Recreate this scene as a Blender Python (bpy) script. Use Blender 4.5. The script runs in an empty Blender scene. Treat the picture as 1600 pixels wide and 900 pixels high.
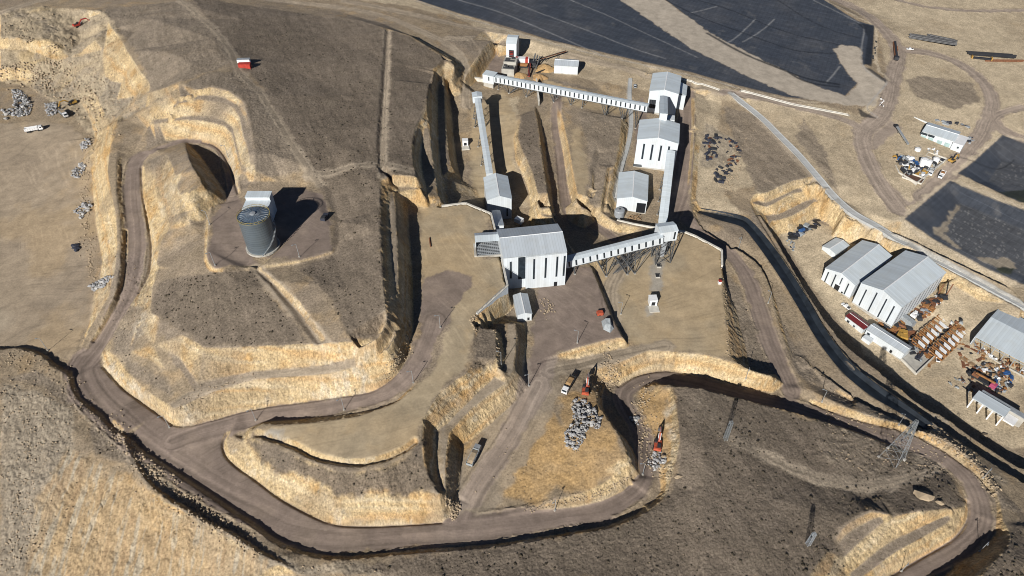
import bpy, bmesh, math, random
import numpy as np
from mathutils import Vector, Matrix, geometry
random.seed(7); rng = np.random.default_rng(11)
R = math.radians
SC = bpy.context.scene
COL = SC.collection
# ---------------------------------------------------------------- camera (a drone about 225 m above the plant floor)
FPX, PITCH, CH = 1067.0, R(43.0), 225.0
CF = np.array([0, math.cos(PITCH), -math.sin(PITCH)]); CU = np.array([0, math.sin(PITCH), math.cos(PITCH)])
def at(px, py, z=0.0):
    """world point seen at a pixel of the 1600x900 survey photo, at height z"""
    d = CF * FPX + np.array([1.0, 0, 0]) * (px - 800) + CU * (450 - py)
    t = (z - CH) / d[2]
    return np.array([0, 0, CH]) + d * t
def proj(x, y, z):
    k = y * CF[1] + (z - CH) * CF[2]
    return 800 + FPX * x / k, 450 - FPX * (y * CU[1] + (z - CH) * CU[2]) / k
cam_d = bpy.data.cameras.new('camera'); cam = bpy.data.objects.new('camera', cam_d); COL.objects.link(cam)
cam.location = (0, 0, CH); cam.rotation_euler = (math.pi / 2 - PITCH, 0, 0)
cam_d.sensor_width = 36; cam_d.lens = 36 * FPX / 1600; cam_d.clip_end = 20000; cam_d.clip_start = 1
SC.camera = cam
# ---------------------------------------------------------------- light
SUN_EL, SUN_AZ = R(28), R(25)          # light travels towards +Y turned 25 deg to the right
w = bpy.data.worlds.new('World'); SC.world = w; w.use_nodes = True
nt = w.node_tree; bg = nt.nodes['Background']
sky = nt.nodes.new('ShaderNodeTexSky'); sky.sky_type = 'NISHITA'; sky.sun_disc = False
sky.sun_elevation = SUN_EL; sky.sun_rotation = math.pi + SUN_AZ
sky.altitude = 1500; sky.dust_density = 0.3; sky.air_density = 0.45
nt.links.new(sky.outputs[0], bg.inputs[0]); bg.inputs[1].default_value = 0.05
sd = bpy.data.lights.new('sun', 'SUN'); sun = bpy.data.objects.new('sun', sd); COL.objects.link(sun)
sd.energy = 5.0; sd.angle = R(0.5); sd.color = (1.0, 0.955, 0.885)
sun.rotation_euler = Vector((math.sin(SUN_AZ) * math.cos(SUN_EL), math.cos(SUN_AZ) * math.cos(SUN_EL), -math.sin(SUN_EL))).to_track_quat('-Z', 'Y').to_euler()
SC.view_settings.view_transform = 'Standard'; SC.view_settings.look = 'None'
SC.view_settings.exposure = 0.42; SC.view_settings.gamma = 1.0
SC.view_settings.use_curve_mapping = False
SC.cycles.diffuse_bounces = 2
SC.cycles.max_bounces = 6
SC.cycles.filter_width = 1.0
# ---------------------------------------------------------------- survey of the ground: break lines x,y,z
# (pixel of the survey photo and height above the plant floor), joined into a triangulated terrain model
def P3(s):
    out = []
    for q in s.split():
        v = q.split(',')
        out.append([float(v[0]), float(v[1]), float(v[2])])
    return out
TP = []                       # world points
def dens(w, step=2.2):
    r = []
    for a, b in zip(w[:-1], w[1:]):
        n = max(1, int(np.hypot(*(b - a)[:2]) / step))
        for i in range(n): r.append(a + (b - a) * i / n)
    r.append(w[-1]); return r
def L(s, step=2.2):
    w = [at(*q) for q in P3(s)]
    TP.extend(dens(w, step)); return w
def smooth_line(w, n=1):
    for _ in range(n):
        r = [w[0]]
        for a, b in zip(w[:-1], w[1:]): r += [a * .75 + b * .25, a * .25 + b * .75]
        r.append(w[-1]); w = r
    return w
def W(s, width, drop, side=1, sm=1):
    """crest line with the toe of its slope offset to the right (side=1) or left of its direction"""
    w = smooth_line([at(*q) for q in P3(s)], sm)
    n = len(w); toe = []
    dr = np.interp(np.linspace(0, 1, n), np.linspace(0, 1, len(drop)), drop) if isinstance(drop, (list, tuple)) else np.full(n, drop)
    wd = np.interp(np.linspace(0, 1, n), np.linspace(0, 1, len(width)), width) if isinstance(width, (list, tuple)) else np.full(n, width)
    for i in range(n):
        t = w[min(n - 1, i + 1)] - w[max(0, i - 1)]
        nn = np.array([t[1], -t[0], 0]) * side; nn /= np.hypot(*nn[:2]) + 1e-9
        toe.append(w[i] + nn * wd[i] - np.array([0, 0, dr[i]]))
    TP.extend(dens(w)); TP.extend(dens(toe)); return w, toe
def S(s):                     # loose spot heights
    for q in P3(s): TP.append(at(*q))
# --- hill west of the plant: crest of the upper plain and its benches (falling to the right)
L("470,20,27 560,32,26 640,55,25 680,80,23 705,94,20")
W("655,185,26 645,212,26.5 644,243,26.5 650,273,27 657,295,24 664,308,19", [2, 4, 4, 4, 2.5, 1], [1, 6.5, 9, 9, 5, .5], -1)
L("678,108,22 672,130,24 668,150,25 666,172,25.5 655,185,26")
W("678,112,20.5 673,127,21 671,173,22.5 673,220,20.5 678,260,17.5 684,300,15 689,314,14.5", [2, 3.8, 3.8, 3.8, 4, 5, 6], [3, 7.5, 8.4, 8.4, 8.4, 9, 10], -1)
W("694,122,14.5 695,160,13.5 697,200,12 702,240,10 706,262,9", [2.5, 3.8, 3.8, 4, 5], [5, 8.8, 9, 8.6, 8.6], -1)
W("692,92,22 704,95,21 710,101,20 708,114,18.4 702,124,16.4", 3, [3, 5, 6.4, 5.6, 2.5], -1)
# haul road along the top and down into the crusher yard
L("420,0,26 520,16,24.5 600,38,22 660,64,18 700,84,14.5 722,98,12.5 727,120,11 725,148,8.5 728,166,6")
L("480,-12,26 560,4,24 640,24,20 700,48,16 735,62,13.5 750,84,12.5 738,100,11.5 726,116,10.5 722,150,8.5")
L("640,24,20 720,40,14 800,56,9 900,84,6 1000,110,4 1090,138,1 1150,150,-2 1290,182,-9 1330,188,-11")
L("660,0,19 720,24,13 800,44,8.5 900,68,5.5 1000,96,3.5 1090,126,1 1200,152,-4 1280,166,-8")
L("-40,-20,30 200,-30,30 420,-20,27 660,-30,20 1000,-30,6 1300,-30,-5 1660,-30,-14")
L("900,0,8 1000,40,3 1100,70,0 1200,110,-4 1290,146,-8")
# crusher pad
W("769,64,12.5 759,72,13.5 748,86,13.5 738,102,13 728,118,11.5 724,130,9", [3, 5, 5, 5, 4, 2], [8, 9, 9.5, 9, 6, 2], -1)
L("776,72,4 774,97,4 766,110,4 756,124,4")
L("769,64,12.5 785,68,11 800,72,8")
L("790,80,4 830,84,4 860,92,4 910,100,4 930,108,4")
L("760,128,4 800,128,4 840,118,4 920,122,4")
L("735,170,4.5 738,200,3.5 738,240,1.5 742,280,-1 748,310,-2.5 765,330,-3")
L("755,165,4 765,160,4 775,200,3 780,250,1 790,280,-1")
# trench-like yard of the screening house and the scrub spur to its right
L("790,200,3 785,230,2 784,262,0 790,280,-2 800,320,-3 812,345,-4")
L("816,180,6 810,216,6 820,242,6 831,269,5.8 836,291,5.2 841,314,4 845,328,3.2")
L("808,182,4.6 802,216,3.4 805,250,1.8 816,270,0 827,295,-1.6 830,318,-3 826,340,-4")
L("846,335,2 866,340,0")
W("836,172,6.5 842,200,6.5 848,250,6 854,290,5.5 860,326,4.5 864,340,3", [3, 3, 3, 3, 3, 2], [3.5, 5, 7, 8, 9, 8], -1)
L("830,150,4 836,165,4.5")
L("858,170,3 861,188,2 869,240,-1.5 878,290,-4 885,336,-5.5 890,350,-6")
L("866,158,4 868,172,3.2 871,195,1.4 880,236,-1.2 889,291,-4 897,322,-5.4")
L("872,160,4.8 877,174,4.8 883,205,4.6 889,236,4.4 896,280,3.7 902,312,2.7 911,326,1.6 926,327,0")
L("888,188,4.5 900,220,4.5 908,260,3.5 912,300,2.5")
L("838,330,-6 870,350,-6 900,352,-6 918,360,-6.3 940,374,-6.6 962,378,-6.8 985,368,-7")
L("906,330,-5.8 926,342,-6 945,358,-6.4 970,364,-6.6")
L("920,318,1 938,330,-1 958,345,-3 965,352,-3.2")
L("780,345,-4 770,352,-2 830,356,-4")
# ditches and scrub between the roads
L("904,172,4.5 914,200,4 920,240,3 915,290,2.5 922,325,1")
L("940,190,4.5 930,230,4 922,260,3 928,300,2 926,322,.5")
L("936,240,2.2 930,270,1.5 926,310,-.5")
W("948,262,3.2 944,290,2.6 939,322,1", 2.0, [2, 4, 4], -1)
W("972,185,3 966,235,2.5 960,262,2 950,300,1 946,322,0", 3.2, [1, 4, 4.5, 5, 4], -1)
L("985,170,-1.5 984,200,-2 977,250,-3 970,290,-4 962,330,-6")
L("980,175,-2 975,240,-3 966,280,-4")
# sheds' yard
L("990,150,1 1000,175,-1 992,230,-3 985,270,-5 965,310,-7 958,330,-7.5 966,342,-8")
L("1015,110,2 1000,140,1")
L("1010,180,-2 1040,250,-4 1020,300,-7 1000,335,-8 1030,340,-8.5")
L("1075,140,-1 1080,160,-2.5 1082,200,-4 1080,240,-6 1072,290,-8 1060,332,-10")
L("1060,180,-3 1066,230,-6 1052,290,-8 1042,335,-9")
L("966,346,-3.4 990,352,-3.4 1016,357,-3.6 1034,360,-3.8")
L("964,343,-8 1015,353,-8.5 1036,352,-9")
# berm on the right of the sheds' road
L("1084,140,-1 1086,170,0 1083,200,-2 1082,240,-4 1080,280,-6 1079,310,-8 1078,325,-9")
L("1100,150,-3 1112,170,-4 1100,180,-3 1100,215,-6 1092,240,-7 1090,285,-9 1086,320,-10.5")
L("1120,160,-4 1140,175,-5.5 1150,200,-7 1130,220,-8 1115,260,-9.5 1105,290,-10.5")
L("1150,150,-3 1185,180,-6.5 1215,215,-9 1240,240,-11 1265,268,-13 1290,300,-15.5 1320,330,-18 1350,350,-20 1420,387,-23.5 1500,430,-26 1610,490,-29")
L("1152,145,-3 1190,178,-6.5 1222,213,-9 1250,240,-11 1272,265,-13 1298,297,-15.5 1326,326,-18 1356,346,-20 1426,382,-23.5 1506,424,-26 1616,482,-29")
L("1160,200,-8 1160,240,-10 1175,270,-11 1195,284,-12")
L("1110,305,-11 1130,318,-12 1160,330,-13")
# pad G and its walls
W("1036,361,-3.8 1051,361,-4 1070,363,-4 1085,369,-4 1127,391,-4", .8, [5, 5.6, 6.5, 7, 8.5], -1, 0)
W("1127.5,392,-4 1128,416,-4", .8, [8.5, 9.5], -1, 0)
W("1128.5,418,-4 1129,435,-4 1130,460,-4.3 1133,490,-4.6 1137,517,-5 1140,557,-5", [3, 5, 8, 9, 10, 11], [9.5, 9.5, 9.5, 9, 9, 8.5], -1, 0)
L("930,425,-3.6 945,460,-3.9 962,500,-4.2 980,528,-4.4")
W("924,417,-.2 938,450,-.3 954,490,-.4 972,524,-.6 978,533,-.8", 1.6, [3, 3.5, 3.8, 3.8, 3.5], -1, 0)
L("960,400,-3.6 1000,430,-4 1050,470,-4 1100,500,-4.4 1120,540,-4.8")
L("965,385,-3.6 1000,372,-3.8 1030,364,-3.8")
L("890,415,-.1 905,405,-.3 918,410,-.2")
L("1110,372,-12.5 1124,381,-13")
L("1040,350,-9.5 1062,354,-10.5 1088,362,-11.5")
L("1136,392,-13.5 1155,420,-14 1166,460,-14.4 1180,500,-15 1195,545,-15.4 1212,585,-15.5")
L("1088,340,-10.8 1094,356,-11.6 1120,378,-12.6 1142,390,-13.2 1166,406,-13.8 1178,430,-14 1188,455,-14.4 1198,480,-14.8 1214,535,-15.4 1234,580,-15.6 1244,600,-15.8")
W("1080,312,-9 1082,336,-9.5 1092,350,-10.2 1104,361,-11 1132,381,-11.8 1156,390,-12.4 1186,411,-12.8 1200,440,-13.4 1210,480,-14 1222,525,-14.6 1240,575,-15 1252,597,-15", 2.6, [.5, 2, 3, 4.5, 4.5, 4.5, 4.5, 3, 2, 1, .5], -1)
L("1112,350,-13 1140,362,-14 1170,385,-15 1200,410,-16 1224,450,-16.5 1235,500,-17 1260,560,-17 1285,600,-17")
# lined channel
L("1090,326,-12.5 1125,331,-13.2 1160,338,-14 1172,345,-14.3 1200,376,-14.8 1232,422,-15.2 1262,470,-15.8 1290,520,-16.5 1330,572,-17.2 1380,610,-18.4 1425,640,-19.3 1460,668,-20")
L("1088,332,-12.8 1120,344,-13.5 1152,352,-14.2 1164,358,-14.5 1190,392,-15 1220,436,-15.5 1250,486,-16.2 1276,532,-16.8 1314,582,-17.6 1360,620,-18.5 1405,645,-19.3 1445,672,-20")
L("1094,331,-14 1123,337.5,-14.8 1157,345,-15.6 1168,352,-15.9 1195,384,-16.3 1226,429,-16.7 1256,478,-17.3 1283,526,-18 1322,577,-18.7 1370,615,-19.6 1415,643,-20.4 1452,670,-20.5")
# swale above the road, right hand ridge
W("1255,560,-15.5 1300,596,-16 1345,628,-16.6 1395,655,-17.2 1440,680,-18", 2.2, [1, 2.5, 3, 3, 1.5], -1)
L("1290,608,-17.6 1340,630,-19 1390,652,-19.8 1440,676,-20")
# crests above the camp
W("1172,312,-13 1172,318,-13.4 1180,334,-13.8 1192,354,-14.2 1208,382,-14.4 1230,414,-14.8 1252,448,-15.2 1266,476,-15.6 1300,530,-16.4 1340,576,-17.4 1380,604,-18.6 1420,632,-19.6 1451,655,-20.4 1504,693,-21.5 1584,745,-23 1660,790,-24", [1, 1.5, 2, 2, 2, 2, 2, 2, 2, 3, 3, 4, 4, 4], [.5, 1.5, 2.2, 2.4, 2.4, 2.4, 2.4, 2.4, 2.6, 3, 4, 5.5, 6.5, 6.5, 6.5, 6], -1)
W("1188,336,-14.5 1210,370,-16.4 1238,418,-17 1264,462,-17.6 1286,496,-18.4 1312,530,-19.4 1342,556,-20.8 1364,572,-21.4 1394,598,-22.6 1426,622,-24 1452,642,-25.5 1472,648,-26.5 1508,674,-27.5 1545,700,-28.5 1600,735,-29.5 1660,775,-30", [3, 6, 8, 8, 8, 7, 6, 6, 6, 5, 5, 4, 4, 4], [5, 13, 14.5, 16, 17.5, 17.5, 17, 16.5, 15.5, 14, 13, 12, 11, 10, 9.5, 9], -1)
# cut benches above the camp
L("1172,312,-13 1180,304,-12 1200,300,-12 1215,292,-12 1240,282,-12 1254,279,-12 1262,287,-12 1272,284,-12.5 1288,293,-13.8 1306,318,-16 1325,338,-18.5")
L("1178,312,-15.5 1196,317,-16.5 1218,307,-16.5 1240,296,-16.5 1262,290,-16.5")
L("1198,324,-17 1218,313,-17 1236,302,-17 1250,300,-17 1266,294,-17")
L("1196,335,-21.5 1215,336,-22 1240,325,-22 1262,313,-21.5 1280,306,-20.5 1300,312,-18")
L("1200,345,-22 1216,344,-22.5 1240,336,-22.5 1262,324,-22 1275,313,-21.5 1290,315,-20.5 1310,330,-20.5 1330,342,-21")
L("1222,366,-29 1236,364,-29 1250,354,-29 1272,340,-29 1292,347,-30 1308,360,-31")
L("1320,345,-23 1340,352,-23 1370,370,-24.5 1410,385,-26")
S("1240,400,-30.8 1270,440,-33 1320,500,-36 1300,370,-30.5 1350,540,-37.5 1400,560,-38 1450,560,-38 1480,600,-38 1520,640,-38.5 1560,600,-38 1600,640,-38.5 1580,560,-37 1480,440,-29.5 1530,470,-32 1650,700,-39 1650,600,-38 1400,480,-36 1500,520,-36 1560,640,-38.5 1600,690,-39 1450,605,-38 1330,440,-34 1380,530,-37 1280,400,-31.5 1540,660,-38.5 1470,480,-33.5 1600,500,-34")
# far right ground, roads and liner ponds
L("1440,400,-27 1500,436,-30 1600,490,-32 1660,520,-33")
W("1340,338,-19 1380,358,-20.5 1420,372,-22 1465,396,-23.5 1500,412,-25 1540,432,-26 1580,450,-27", 5, [1, 4, 6, 7, 7, 7, 6], -1)
L("1320,315,-19.5 1350,330,-20.5 1395,345,-21.5")
L("1410,344,-22 1440,318,-22 1484,281,-22 1520,296,-22.5 1560,312,-23 1600,326,-23.5 1660,350,-24")
L("1462,364,-28 1476,350,-28 1498,316,-28 1540,335,-28.5 1600,362,-29 1640,380,-29")
L("1462,364,-28 1500,390,-28.5 1540,410,-29 1600,435,-30")
L("1494,272,-22 1520,252,-21 1566,210,-20 1610,226,-21 1660,244,-22")
L("1500,276,-22 1545,294,-22.5 1590,318,-23.2")
L("1545,285,-26 1565,250,-26 1620,262,-27")
L("1400,330,-21.5 1360,260,-16.5 1345,215,-14 1350,190,-12.5 1375,180,-12.5 1395,150,-12 1400,110,-11.5 1415,85,-11 1500,105,-13 1545,140,-15 1545,175,-17 1600,205,-19")
S("1450,60,-11 1550,60,-14 1600,100,-15 1450,130,-13 1500,160,-15 1440,200,-16 1480,225,-18 1440,260,-18 1500,240,-18.5 1600,160,-17 1400,30,-9 1320,10,-7 1250,200,-10 1300,250,-13.5 1230,180,-6.5 1660,50,-16 1660,160,-19 1660,300,-23 1420,300,-20 1340,290,-17.5 1300,210,-11.5 1320,240,-14")
# leach pad slopes
L("1282,0,-2 1340,25,-5 1358,40,-6 1350,100,-8 1385,125,-9.5 1365,165,-11 1310,160,-9")
S("1150,0,0 1200,40,-4 1250,80,-6 1300,120,-9 1100,20,0 1290,60,-6 1040,30,2 960,30,5")
# --- main yard F and the ROM platform D
L("650,326,14 690,322,14 727,318,14")
W("690,322.5,14 727,317.5,14 767,334,14 773,358,14", .8, [13, 16, 17, 16], -1, 0)
L("742,400,14 780,402,14")
L("784,408,14 787,437,14 793,447,14 745,490.5,13.5")
TP.extend(dens([at(795, 487, 0) + np.array([0, .9, 0]), at(767, 512, 2.5) + np.array([1.2, .4, 0]), at(756, 512, 6.5)]))
L("786,436,0.2 794,470,0 800,480,0")
L("772,360,-1.5 783,380,-.5 786,395,0")
L("745,491,13.5 736,494,13.5 744,514,13 736,548,12.6 728,570,12.2 706,600,12 686,612,12 660,656,11.6 650,686,11.4 627,703,11 587,719,10 550,723,9 493,713,8 467,697,7.4 433,684,6.6 400,674,6.2")
L("702,502,13.8 703,516,13.6 694,554,12.8 680,580,12.2 656,602,11.6 620,628,10.4 560,650,9.4 500,660,8.6 440,664,7.4 410,662,6.8 398,668,6")
L("688,516,13.2 680,544,12 668,570,11 646,600,9.8 620,627,8.3 590,640,7.2 540,648,5.8 470,655,3.8 410,660,2.2 388,670,1.4 378,682,.6")
L("660,330,14 659,430,14 657,487,13.6 647,530,13.2 640,545,12.6 625,580,11.2 590,608,8.7 560,615,7.6 480,626,5 400,636,3 330,655,1.2 300,664,.7 272,664,.3 262,656,0 225,630,-.3 190,605,-.4 162,573,0 156,552,.4 163,540,1 187,497,4 217,457,7 235,427,9 238,383,11.4 232,350,13 222,300,15.5 221,262,17.5 226,245,18.5")
S("720,360,14 700,420,14 740,440,14 680,460,14 720,480,14")
W("593,282,29 593,320,29 593,367,29 598,433,29 602,480,28 602,500,27.5 596,518,27 587,530,26.5", 4.2, [2.5, 4, 4.6, 4.6, 4.6, 4.4, 4.4, 4.4], -1)
W("617,300,24.2 620,350,24.2 622.5,400,24.2 623.5,450,23.4 623.5,487,22.4 621,510,21.4 612,530,20", 5, [8, 9.6, 10.2, 10.2, 9.4, 8.4, 7.2], -1)
L("593,282,29 600,276,29 625,274,28.5 648,276,27.5")
L("612,290,23 640,291,22.5 655,292,22 662,306,18")
L("616,302,22.6 640,297,22 655,296,21.5 668,312,16 686,316,15")
L("652,322,14.2 672,318,14.3 688,318,14.2")
# lower cut banks west
L("587,530,26.5 570,537,25 500,538,22 400,541,19 345,543,17 320,540,16.5 300,530,16 285,522,15.6 268,508,15.4 250,497,15 238,488,15")
L("600,519,21.5 588,535,20.8 567,549,19.8 533,561,16.8 500,571,14.5 440,576,12.8 400,579,11.6 350,590,9.8 320,598,8.8 290,612,7.6 272,624,6.8")
L("612,532,20 590,558,18.4 560,575,16.2 530,582,14.8 500,587,13.6 400,592,10.8 330,612,8 300,626,6.8 285,634,6.4 270,639,6 235,617,5.2 213,598,4.6 190,572,4 172,548,3.6 176,535,3.4")
L("240,395,15 246,420,15 237,450,14.6 236,480,14.6 225,500,12 210,520,8")
S("230,560,8 260,580,8.5 240,540,11 200,550,6.5 280,560,11 225,480,11 240,440,15.5 250,380,19 262,360,22 300,400,22.5 312,370,23 270,420,19")
# tank pad and knoll
L("327,341,25 324,411,25 336,419,25 380,417,25 438,410,25 467,406,25 518,392,25 514,335,25 504,303,25 470,290,25.3 440,285,25.6")
L("320,345,23.4 318,405,23.4 330,424,23.6 400,424,23.6 470,412,23.8 522,398,23.8 530,380,23.8 527,330,24 518,300,24.6 505,285,25.2")
L("226,240,18.6 240,232,19.6 258,221,20.5 292,218,22 316,219,22.6 338,224,23 354,242,23.5 358,256,23.8 372,302,25 376,312,25")
L("258,232,20.2 285,222.5,21.9 300,222,22.2")
W("288,224,24 292,232,29 296,250,34 306,268,35.6 314,282,35.4 324,300,32 332,318,26.5", [2, 5, 8, 9, 9, 7, 2], [1.5, 6.5, 10.8, 12, 11.5, 7.5, 1.5], -1)
L("225,262,18.8 226,300,17 236,352,15 242,380,14")
L("250,236,22 252,260,24 255,300,23.5 262,340,22")
L("262,238,25 270,262,30 278,300,31 290,335,27 300,350,24.5")
S("285,270,34 295,300,34 305,325,29")
L("238,186,25.5 250,186,26.5 260,184,27.6 292,181,30.4 320,183,31.2 350,190,31 364,200,30.6 374,242,29.4 382,268,28.4 390,285,26")
L("228,200,22 240,193,25 260,190,26.8 292,187,29.8 320,189,30.6 350,196,30.4 362,208,30 369,242,28.8 377,272,27.4")
L("264,175,32.5 296,150,37 320,148.5,37.5 350,153,37.2 370,164,36.6 380,182,35.8 388,242,32.6 389,258,30.6")
L("288,160,35.6 308,154,36.8 350,158,36.6 366,168,36 374,185,35 379,206,34.2 385,242,31.8 386.5,262,29.4")
L("232,166,27.5 260,166,32 284,151,37.6 304,142,40 332,134,40.8 360,142,40 383,160,38.6 393,200,36 398,240,33.6 400,265,30.6 396,285,27")
S("300,100,40 360,95,39.6 330,60,38.6 420,150,36.4 450,210,32.4 480,260,29.4 420,240,32.4 440,100,34 520,60,28.5 560,150,28 540,230,29 600,200,27.5 620,100,26 640,180,26.8 500,130,30.5 560,350,28.6 540,450,26.6 480,500,23.5 400,500,21 320,500,18.5 300,440,20.5 380,450,23 450,440,25.6 560,270,29 500,330,26.5 470,470,25 260,80,37.6 280,130,39.4 240,30,34 210,50,30 380,30,34 300,10,34 620,250,28.5 545,520,25")
# ditch in the upper plain, and the one below the tank
W("601,46,26.3 597,100,26.6 592,160,27.2 588,220,28 587,262,28.6", 2.2, 1.5, -1, 0)
L("606,48,24.8 603,100,25.2 600,160,25.8 597,220,26.6 597,258,27.4")
L("612,52,26.2 611,100,26.5 608,160,27 604,220,28 602,258,28.5")
L("392,418,23.4 420,445,24 455,490,23.2 490,536,21.8")
L("400,420,22.6 430,447,22.8 468,490,22 500,537,20.9")
L("412,420,23.8 440,447,24.8 482,490,24 515,537,22.6")
# road B, its windrow and the west yard
L("190,250,18.4 192,300,15.8 196,330,14 197,360,12.5 197,410,9.8 190,460,6.8 167,503,3.6 147,533,1.2 124,556,0")
L("210,238,18.8 198,242,18.6 190,250,18.6")
L("183,235,20.4 181,262,19.4 181,300,17.6 186,340,15 188,375,13 187,417,10.8 178,467,7.8 158,497,4.8 132,530,1.8 124,545,.8")
L("176,215,22 170,245,20 168,270,18.5 173,300,17 181,340,14.6 183,380,12.4 180,420,10 170,465,7 150,497,4 128,530,1.2")
L("182,192,22 165,215,17 150,245,11 143,268,7.5 146,300,5.8 150,350,4.4 160,410,3.6 155,440,2.8 145,462,2 138,507,1 128,540,.4")
S("0,300,2 60,300,3 120,320,4.4 60,400,1.4 120,400,2.4 0,420,.6 60,480,.4 110,500,.6 0,500,0 100,545,0 60,240,4 120,260,5.8 30,200,5 100,220,5.8 0,530,-.2 -80,300,2 -80,480,0 -120,200,5")
# quarry face in the north west
L("0,20,30 60,12,30 130,14,30 160,20,30")
L("0,60,26 40,62,26 80,66,24 100,52,25")
L("0,75,20 45,78,19 75,90,17 95,98,15")
L("0,108,14.5 40,106,14 60,118,11 90,130,9")
L("0,125,8 30,124,7.5 62,150,7 85,160,6.6 100,168,6.4")
L("165,22,30 172,40,30 190,60,30.5 205,90,31 220,112,31.4 234,130,31 232,152,28.6 228,166,25.5 200,188,22")
L("150,62,26 168,45,27 160,90,21 165,125,17.5 190,130,18 175,180,15 185,186,18")
L("118,115,13 140,135,13 152,150,13.4 163,175,14 160,200,11 152,215,8.5")
L("108,140,9 122,158,7.6 135,175,7 143,195,6.8 148,215,6.6")
S("110,90,17 125,60,21 120,35,25 140,30,26 210,150,22 200,110,25 70,180,5.8 30,160,6 -80,20,30 -80,80,18 -80,120,8")
# --- scrub slope E and the banks above the main road
L("400,686,6.2 440,700,6.8 480,716,7.8 520,733,8.4 557,736,8.8 600,728,9.8 640,706,10.8")
L("362,679,1.6 380,688,2.6 400,713,3.4 437,736,4 460,738,4.2 487,750,4 523,774,3.6 550,777,3.6 633,772,3.8 687,772,4")
L("354,678,.2 347,692,-.6 352,712,-1.3 370,729,-1.8 400,749,-2.3 433,775,-2.9 467,795,-3.3 517,819,-3.9 567,822,-4.1 633,819,-4.2 690,815,-4.3 708,806,-4.5")
# --- benches falling from the scrub to the central yard
W("745,512,12 774,514,11 777,540,11 777,562,10.8 780,574,10", [2, 3, 3, 3, 3], [4, 5, 5, 4.8, 3.5], -1, 0)
L("770,503,6 797,508,6 797,540,6 790,565,5.8 782,582,5.6 768,597,5.3 748,612,5 732,630,4.7 714,647,4.4 702,660,4.3")
L("756,496,11.5 745,512,12 744,560,12 728,585,12")
L("805,506,6 808,520,6 806,550,6 802,580,5.8 792,598,5.5 764,617,5 740,636,4.6 724,652,4.3 708,672,4.1")
TP.extend(dens([at(x, y, z) + np.array([4.2, 0, 0]) for x, y, z in P3("805,506,-.4 808,520,-.6 806,550,-1 802,580,-1.6")]))
L("826,604,-2.2 814,618,-2.6 800,632,-2.8 780,650,-3 767,662,-3.2 740,684,-3.5")
W("662,662,11.5 662,680,11 661,700,10.6 665,733,8.4 676,757,5.2 685,771,4", [3.5, 4, 4, 3.5, 2], [6, 6.5, 6.3, 4.7, 1.5], -1)
W("705,676,4.2 700,692,4.2 697,717,4 695,745,3.4 696,765,2.2 704,782,-1.5", [3, 4.5, 5, 4.5, 4, 2], [7.2, 7.8, 7.8, 7.2, 6, 2.5], -1)
S("850,480,0 880,460,0 900,440,-.2 870,520,-.6 930,490,-.6 920,520,-.7 840,560,-1.2 850,600,-2.4 800,680,-3.6 780,760,-4.4 740,790,-4.6 840,700,-3.2 860,660,-2.6 880,620,-2.8 830,450,0 840,520,-.5 870,580,-3 830,780,-5 800,800,-5 720,815,-4.6")
L("863,555,-1.6 880,549,-1 900,543,-.7 940,531,-.7 968,527,-.7 976,530,-.9")
L("864,562,-2.2 900,561,-4.3 940,553,-4.5 976,543,-4.5 990,535,-4.4")
L("880,580,-3.2 906,575,-4.4 940,571,-4.6 980,561,-4.7 1012,547,-4.7 1035,548,-4.8 1060,551,-4.8 1100,554,-4.8 1133,563,-5 1160,572,-5.2 1205,588,-6")
L("946,600,-9 966,603,-9.8 990,587,-11 1020,580,-11.4 1046,578,-11.7 1070,583,-12 1100,590,-12.5 1133,598,-13 1167,605,-13.6 1208,612,-15")
# excavated mound
W("934,612,-3 934,628,-1 943,645,.8 960,667,2 973,687,2 981,712,1 984,735,-2 981,748,-4.5", [2, 3, 4, 5, 5, 4, 2], [5, 7, 8.6, 9.2, 8.6, 7.4, 3.6, 1], -1)
L("934,612,-3 915,600,-3 905,588,-4")
S("900,640,-1.4 920,680,.4 940,700,.8 900,720,-1.2 870,740,-3 940,735,-.6 960,720,.8")
L("820,796,-4.8 867,778,-3 900,772,-2.6 933,761,-2.4 960,745,-2 978,738,-2.4")
L("818,802,-5.2 867,799,-5.6 905,793,-5.9 942,784,-6.2 973,769,-6.6 988,750,-7")
# main road A, outer windrow, ground on the near side
RA = "0,543,0 30,538,0 67,551,0 90,571,0 112,578,0 119,601,-.2 127,622,-.4 163,648,-.8 180,668,-1 233,708,-1.6 300,748,-2.4 360,788,-3 400,815,-3.4 433,839,-3.8 477,857,-4 530,866,-4.2 587,860,-4.3 667,851,-4.5 733,846,-4.8 800,837,-5.2 867,825,-5.6 940,814,-6.2 977,801,-6.5 1013,783,-6.9 1034,768,-7.2"
W("-60,540,2.6 0,547,2.6 30,542,2.6 64,556,2.6 86,577,2.8 106,583,2.8 109,604,1.8 122,627,1.6 157,655,1 173,675,.8 227,715,.2 293,756,-.5 353,797,-1 394,824,-1.4 426,849,-1.6 472,868,-1.8 530,877,-1.9 590,870,-2 670,862,-2.1 736,858,-2.3 803,850,-2.5 870,838,-2.8 944,827,-3 983,814,-3.2 1020,794,-3.4 1040,772,-4", 2.2, [2.4, 2.4, 2.4, 2, 1.6, 1.5, 1.5, 1.7, 2, 2.2, 2.3, 2.5, 2.9, 3.2, 3.4, 3], -1)
L(RA)
L("990,760,-6.9 1000,740,-7.2 1006,710,-7.8 1000,680,-8.5 985,650,-9.3 968,625,-9.8")
L("1034,768,-7.2 1028,740,-7.4 1020,715,-7.6 1016,690,-8 1002,655,-8.8 990,632,-9.6 1000,606,-10.6 1030,592,-11.3")
S("1020,650,-7 1030,690,-6.4 1035,720,-6.6 1020,625,-7.6 1040,640,-6 1045,700,-5.8 1036,750,-6")
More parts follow.
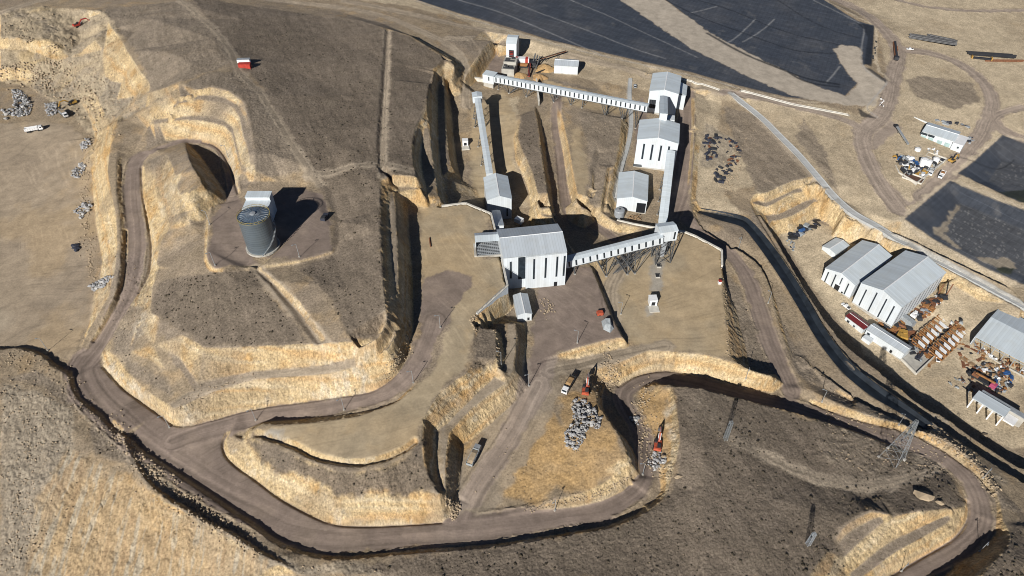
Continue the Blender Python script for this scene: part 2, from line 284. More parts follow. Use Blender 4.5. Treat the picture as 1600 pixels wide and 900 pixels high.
L("1050,607,-4 1054,630,-3 1060,660,-2.4 1062,690,-2.2 1058,720,-3 1050,745,-3.6 1040,768,-4")
L("1044,620,-6 1048,650,-5.4 1050,685,-5.2")
L("1010,605,-8.5 1030,600,-7.5 1044,600,-5")
# hill right of the pit (near side of the lower road)
W("1040,604,-5 1060,603,-3.4 1093,606,-2.6 1133,617,-4 1170,626,-5.6 1200,634,-7.4 1250,647,-9.4 1300,663,-11.6 1345,678,-13.6 1393,698,-15.2 1430,712,-17", [4, 6, 6, 6, 6, 5, 4, 3, 2, 1.5], [6, 8.6, 9.4, 8.6, 8, 7.2, 5.8, 4.2, 2.8, 1.4, .5], -1)
S("1080,650,-2 1100,700,-1.4 1100,760,-1.6 1050,800,-2.6 1050,860,-2.2 950,870,-2.4 850,890,-2 1100,850,-1 1150,700,-3.4 1200,700,-6 1200,780,-5 1250,830,-6 1180,850,-3 1250,720,-8.5 1300,700,-11 1340,720,-12.6 1380,740,-13.4 1420,760,-13 1400,715,-14 1300,800,-7.6 1290,860,-7 1350,780,-11.5 1460,780,-12.5 1480,760,-14.5 1240,680,-8.6 750,890,-1.6 650,885,-1.6 550,900,-1.5 1000,900,-1.6 1150,900,-2.6 1260,900,-6")
L("1180,705,-5.4 1220,735,-7.6 1270,757,-9.6 1340,770,-11.6 1400,762,-12.8 1440,738,-15 1470,724,-17.4")
L("1200,700,-6 1240,722,-8.2 1290,740,-10.4 1340,752,-11.9 1400,742,-13.2 1425,726,-15.4 1440,712,-17.2")
# lower right road
L("1433,707,-17.8 1460,721,-18 1487,741,-18.3 1503,761,-18.6 1512,785,-19 1513,812,-19 1493,841,-19 1433,874,-19 1395,897,-19 1340,930,-19")
L("1250,618,-15.8 1267,629,-16 1300,643,-16.2 1367,664,-17 1400,669,-17.2 1433,681,-17.6 1467,698,-18 1500,721,-18.4 1527,741,-18.6 1547,764,-18.8 1558,791,-19 1557,834,-19 1540,855,-19 1490,885,-19 1430,925,-19")
L("1225,600,-15.6 1240,606,-15 1263,609,-14.4 1300,626,-14 1323,636,-14 1355,648,-14.4 1387,657,-14.8 1433,668,-15.4 1483,690,-15.8 1517,717,-16.4 1540,742,-17 1560,770,-17.4 1566,800,-17.6")
L("1400,655,-16.6 1440,668,-17.6 1487,687,-18.4 1525,715,-19 1550,742,-19.6 1580,780,-20.4 1600,800,-21 1660,850,-22")
W("1566,812,-17 1580,835,-15.5 1575,856,-12 1545,888,-10 1520,915,-9.6 1450,960,-9.6", [1.5, 3, 6, 7, 7, 6], [1.8, 3.6, 6.8, 8.8, 9.2, 9.2], 1)
S("1600,880,-12 1660,900,-14 1640,830,-19 1600,950,-11")
L("1303,842,-8 1312,826,-7.6 1327,812,-7.4 1360,796,-7.2 1390,803,-8.2 1405,802,-9 1440,797,-10.4 1490,796,-13.6 1511,790,-17.5")
L("1314,850,-9.4 1326,836,-9.4 1347,822,-9.4 1375,806,-9.2 1390,805,-9")
L("1318,870,-10 1330,858,-10 1350,838,-10 1375,818,-9.8 1395,806,-9.8")
L("1325,900,-13.6 1350,880,-14 1390,850,-14 1430,828,-14.2 1470,808,-15 1488,799,-15.4")
L("1345,905,-14.4 1400,862,-14.6 1440,840,-14.8 1475,818,-15.4 1495,801,-16")
# bottom left: rubble edge and the big tan face rising towards the viewer
W("180,655,1.6 214,733,1.4 240,766,2 262,782,2.4 285,793,2.2 330,820,1.4 365,836,.8 400,862,.6 440,880,.4", [1, 1.6, 1.6, 1.6, 1.6, 1.6, 1.2], [.4, 1.4, 2.4, 2.4, 2.4, 2, 1.2], -1)
L("60,600,2.2 100,650,1.6 130,690,1.2 150,712,.8")
S("0,620,2 0,700,-1 60,760,-2 0,850,-7 100,850,-8 200,850,-7 300,880,-5 200,790,-2.5 120,780,-3.5 -60,900,-10 400,900,-2 150,690,1.2 260,775,1.4 330,830,.2 50,580,2.2 60,680,.2 100,950,-14 300,950,-11 500,950,-4 800,950,0 1100,950,-1 -80,650,0 -100,760,-4 240,830,-5 360,870,-2.5 470,895,-2")
# sides and far corners outside the picture
S("-250,0,30 -250,200,10 -250,400,2 -250,600,3 -250,900,-16 1900,0,-20 1900,200,-24 1900,400,-30 1900,600,-36 1900,900,-20 1750,1000,-12 1400,1000,-8 -250,1000,-20 800,1050,0 1100,1050,0 400,1050,-14 0,1050,-20 -250,-60,30 400,-80,28 900,-80,10 1900,-80,-20 1750,450,-34 1750,700,-32 1750,800,-22")
def back_toe(c, Wd, D, deg, off, z):
    a = math.radians(deg); u = np.array([math.cos(a), math.sin(a)]); v = np.array([-math.sin(a), math.cos(a)]); c = np.array(c)
    for s_, o_ in ((-.5, off), (.5, off)): pass
    A = c + v * (D / 2 + off) - u * Wd * .5; B = c + v * (D / 2 + off) + u * Wd * .5
    for k in range(9): p = A + (B - A) * k / 8; TP.append(np.array([p[0], p[1], z]))
back_toe((194.0, 289.0), 22, 38.4, -50.6, 7.5, -33.6); back_toe((209.5, 271.4), 25, 44, -52.5, 7.5, -34)
TPa = np.array(TP)
TPa += np.random.default_rng(3).uniform(-.01, .01, TPa.shape)
# thin out coincident points
key = np.round(TPa[:, :2] / .45).astype(int); _, ui = np.unique(key, axis=0, return_index=True); TPa = TPa[np.sort(ui)]
vs, es, fs, _, _, _ = geometry.delaunay_2d_cdt([Vector((p[0], p[1])) for p in TPa], [], [], 0, 1e-4)
assert len(vs) == len(TPa)
GX0, GX1, GY0, GY1, GS = -600.0, 620.0, 20.0, 760.0, 0.5
gw, gh = int((GX1 - GX0) / GS), int((GY1 - GY0) / GS)
Hm = np.full((gh, gw), np.nan, np.float32)
for a, b, c in fs:
    A, B, Cc = TPa[a], TPa[b], TPa[c]
    x0 = max(0, int((min(A[0], B[0], Cc[0]) - GX0) / GS)); x1 = min(gw - 1, int((max(A[0], B[0], Cc[0]) - GX0) / GS) + 1)
    y0 = max(0, int((min(A[1], B[1], Cc[1]) - GY0) / GS)); y1 = min(gh - 1, int((max(A[1], B[1], Cc[1]) - GY0) / GS) + 1)
    if x1 < x0 or y1 < y0: continue
    X = GX0 + (np.arange(x0, x1 + 1) + .5) * GS; Y = (GY0 + (np.arange(y0, y1 + 1) + .5) * GS)[:, None]
    d = (B[1] - Cc[1]) * (A[0] - Cc[0]) + (Cc[0] - B[0]) * (A[1] - Cc[1])
    if abs(d) < 1e-9: continue
    l1 = ((B[1] - Cc[1]) * (X - Cc[0]) + (Cc[0] - B[0]) * (Y - Cc[1])) / d
    l2 = ((Cc[1] - A[1]) * (X - Cc[0]) + (A[0] - Cc[0]) * (Y - Cc[1])) / d
    l3 = 1 - l1 - l2
    m = (l1 >= -1e-6) & (l2 >= -1e-6) & (l3 >= -1e-6)
    Hm[y0:y1 + 1, x0:x1 + 1][m] = (l1 * A[2] + l2 * B[2] + l3 * Cc[2])[m]
for _ in range(3000):          # spread to the corners no triangle covers
    nn = np.isnan(Hm)
    if not nn.any(): break
    for ax, sh in ((0, 1), (0, -1), (1, 1), (1, -1)):
        r = np.roll(Hm, sh, ax)
        if ax == 0: r[0 if sh == 1 else -1, :] = np.nan
        else: r[:, 0 if sh == 1 else -1] = np.nan
        m = np.isnan(Hm) & ~np.isnan(r); Hm[m] = r[m]
def blur(a, n):
    for _ in range(n):
        p = np.pad(a, 1, mode='edge')
        a = (p[:-2, 1:-1] + 2 * p[1:-1, 1:-1] + p[2:, 1:-1]) * .25
        p = np.pad(a, 1, mode='edge')
        a = (p[1:-1, :-2] + 2 * p[1:-1, 1:-1] + p[1:-1, 2:]) * .25
    return a
Hm = blur(Hm, 1)
def carve(s, width, depth):
    w = smooth_line([at(*q) for q in P3(s)], 2)
    for a, b in zip(w[:-1], w[1:]):
        r = width * 2.2
        x0 = max(0, int((min(a[0], b[0]) - r - GX0) / GS)); x1 = min(gw - 1, int((max(a[0], b[0]) + r - GX0) / GS) + 1)
        y0 = max(0, int((min(a[1], b[1]) - r - GY0) / GS)); y1 = min(gh - 1, int((max(a[1], b[1]) + r - GY0) / GS) + 1)
        if x1 < x0 or y1 < y0: continue
        X = GX0 + (np.arange(x0, x1 + 1) + .5) * GS; Y = (GY0 + (np.arange(y0, y1 + 1) + .5) * GS)[:, None]
        d = b - a; t = np.clip(((X - a[0]) * d[0] + (Y - a[1]) * d[1]) / (d[0] ** 2 + d[1] ** 2 + 1e-9), 0, 1)
        q = ((X - a[0] - t * d[0]) ** 2 + (Y - a[1] - t * d[1]) ** 2) / (width * .5) ** 2
        D = CV[y0:y1 + 1, x0:x1 + 1]; np.maximum(D, depth * np.exp(-q), out=D)
CV = np.zeros_like(Hm)
# drains along the toes of the banks and the trench along the platform edge
carve("400,676,6.4 433,686,6.8 467,698,7.6 493,714,8.4 550,723,9.4 587,719,10.4 627,704,11.2 647,688,11.6", 2.2, 1.8)
for s_ in ("640,545,12.6 625,580,11.2 590,608,8.7 560,615,7.6 480,626,5 400,636,3 330,655,1.2 300,664,.7 272,664,.3 262,656,0 225,630,-.3 190,605,-.4 162,573,0",
 "354,678,.2 347,692,-.6 352,712,-1.3 370,729,-1.8 400,749,-2.3 433,775,-2.9 467,795,-3.3 517,819,-3.9 567,822,-4.1 633,819,-4.2 690,815,-4.3",
 "966,603,-9.8 990,587,-11 1020,580,-11.4 1046,578,-11.7 1070,583,-12", "217,457,7 235,427,9 238,383,11.4 232,350,13 222,300,15.5 221,262,17.5",
 "1267,629,-16 1300,643,-16.2 1367,664,-17 1400,669,-17.2 1433,681,-17.6 1467,698,-18 1500,721,-18.4 1527,741,-18.6 1547,764,-18.8", "197,360,12.5 197,410,9.8 190,460,6.8 167,503,3.6 147,533,1.2",
 "372,302,25 356,250,23.6 338,226,23 316,221,22.6", "1512,785,-19 1513,812,-19 1493,841,-19 1433,874,-19 1395,897,-19"):
    carve(s_, 1.3, .9)
Hm = Hm - CV
def bil(G, x, y):
    fx = np.clip((np.asarray(x, float) - GX0) / GS - .5, 0, gw - 1.001); fy = np.clip((np.asarray(y, float) - GY0) / GS - .5, 0, gh - 1.001)
    ix = fx.astype(int); iy = fy.astype(int); tx = fx - ix; ty = fy - iy
    return (G[iy, ix] * (1 - tx) + G[iy, ix + 1] * tx) * (1 - ty) + (G[iy + 1, ix] * (1 - tx) + G[iy + 1, ix + 1] * tx) * ty
def gz(x, y): return float(bil(Hm, x, y))
def hits(px, py):
    """where lines of sight meet the ground (arrays)"""
    px = np.asarray(px, float); py = np.asarray(py, float)
    d = CF[None] * FPX + np.array([[1.0, 0, 0]]) * (px - 800)[:, None] + CU[None] * (450 - py)[:, None]
    z = np.full(len(px), 45.0); C0 = np.array([0, 0, CH]); hit = np.zeros(len(px), bool)
    for k in range(420):
        p = C0 + d * ((z - CH) / d[:, 2])[:, None]
        g = bil(Hm, p[:, 0], p[:, 1])
        hit |= z <= g
        z = np.where(hit, z, z - np.clip((z - g) * .35, .12, 3))
    p = C0 + d * ((z - CH) / d[:, 2])[:, None]
    p[:, 2] = bil(Hm, p[:, 0], p[:, 1]); return p
def hit(px, py): return hits([px], [py])[0]
# ---------------------------------------------------------------- noise helpers
def hashn(ix, iy, seed):
    h = (ix.astype(np.int64) * 374761393 + iy.astype(np.int64) * 668265263 + seed * 1442695041) & 0x7fffffff
    h = ((h ^ (h >> 13)) * 1274126177) & 0x7fffffff
    h = ((h ^ (h >> 16)) * 461845907) & 0x7fffffff
    return (h & 0xffff) / 65535.0
def vn(x, y, s, seed):
    x = x / s; y = y / s
    ix = np.floor(x); iy = np.floor(y); fx = x - ix; fy = y - iy
    fx = fx * fx * (3 - 2 * fx); fy = fy * fy * (3 - 2 * fy)
    a = hashn(ix, iy, seed); b = hashn(ix + 1, iy, seed); c = hashn(ix, iy + 1, seed); d = hashn(ix + 1, iy + 1, seed)
    return ((a * (1 - fx) + b * fx) * (1 - fy) + (c * (1 - fx) + d * fx) * fy) * 2 - 1
def fbm(x, y, s, seed, o=4, g=.55):
    t = 0; a = 1; n = 0
    for k in range(o):
        t = t + a * vn(x + 17.3 * k, y - 9.1 * k, s, seed + k); n += a; a *= g; s *= .5
    return t / n
def PX(s): return [tuple(float(v) for v in q.split(',')) for q in s.split()]
def poly_xy(s):
    p = PX(s); q = []
    for a, b in zip(p, p[1:] + p[:1]):
        n = max(1, int(math.hypot(b[0] - a[0], b[1] - a[1]) / 12))
        for i in range(n): q.append((a[0] + (b[0] - a[0]) * i / n, a[1] + (b[1] - a[1]) * i / n))
    h = hits([v[0] for v in q], [v[1] for v in q]); return h[:, :2]
def ras_poly(M, xy, val=1.0):
    gx = (xy[:, 0] - GX0) / GS - .5; gy = (xy[:, 1] - GY0) / GS - .5
    j0 = max(0, int(gy.min())); j1 = min(gh - 1, int(gy.max()) + 1)
    x2 = np.roll(gx, -1); y2 = np.roll(gy, -1)
    for j in range(j0, j1 + 1):
        m = (gy <= j) != (y2 <= j)
        if not m.any(): continue
        xs = np.sort(gx[m] + (j - gy[m]) * (x2[m] - gx[m]) / (y2[m] - gy[m]))
        for a, b in zip(xs[::2], xs[1::2]):
            a = max(0, int(math.ceil(a))); b = min(gw - 1, int(b))
            if b >= a: M[j, a:b + 1] = val
def ras_line(M, s, width, val=1.0, sm=2):
    p = PX(s); h = hits([v[0] for v in p], [v[1] for v in p])
    w = smooth_line([q for q in h], sm); r = width / 2
    for a, b in zip(w[:-1], w[1:]):
        x0 = max(0, int((min(a[0], b[0]) - r - GX0) / GS)); x1 = min(gw - 1, int((max(a[0], b[0]) + r - GX0) / GS) + 1)
        y0 = max(0, int((min(a[1], b[1]) - r - GY0) / GS)); y1 = min(gh - 1, int((max(a[1], b[1]) + r - GY0) / GS) + 1)
        if x1 < x0 or y1 < y0: continue
        X = GX0 + (np.arange(x0, x1 + 1) + .5) * GS; Y = (GY0 + (np.arange(y0, y1 + 1) + .5) * GS)[:, None]
        d = b - a; l2 = d[0] ** 2 + d[1] ** 2 + 1e-9
        t = np.clip(((X - a[0]) * d[0] + (Y - a[1]) * d[1]) / l2, 0, 1)
        q = (X - a[0] - t * d[0]) ** 2 + (Y - a[1] - t * d[1]) ** 2
        M[y0:y1 + 1, x0:x1 + 1][q < r * r] = val
RD = np.full((gh, gw), 99.0, np.float32); RW = np.full((gh, gw), 99.0, np.float32)
def ras_off(s, width, off=1):
    p = PX(s); h = hits([v[0] for v in p], [v[1] for v in p]); w = smooth_line([q for q in h], 2); r = width * .75
    for a, b in zip(w[:-1], w[1:]):
        x0 = max(0, int((min(a[0], b[0]) - r - GX0) / GS)); x1 = min(gw - 1, int((max(a[0], b[0]) + r - GX0) / GS) + 1)
        y0 = max(0, int((min(a[1], b[1]) - r - GY0) / GS)); y1 = min(gh - 1, int((max(a[1], b[1]) + r - GY0) / GS) + 1)
        if x1 < x0 or y1 < y0: continue
        X = GX0 + (np.arange(x0, x1 + 1) + .5) * GS; Y = (GY0 + (np.arange(y0, y1 + 1) + .5) * GS)[:, None]
        d = b - a; l2 = d[0] ** 2 + d[1] ** 2 + 1e-9; t = np.clip(((X - a[0]) * d[0] + (Y - a[1]) * d[1]) / l2, 0, 1)
        ex = X - a[0] - t * d[0]; ey = Y - a[1] - t * d[1]; q = np.sqrt(ex * ex + ey * ey) * np.sign(d[0] * ey - d[1] * ex); A = RD[y0:y1 + 1, x0:x1 + 1]; m = np.abs(q) < np.abs(A); A[m] = q[m]; RW[y0:y1 + 1, x0:x1 + 1][m] = width if off else 999
ROADS = []
def zone(polys, lines=(), bl=1, off=1):
    M = np.zeros((gh, gw), np.float32)
    for s in polys: ras_poly(M, poly_xy(s))
    for s, wd in lines:
        ras_line(M, s, wd)
        if wd >= 5: ras_off(s, wd, off)
    return blur(M, bl) if bl else M
# ---------------------------------------------------------------- what covers the ground (outlines traced on the survey photo)
Z = {}
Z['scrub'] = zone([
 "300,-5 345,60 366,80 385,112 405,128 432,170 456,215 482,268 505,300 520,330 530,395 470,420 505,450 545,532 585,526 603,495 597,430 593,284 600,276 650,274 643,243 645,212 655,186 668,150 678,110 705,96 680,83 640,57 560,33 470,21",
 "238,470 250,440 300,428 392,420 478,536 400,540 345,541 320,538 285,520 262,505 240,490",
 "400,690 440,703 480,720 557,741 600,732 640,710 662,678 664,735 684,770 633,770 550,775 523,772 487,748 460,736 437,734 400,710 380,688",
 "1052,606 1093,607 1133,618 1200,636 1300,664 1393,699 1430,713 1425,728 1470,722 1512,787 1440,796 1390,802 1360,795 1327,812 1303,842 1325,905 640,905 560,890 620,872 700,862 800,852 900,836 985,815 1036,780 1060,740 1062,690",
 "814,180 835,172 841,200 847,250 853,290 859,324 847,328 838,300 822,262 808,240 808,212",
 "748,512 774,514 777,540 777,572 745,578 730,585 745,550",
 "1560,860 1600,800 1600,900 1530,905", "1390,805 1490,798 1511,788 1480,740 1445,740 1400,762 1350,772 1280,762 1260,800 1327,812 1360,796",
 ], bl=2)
Z['scrub2'] = zone([
 "165,15 290,0 350,70 362,100 240,142 232,130 215,85 180,40", "236,160 330,112 380,114 420,160 470,265 400,282 398,230 385,165 360,142 330,132 285,152",
 "1131,420 1140,557 1205,586 1195,545 1180,505 1163,470 1145,432", "905,176 975,182 962,255 935,322 918,325 922,250",
 "1130,165 1185,180 1240,245 1262,282 1200,300 1185,300 1160,250 1135,190", "1255,185 1290,235 1310,300 1330,325 1300,290 1270,250 1245,215",
 "1445,118 1520,130 1532,158 1490,172 1430,150 1415,125", "700,55 745,56 745,66 700,66", "745,66 790,66 770,75 755,84",
 "858,122 935,140 930,148 860,134", "1172,318 1192,354 1230,414 1262,470 1300,520 1340,570 1300,520 1240,425 1176,345",
 "1260,565 1320,612 1395,650 1440,678 1400,655 1300,625", "1210,480 1245,540 1280,600 1250,590", "0,590 60,580 110,610 180,670 230,730 160,720 130,650 60,600",
 "166,400 230,395 236,470 238,490 200,560 260,590 270,620 215,595 180,560", "700,60 760,66 745,90 730,80",
 "1600,800 1540,742 1483,692 1440,672 1500,725 1560,800", "1430,728 1470,722 1485,745 1440,740", "230,250 262,345 300,350 290,330 262,240"], bl=3)
Z['rubble'] = zone(["110,610 180,672 233,735 300,785 360,830 420,862 520,895 420,900 360,845 285,800 262,785 214,735 170,690", "0,600 60,610 110,640 120,700 60,770 50,900 0,900",
 "560,880 640,900 400,900 420,880", "120,120 190,110 235,160 200,185 150,180", "1100,190 1150,220 1140,262 1095,260", "1440,660 1500,690 1540,730 1580,760 1540,740 1480,700",
 "1290,640 1480,650 1480,735 1340,735 1270,710"], bl=3)
Z['tan'] = zone(["652,324 690,321 727,317 767,334 773,356 744,366 744,400 784,408 787,437 793,447 745,491 744,514 728,570 686,612 660,656 645,695 587,718 550,723 493,713 400,674 440,664 560,648 620,627 680,578 702,502 660,480 660,430",
 "893,202 904,200 918,260 914,318 903,312 893,270", "930,420 980,385 1036,362 1085,369 1127,391 1130,460 1140,557 1035,547 985,535 960,490", "735,170 790,140 812,200 800,250 822,300 836,330 800,300 760,330 735,280",
 "850,125 930,145 990,165 975,178 905,168 860,150"], bl=2)
Z['junction'] = zone(["119,601 127,622 163,648 180,668 233,708 300,748 360,788 400,815 433,839 477,857 530,866 587,860 667,851 733,846 800,837 867,825 867,803 820,804 800,800 720,806 708,808 690,816 633,820 567,823 517,820 467,796 433,776 400,750 370,730 350,712 345,692 362,678 390,668 410,658 480,646 540,638 540,620 480,627 400,638 330,657 300,666 272,666 262,657 225,632 190,607 162,575 157,552 130,550 112,576", "640,420 760,420 760,500 690,540 640,540", "820,440 985,440 985,545 820,640"], bl=3)
Z['purple'] = zone(["119,601 127,622 163,648 180,668 233,708 300,748 360,788 400,815 433,839 477,857 530,866 587,860 667,851 733,846 800,837 867,825 867,803 820,804 800,800 720,806 708,808 690,816 633,820 567,823 517,820 467,796 433,776 400,750 370,730 350,712 345,692 362,678 390,668 410,658 480,646 540,638 540,620 480,627 400,638 330,657 300,666 272,666 262,657 225,632 190,607 162,575 157,552 130,550 112,576", "842,447 905,415 930,420 955,490 972,524 975,530 900,543 860,556 845,585 826,604 833,560 833,500", "330,345 352,305 372,300 385,330 400,415 336,419 324,411", "400,400 467,406 518,392 514,335 504,303 470,292 425,300",
 "660,435 700,420 735,430 738,445 718,470 700,502 688,516 655,500", "776,74 795,110 770,128 756,122", "1060,190 1085,200 1080,260 1074,300 1085,345 1060,335 1045,330 1050,270",
 "1000,150 1015,170 1000,240 990,240"],
 [("133,560 120,580 140,626 210,688 270,728 330,768 400,802 450,830 530,841 600,836 670,830 740,826 800,818 870,807 940,796", 11), ("800,818 870,807 940,796 985,775 1008,745 1010,710 1000,670 978,638 972,618 990,598 1030,587 1090,600 1150,616 1230,632 1300,655 1370,678 1430,694 1480,716 1515,750 1534,790 1530,825 1500,855 1440,885 1380,905", 8.5),
  ("226,243 212,250 206,275 207,320 214,360 213,400 205,450 182,495 155,540 130,570", 9), ("270,690 320,672 400,650 480,642 560,628 620,605 652,570 670,530 680,500", 8.5),
  ("240,236 270,224 300,219 335,222 352,240 362,270 366,300", 6), ("872,150 868,190 875,240 880,290 885,340 930,350 960,374", 6.5), ("1072,140 1070,200 1072,240 1064,300 1050,335", 11),
  ("1075,345 1110,372 1150,405 1172,440 1184,480 1200,530 1222,580 1236,612", 9)], bl=1)
Z['dusty'] = zone([], [("0,20 80,-5 200,-20", 8), ("280,0 330,40 362,80 370,110 385,125 410,150 428,180 452,222 480,262 500,290", 6), ("480,272 540,262 590,258 650,270", 6),
  ("420,0 520,10 600,24 660,50 705,70 728,98 728,130 727,165", 7), ("700,60 740,62 800,52 760,50 640,22 540,2", 8), ("880,84 1000,113 1090,140 1150,148", 8),
  ("1150,690 1200,715 1240,735 1290,750 1340,760 1400,754 1440,735 1462,722", 7), ("1190,185 1230,230 1280,285 1350,345 1440,395 1500,430 1600,485", 8),
  ("840,600 800,680 740,760 715,810", 22), ("860,580 940,562 1000,548 1040,542", 8), ("960,500 950,450 985,400", 8), ("700,658 724,640 770,608 800,580 802,505", 4), ("690,660 693,700 690,760", 3), ("272,634 300,618 350,602 420,586 500,580 560,570 610,520 617,460 617,320", 5), ("598,276 600,200 604,120 606,50", 5), ("400,420 440,460 505,537", 6)], bl=2, off=0)
Z['mauve'] = zone(["826,560 872,556 856,620 806,700 752,790 700,812 735,745 790,660", "1345,200 1390,185 1410,200 1365,235 1400,330 1440,312 1482,278 1500,262 1450,300 1420,315 1380,280"], [("1270,-10 1330,5 1380,45 1408,80 1395,120 1388,165 1370,190 1345,205 1350,240 1375,290 1405,328", 12.5), ("1345,200 1320,186 1260,170 1180,150 1130,143", 8),
  ("1415,78 1450,82 1500,98 1540,130 1552,160 1545,180 1565,205 1610,222", 11), ("1545,185 1535,210 1510,240 1480,275 1440,310", 12), ("1600,168 1560,178 1548,190", 7), ("1400,0 1450,12 1520,18 1600,16", 6)], bl=2)
Z['orange'] = zone(["880,620 930,600 945,650 980,710 975,740 900,770 850,760 870,700", "790,690 860,640 900,720 840,790 780,770", "1060,610 1000,610 1000,650 1040,740 1060,700", "740,270 780,290 800,320 760,325 738,300", "1290,355 1420,395 1400,375 1320,345",
 "110,750 200,740 300,830 330,900 60,900", "150,180 185,190 170,240 148,340 158,420 125,540 135,480 140,300", "720,700 800,640 830,600 800,700 760,780 730,800"], bl=5)
Z['pale'] = zone(["1150,150 1290,300 1420,386 1620,486 1700,400 1700,-20 1290,-10 1370,40 1390,130 1340,180 1290,165", "1180,300 1240,282 1300,310 1360,352 1430,390 1620,490 1650,740 1560,690 1440,620 1360,560 1290,480 1225,380",
 "880,70 1000,98 1100,125 1150,140 1150,160 1080,150 1000,140 900,120 840,110 800,70 720,30 640,10 520,-5 640,-5 800,48", "1085,130 1130,150 1120,200 1150,240 1110,300 1080,300 1085,200", "1088,215 1110,235 1150,240 1185,272 1175,292 1130,300 1160,335 1100,330 1085,320", "740,250 800,240 830,320 760,330 738,300", "735,170 810,150 800,240 740,250"], bl=3)
Z['yard'] = zone(["-60,195 60,190 110,196 140,220 140,262 145,300 150,350 158,410 140,500 112,560 60,548 0,540 -60,540"], bl=4)
Z['cut'] = zone(["232,166 284,150 332,133 362,140 385,162 400,240 396,275 380,300 352,245 335,222 258,222 230,235", "238,488 262,506 300,530 345,542 500,537 570,536 600,515 612,440 612,300 622,300 626,487 650,530 625,580 560,615 400,636 300,664 262,656 300,610 250,520", "1303,842 1327,812 1360,796 1390,802 1440,796 1511,790 1513,812 1493,841 1395,897 1330,910", "1174,315 1200,299 1254,278 1290,294 1340,345 1320,362 1270,345 1222,368 1195,345"], bl=1)
Z['pondfloor'] = zone(["1500,318 1545,336 1600,360 1660,385 1660,450 1600,432 1540,408 1480,372 1470,352", "1545,282 1565,252 1620,262 1660,275 1660,320 1592,312"], bl=1)
Z['silt'] = zone(["1458,362 1474,348 1496,318 1500,322 1480,350 1478,368 1500,388 1490,388", "1520,402 1575,404 1590,418 1560,420"], bl=1); Z['water'] = zone(["1552,420 1585,418 1580,430 1562,428", "1560,300 1640,296 1660,330 1592,314", "1640,310 1660,330 1600,312"], bl=1)
Z['padline'] = zone([], [("650,2 720,26 800,50 850,66 900,78 990,98 1080,118 1150,137", .9), ("700,-5 790,20 880,60 950,90", 1.2), ("780,-5 900,40 1000,80 1040,92", 1.0), ("880,-5 960,28 1060,76 1090,90", .9), ("1270,0 1340,34 1352,42 1346,72 1345,104 1372,124 1386,128", 1.0), ("1386,130 1360,160 1352,170 1372,184", 1.0), ("1180,30 1150,60 1130,70", 1.0), ("1210,30 1185,52 1160,66", 1.0), ("1080,20 1120,10", 1), ("1290,130 1312,104", 1)], bl=1)
Z['paddark'] = zone(["1338,36 1352,38 1366,42 1362,104 1350,100 1356,60 1350,46", "1350,105 1362,108 1386,126 1384,130", "1340,168 1352,176 1372,186 1345,182"], [("1040,0 1100,30 1180,58 1240,80 1300,84", 1.6), ("1090,0 1150,18 1230,52 1310,70", 1.4), ("1105,52 1160,84 1210,104 1260,124 1310,132", 3.0), ("1310,136 1260,130 1230,112", 2.5), ("1215,0 1280,42 1344,60", 1.2), ("1500,245 1560,268 1585,250", 1.0)], bl=1)
Z['white'] = zone(["400,625 560,605 610,590 560,612 480,622 400,634", "262,655 290,635 320,640 300,662 275,664", "160,545 200,590 262,650 225,630 165,575", "500,570 560,570 600,600 560,612", "1040,630 1052,615 1060,690 1050,690", "360,680 400,720 440,745 400,745 365,720", "520,800 600,790 600,812 530,812",
 "200,500 230,480 240,500 200,560", "1005,415 1030,405 1040,420 1010,430", "1085,470 1110,430 1130,480 1100,500"], bl=5)
Z['graded'] = zone(["1275,672 1330,676 1385,700 1378,722 1400,742 1340,752 1310,735 1290,705", "1085,615 1120,640 1180,660 1200,700 1130,690 1080,660"], bl=4)
Z['quarry'] = zone(["-20,20 60,10 165,18 190,60 160,110 190,190 150,215 100,170 40,130 -20,130"], bl=4)
Z['streak'] = zone(["60,770 110,700 180,740 260,790 340,835 420,875 400,910 40,910"], bl=3)
Z['grey'] = zone(["1020,390 1036,395 1034,458 1014,456", "1010,475 1022,475 1022,495 1010,493", "400,676 440,668 450,690 430,684"], bl=2)
Z['rim'] = zone([], [("1408,343 1440,316 1484,279 1520,294 1560,310 1600,324 1660,346", 3), ("1410,345 1465,380 1500,398 1540,422 1600,447 1660,472", 3), ("1492,272 1520,250 1566,208 1610,224 1660,243", 3), ("640,-2 720,26 800,48 850,64 900,76 990,97 1080,117 1150,137 1230,156 1280,160", 2.5), ("1284,-4 1346,31 1370,40 1366,104 1390,126", 3)])
Z['heap'] = zone(["1302,78 1316,70 1340,73 1347,80 1345,100 1386,126 1366,166 1310,163 1240,150 1180,125 1080,76 960,-6 1030,-6 1110,52 1200,98 1280,136 1322,150 1340,130 1324,115"], bl=1)
Z['liner'] = zone(["640,-8 650,0 720,22 800,44 850,60 900,72 990,93 1080,113 1150,133 1230,152 1278,156 1200,118 1130,86 1050,42 975,-8",
 "1030,-8 1275,-8 1340,33 1366,40 1362,100 1348,102 1345,76 1305,76 1310,92 1325,115 1340,130 1320,150 1280,137 1200,100 1110,54", "1412,342 1440,319 1484,282 1520,297 1560,313 1660,349 1660,470 1600,445 1540,420 1465,378", "1496,271 1520,253 1566,211 1610,227 1660,246 1660,320 1592,316 1545,293"], bl=1)
Z['channel'] = zone(["1090,327 1125,332 1160,339 1172,346 1200,377 1232,423 1262,471 1290,521 1330,573 1380,611 1425,641 1458,667 1448,671 1405,644 1360,619 1314,581 1276,531 1250,485 1220,435 1190,391 1164,357 1152,351 1120,343"], bl=1)
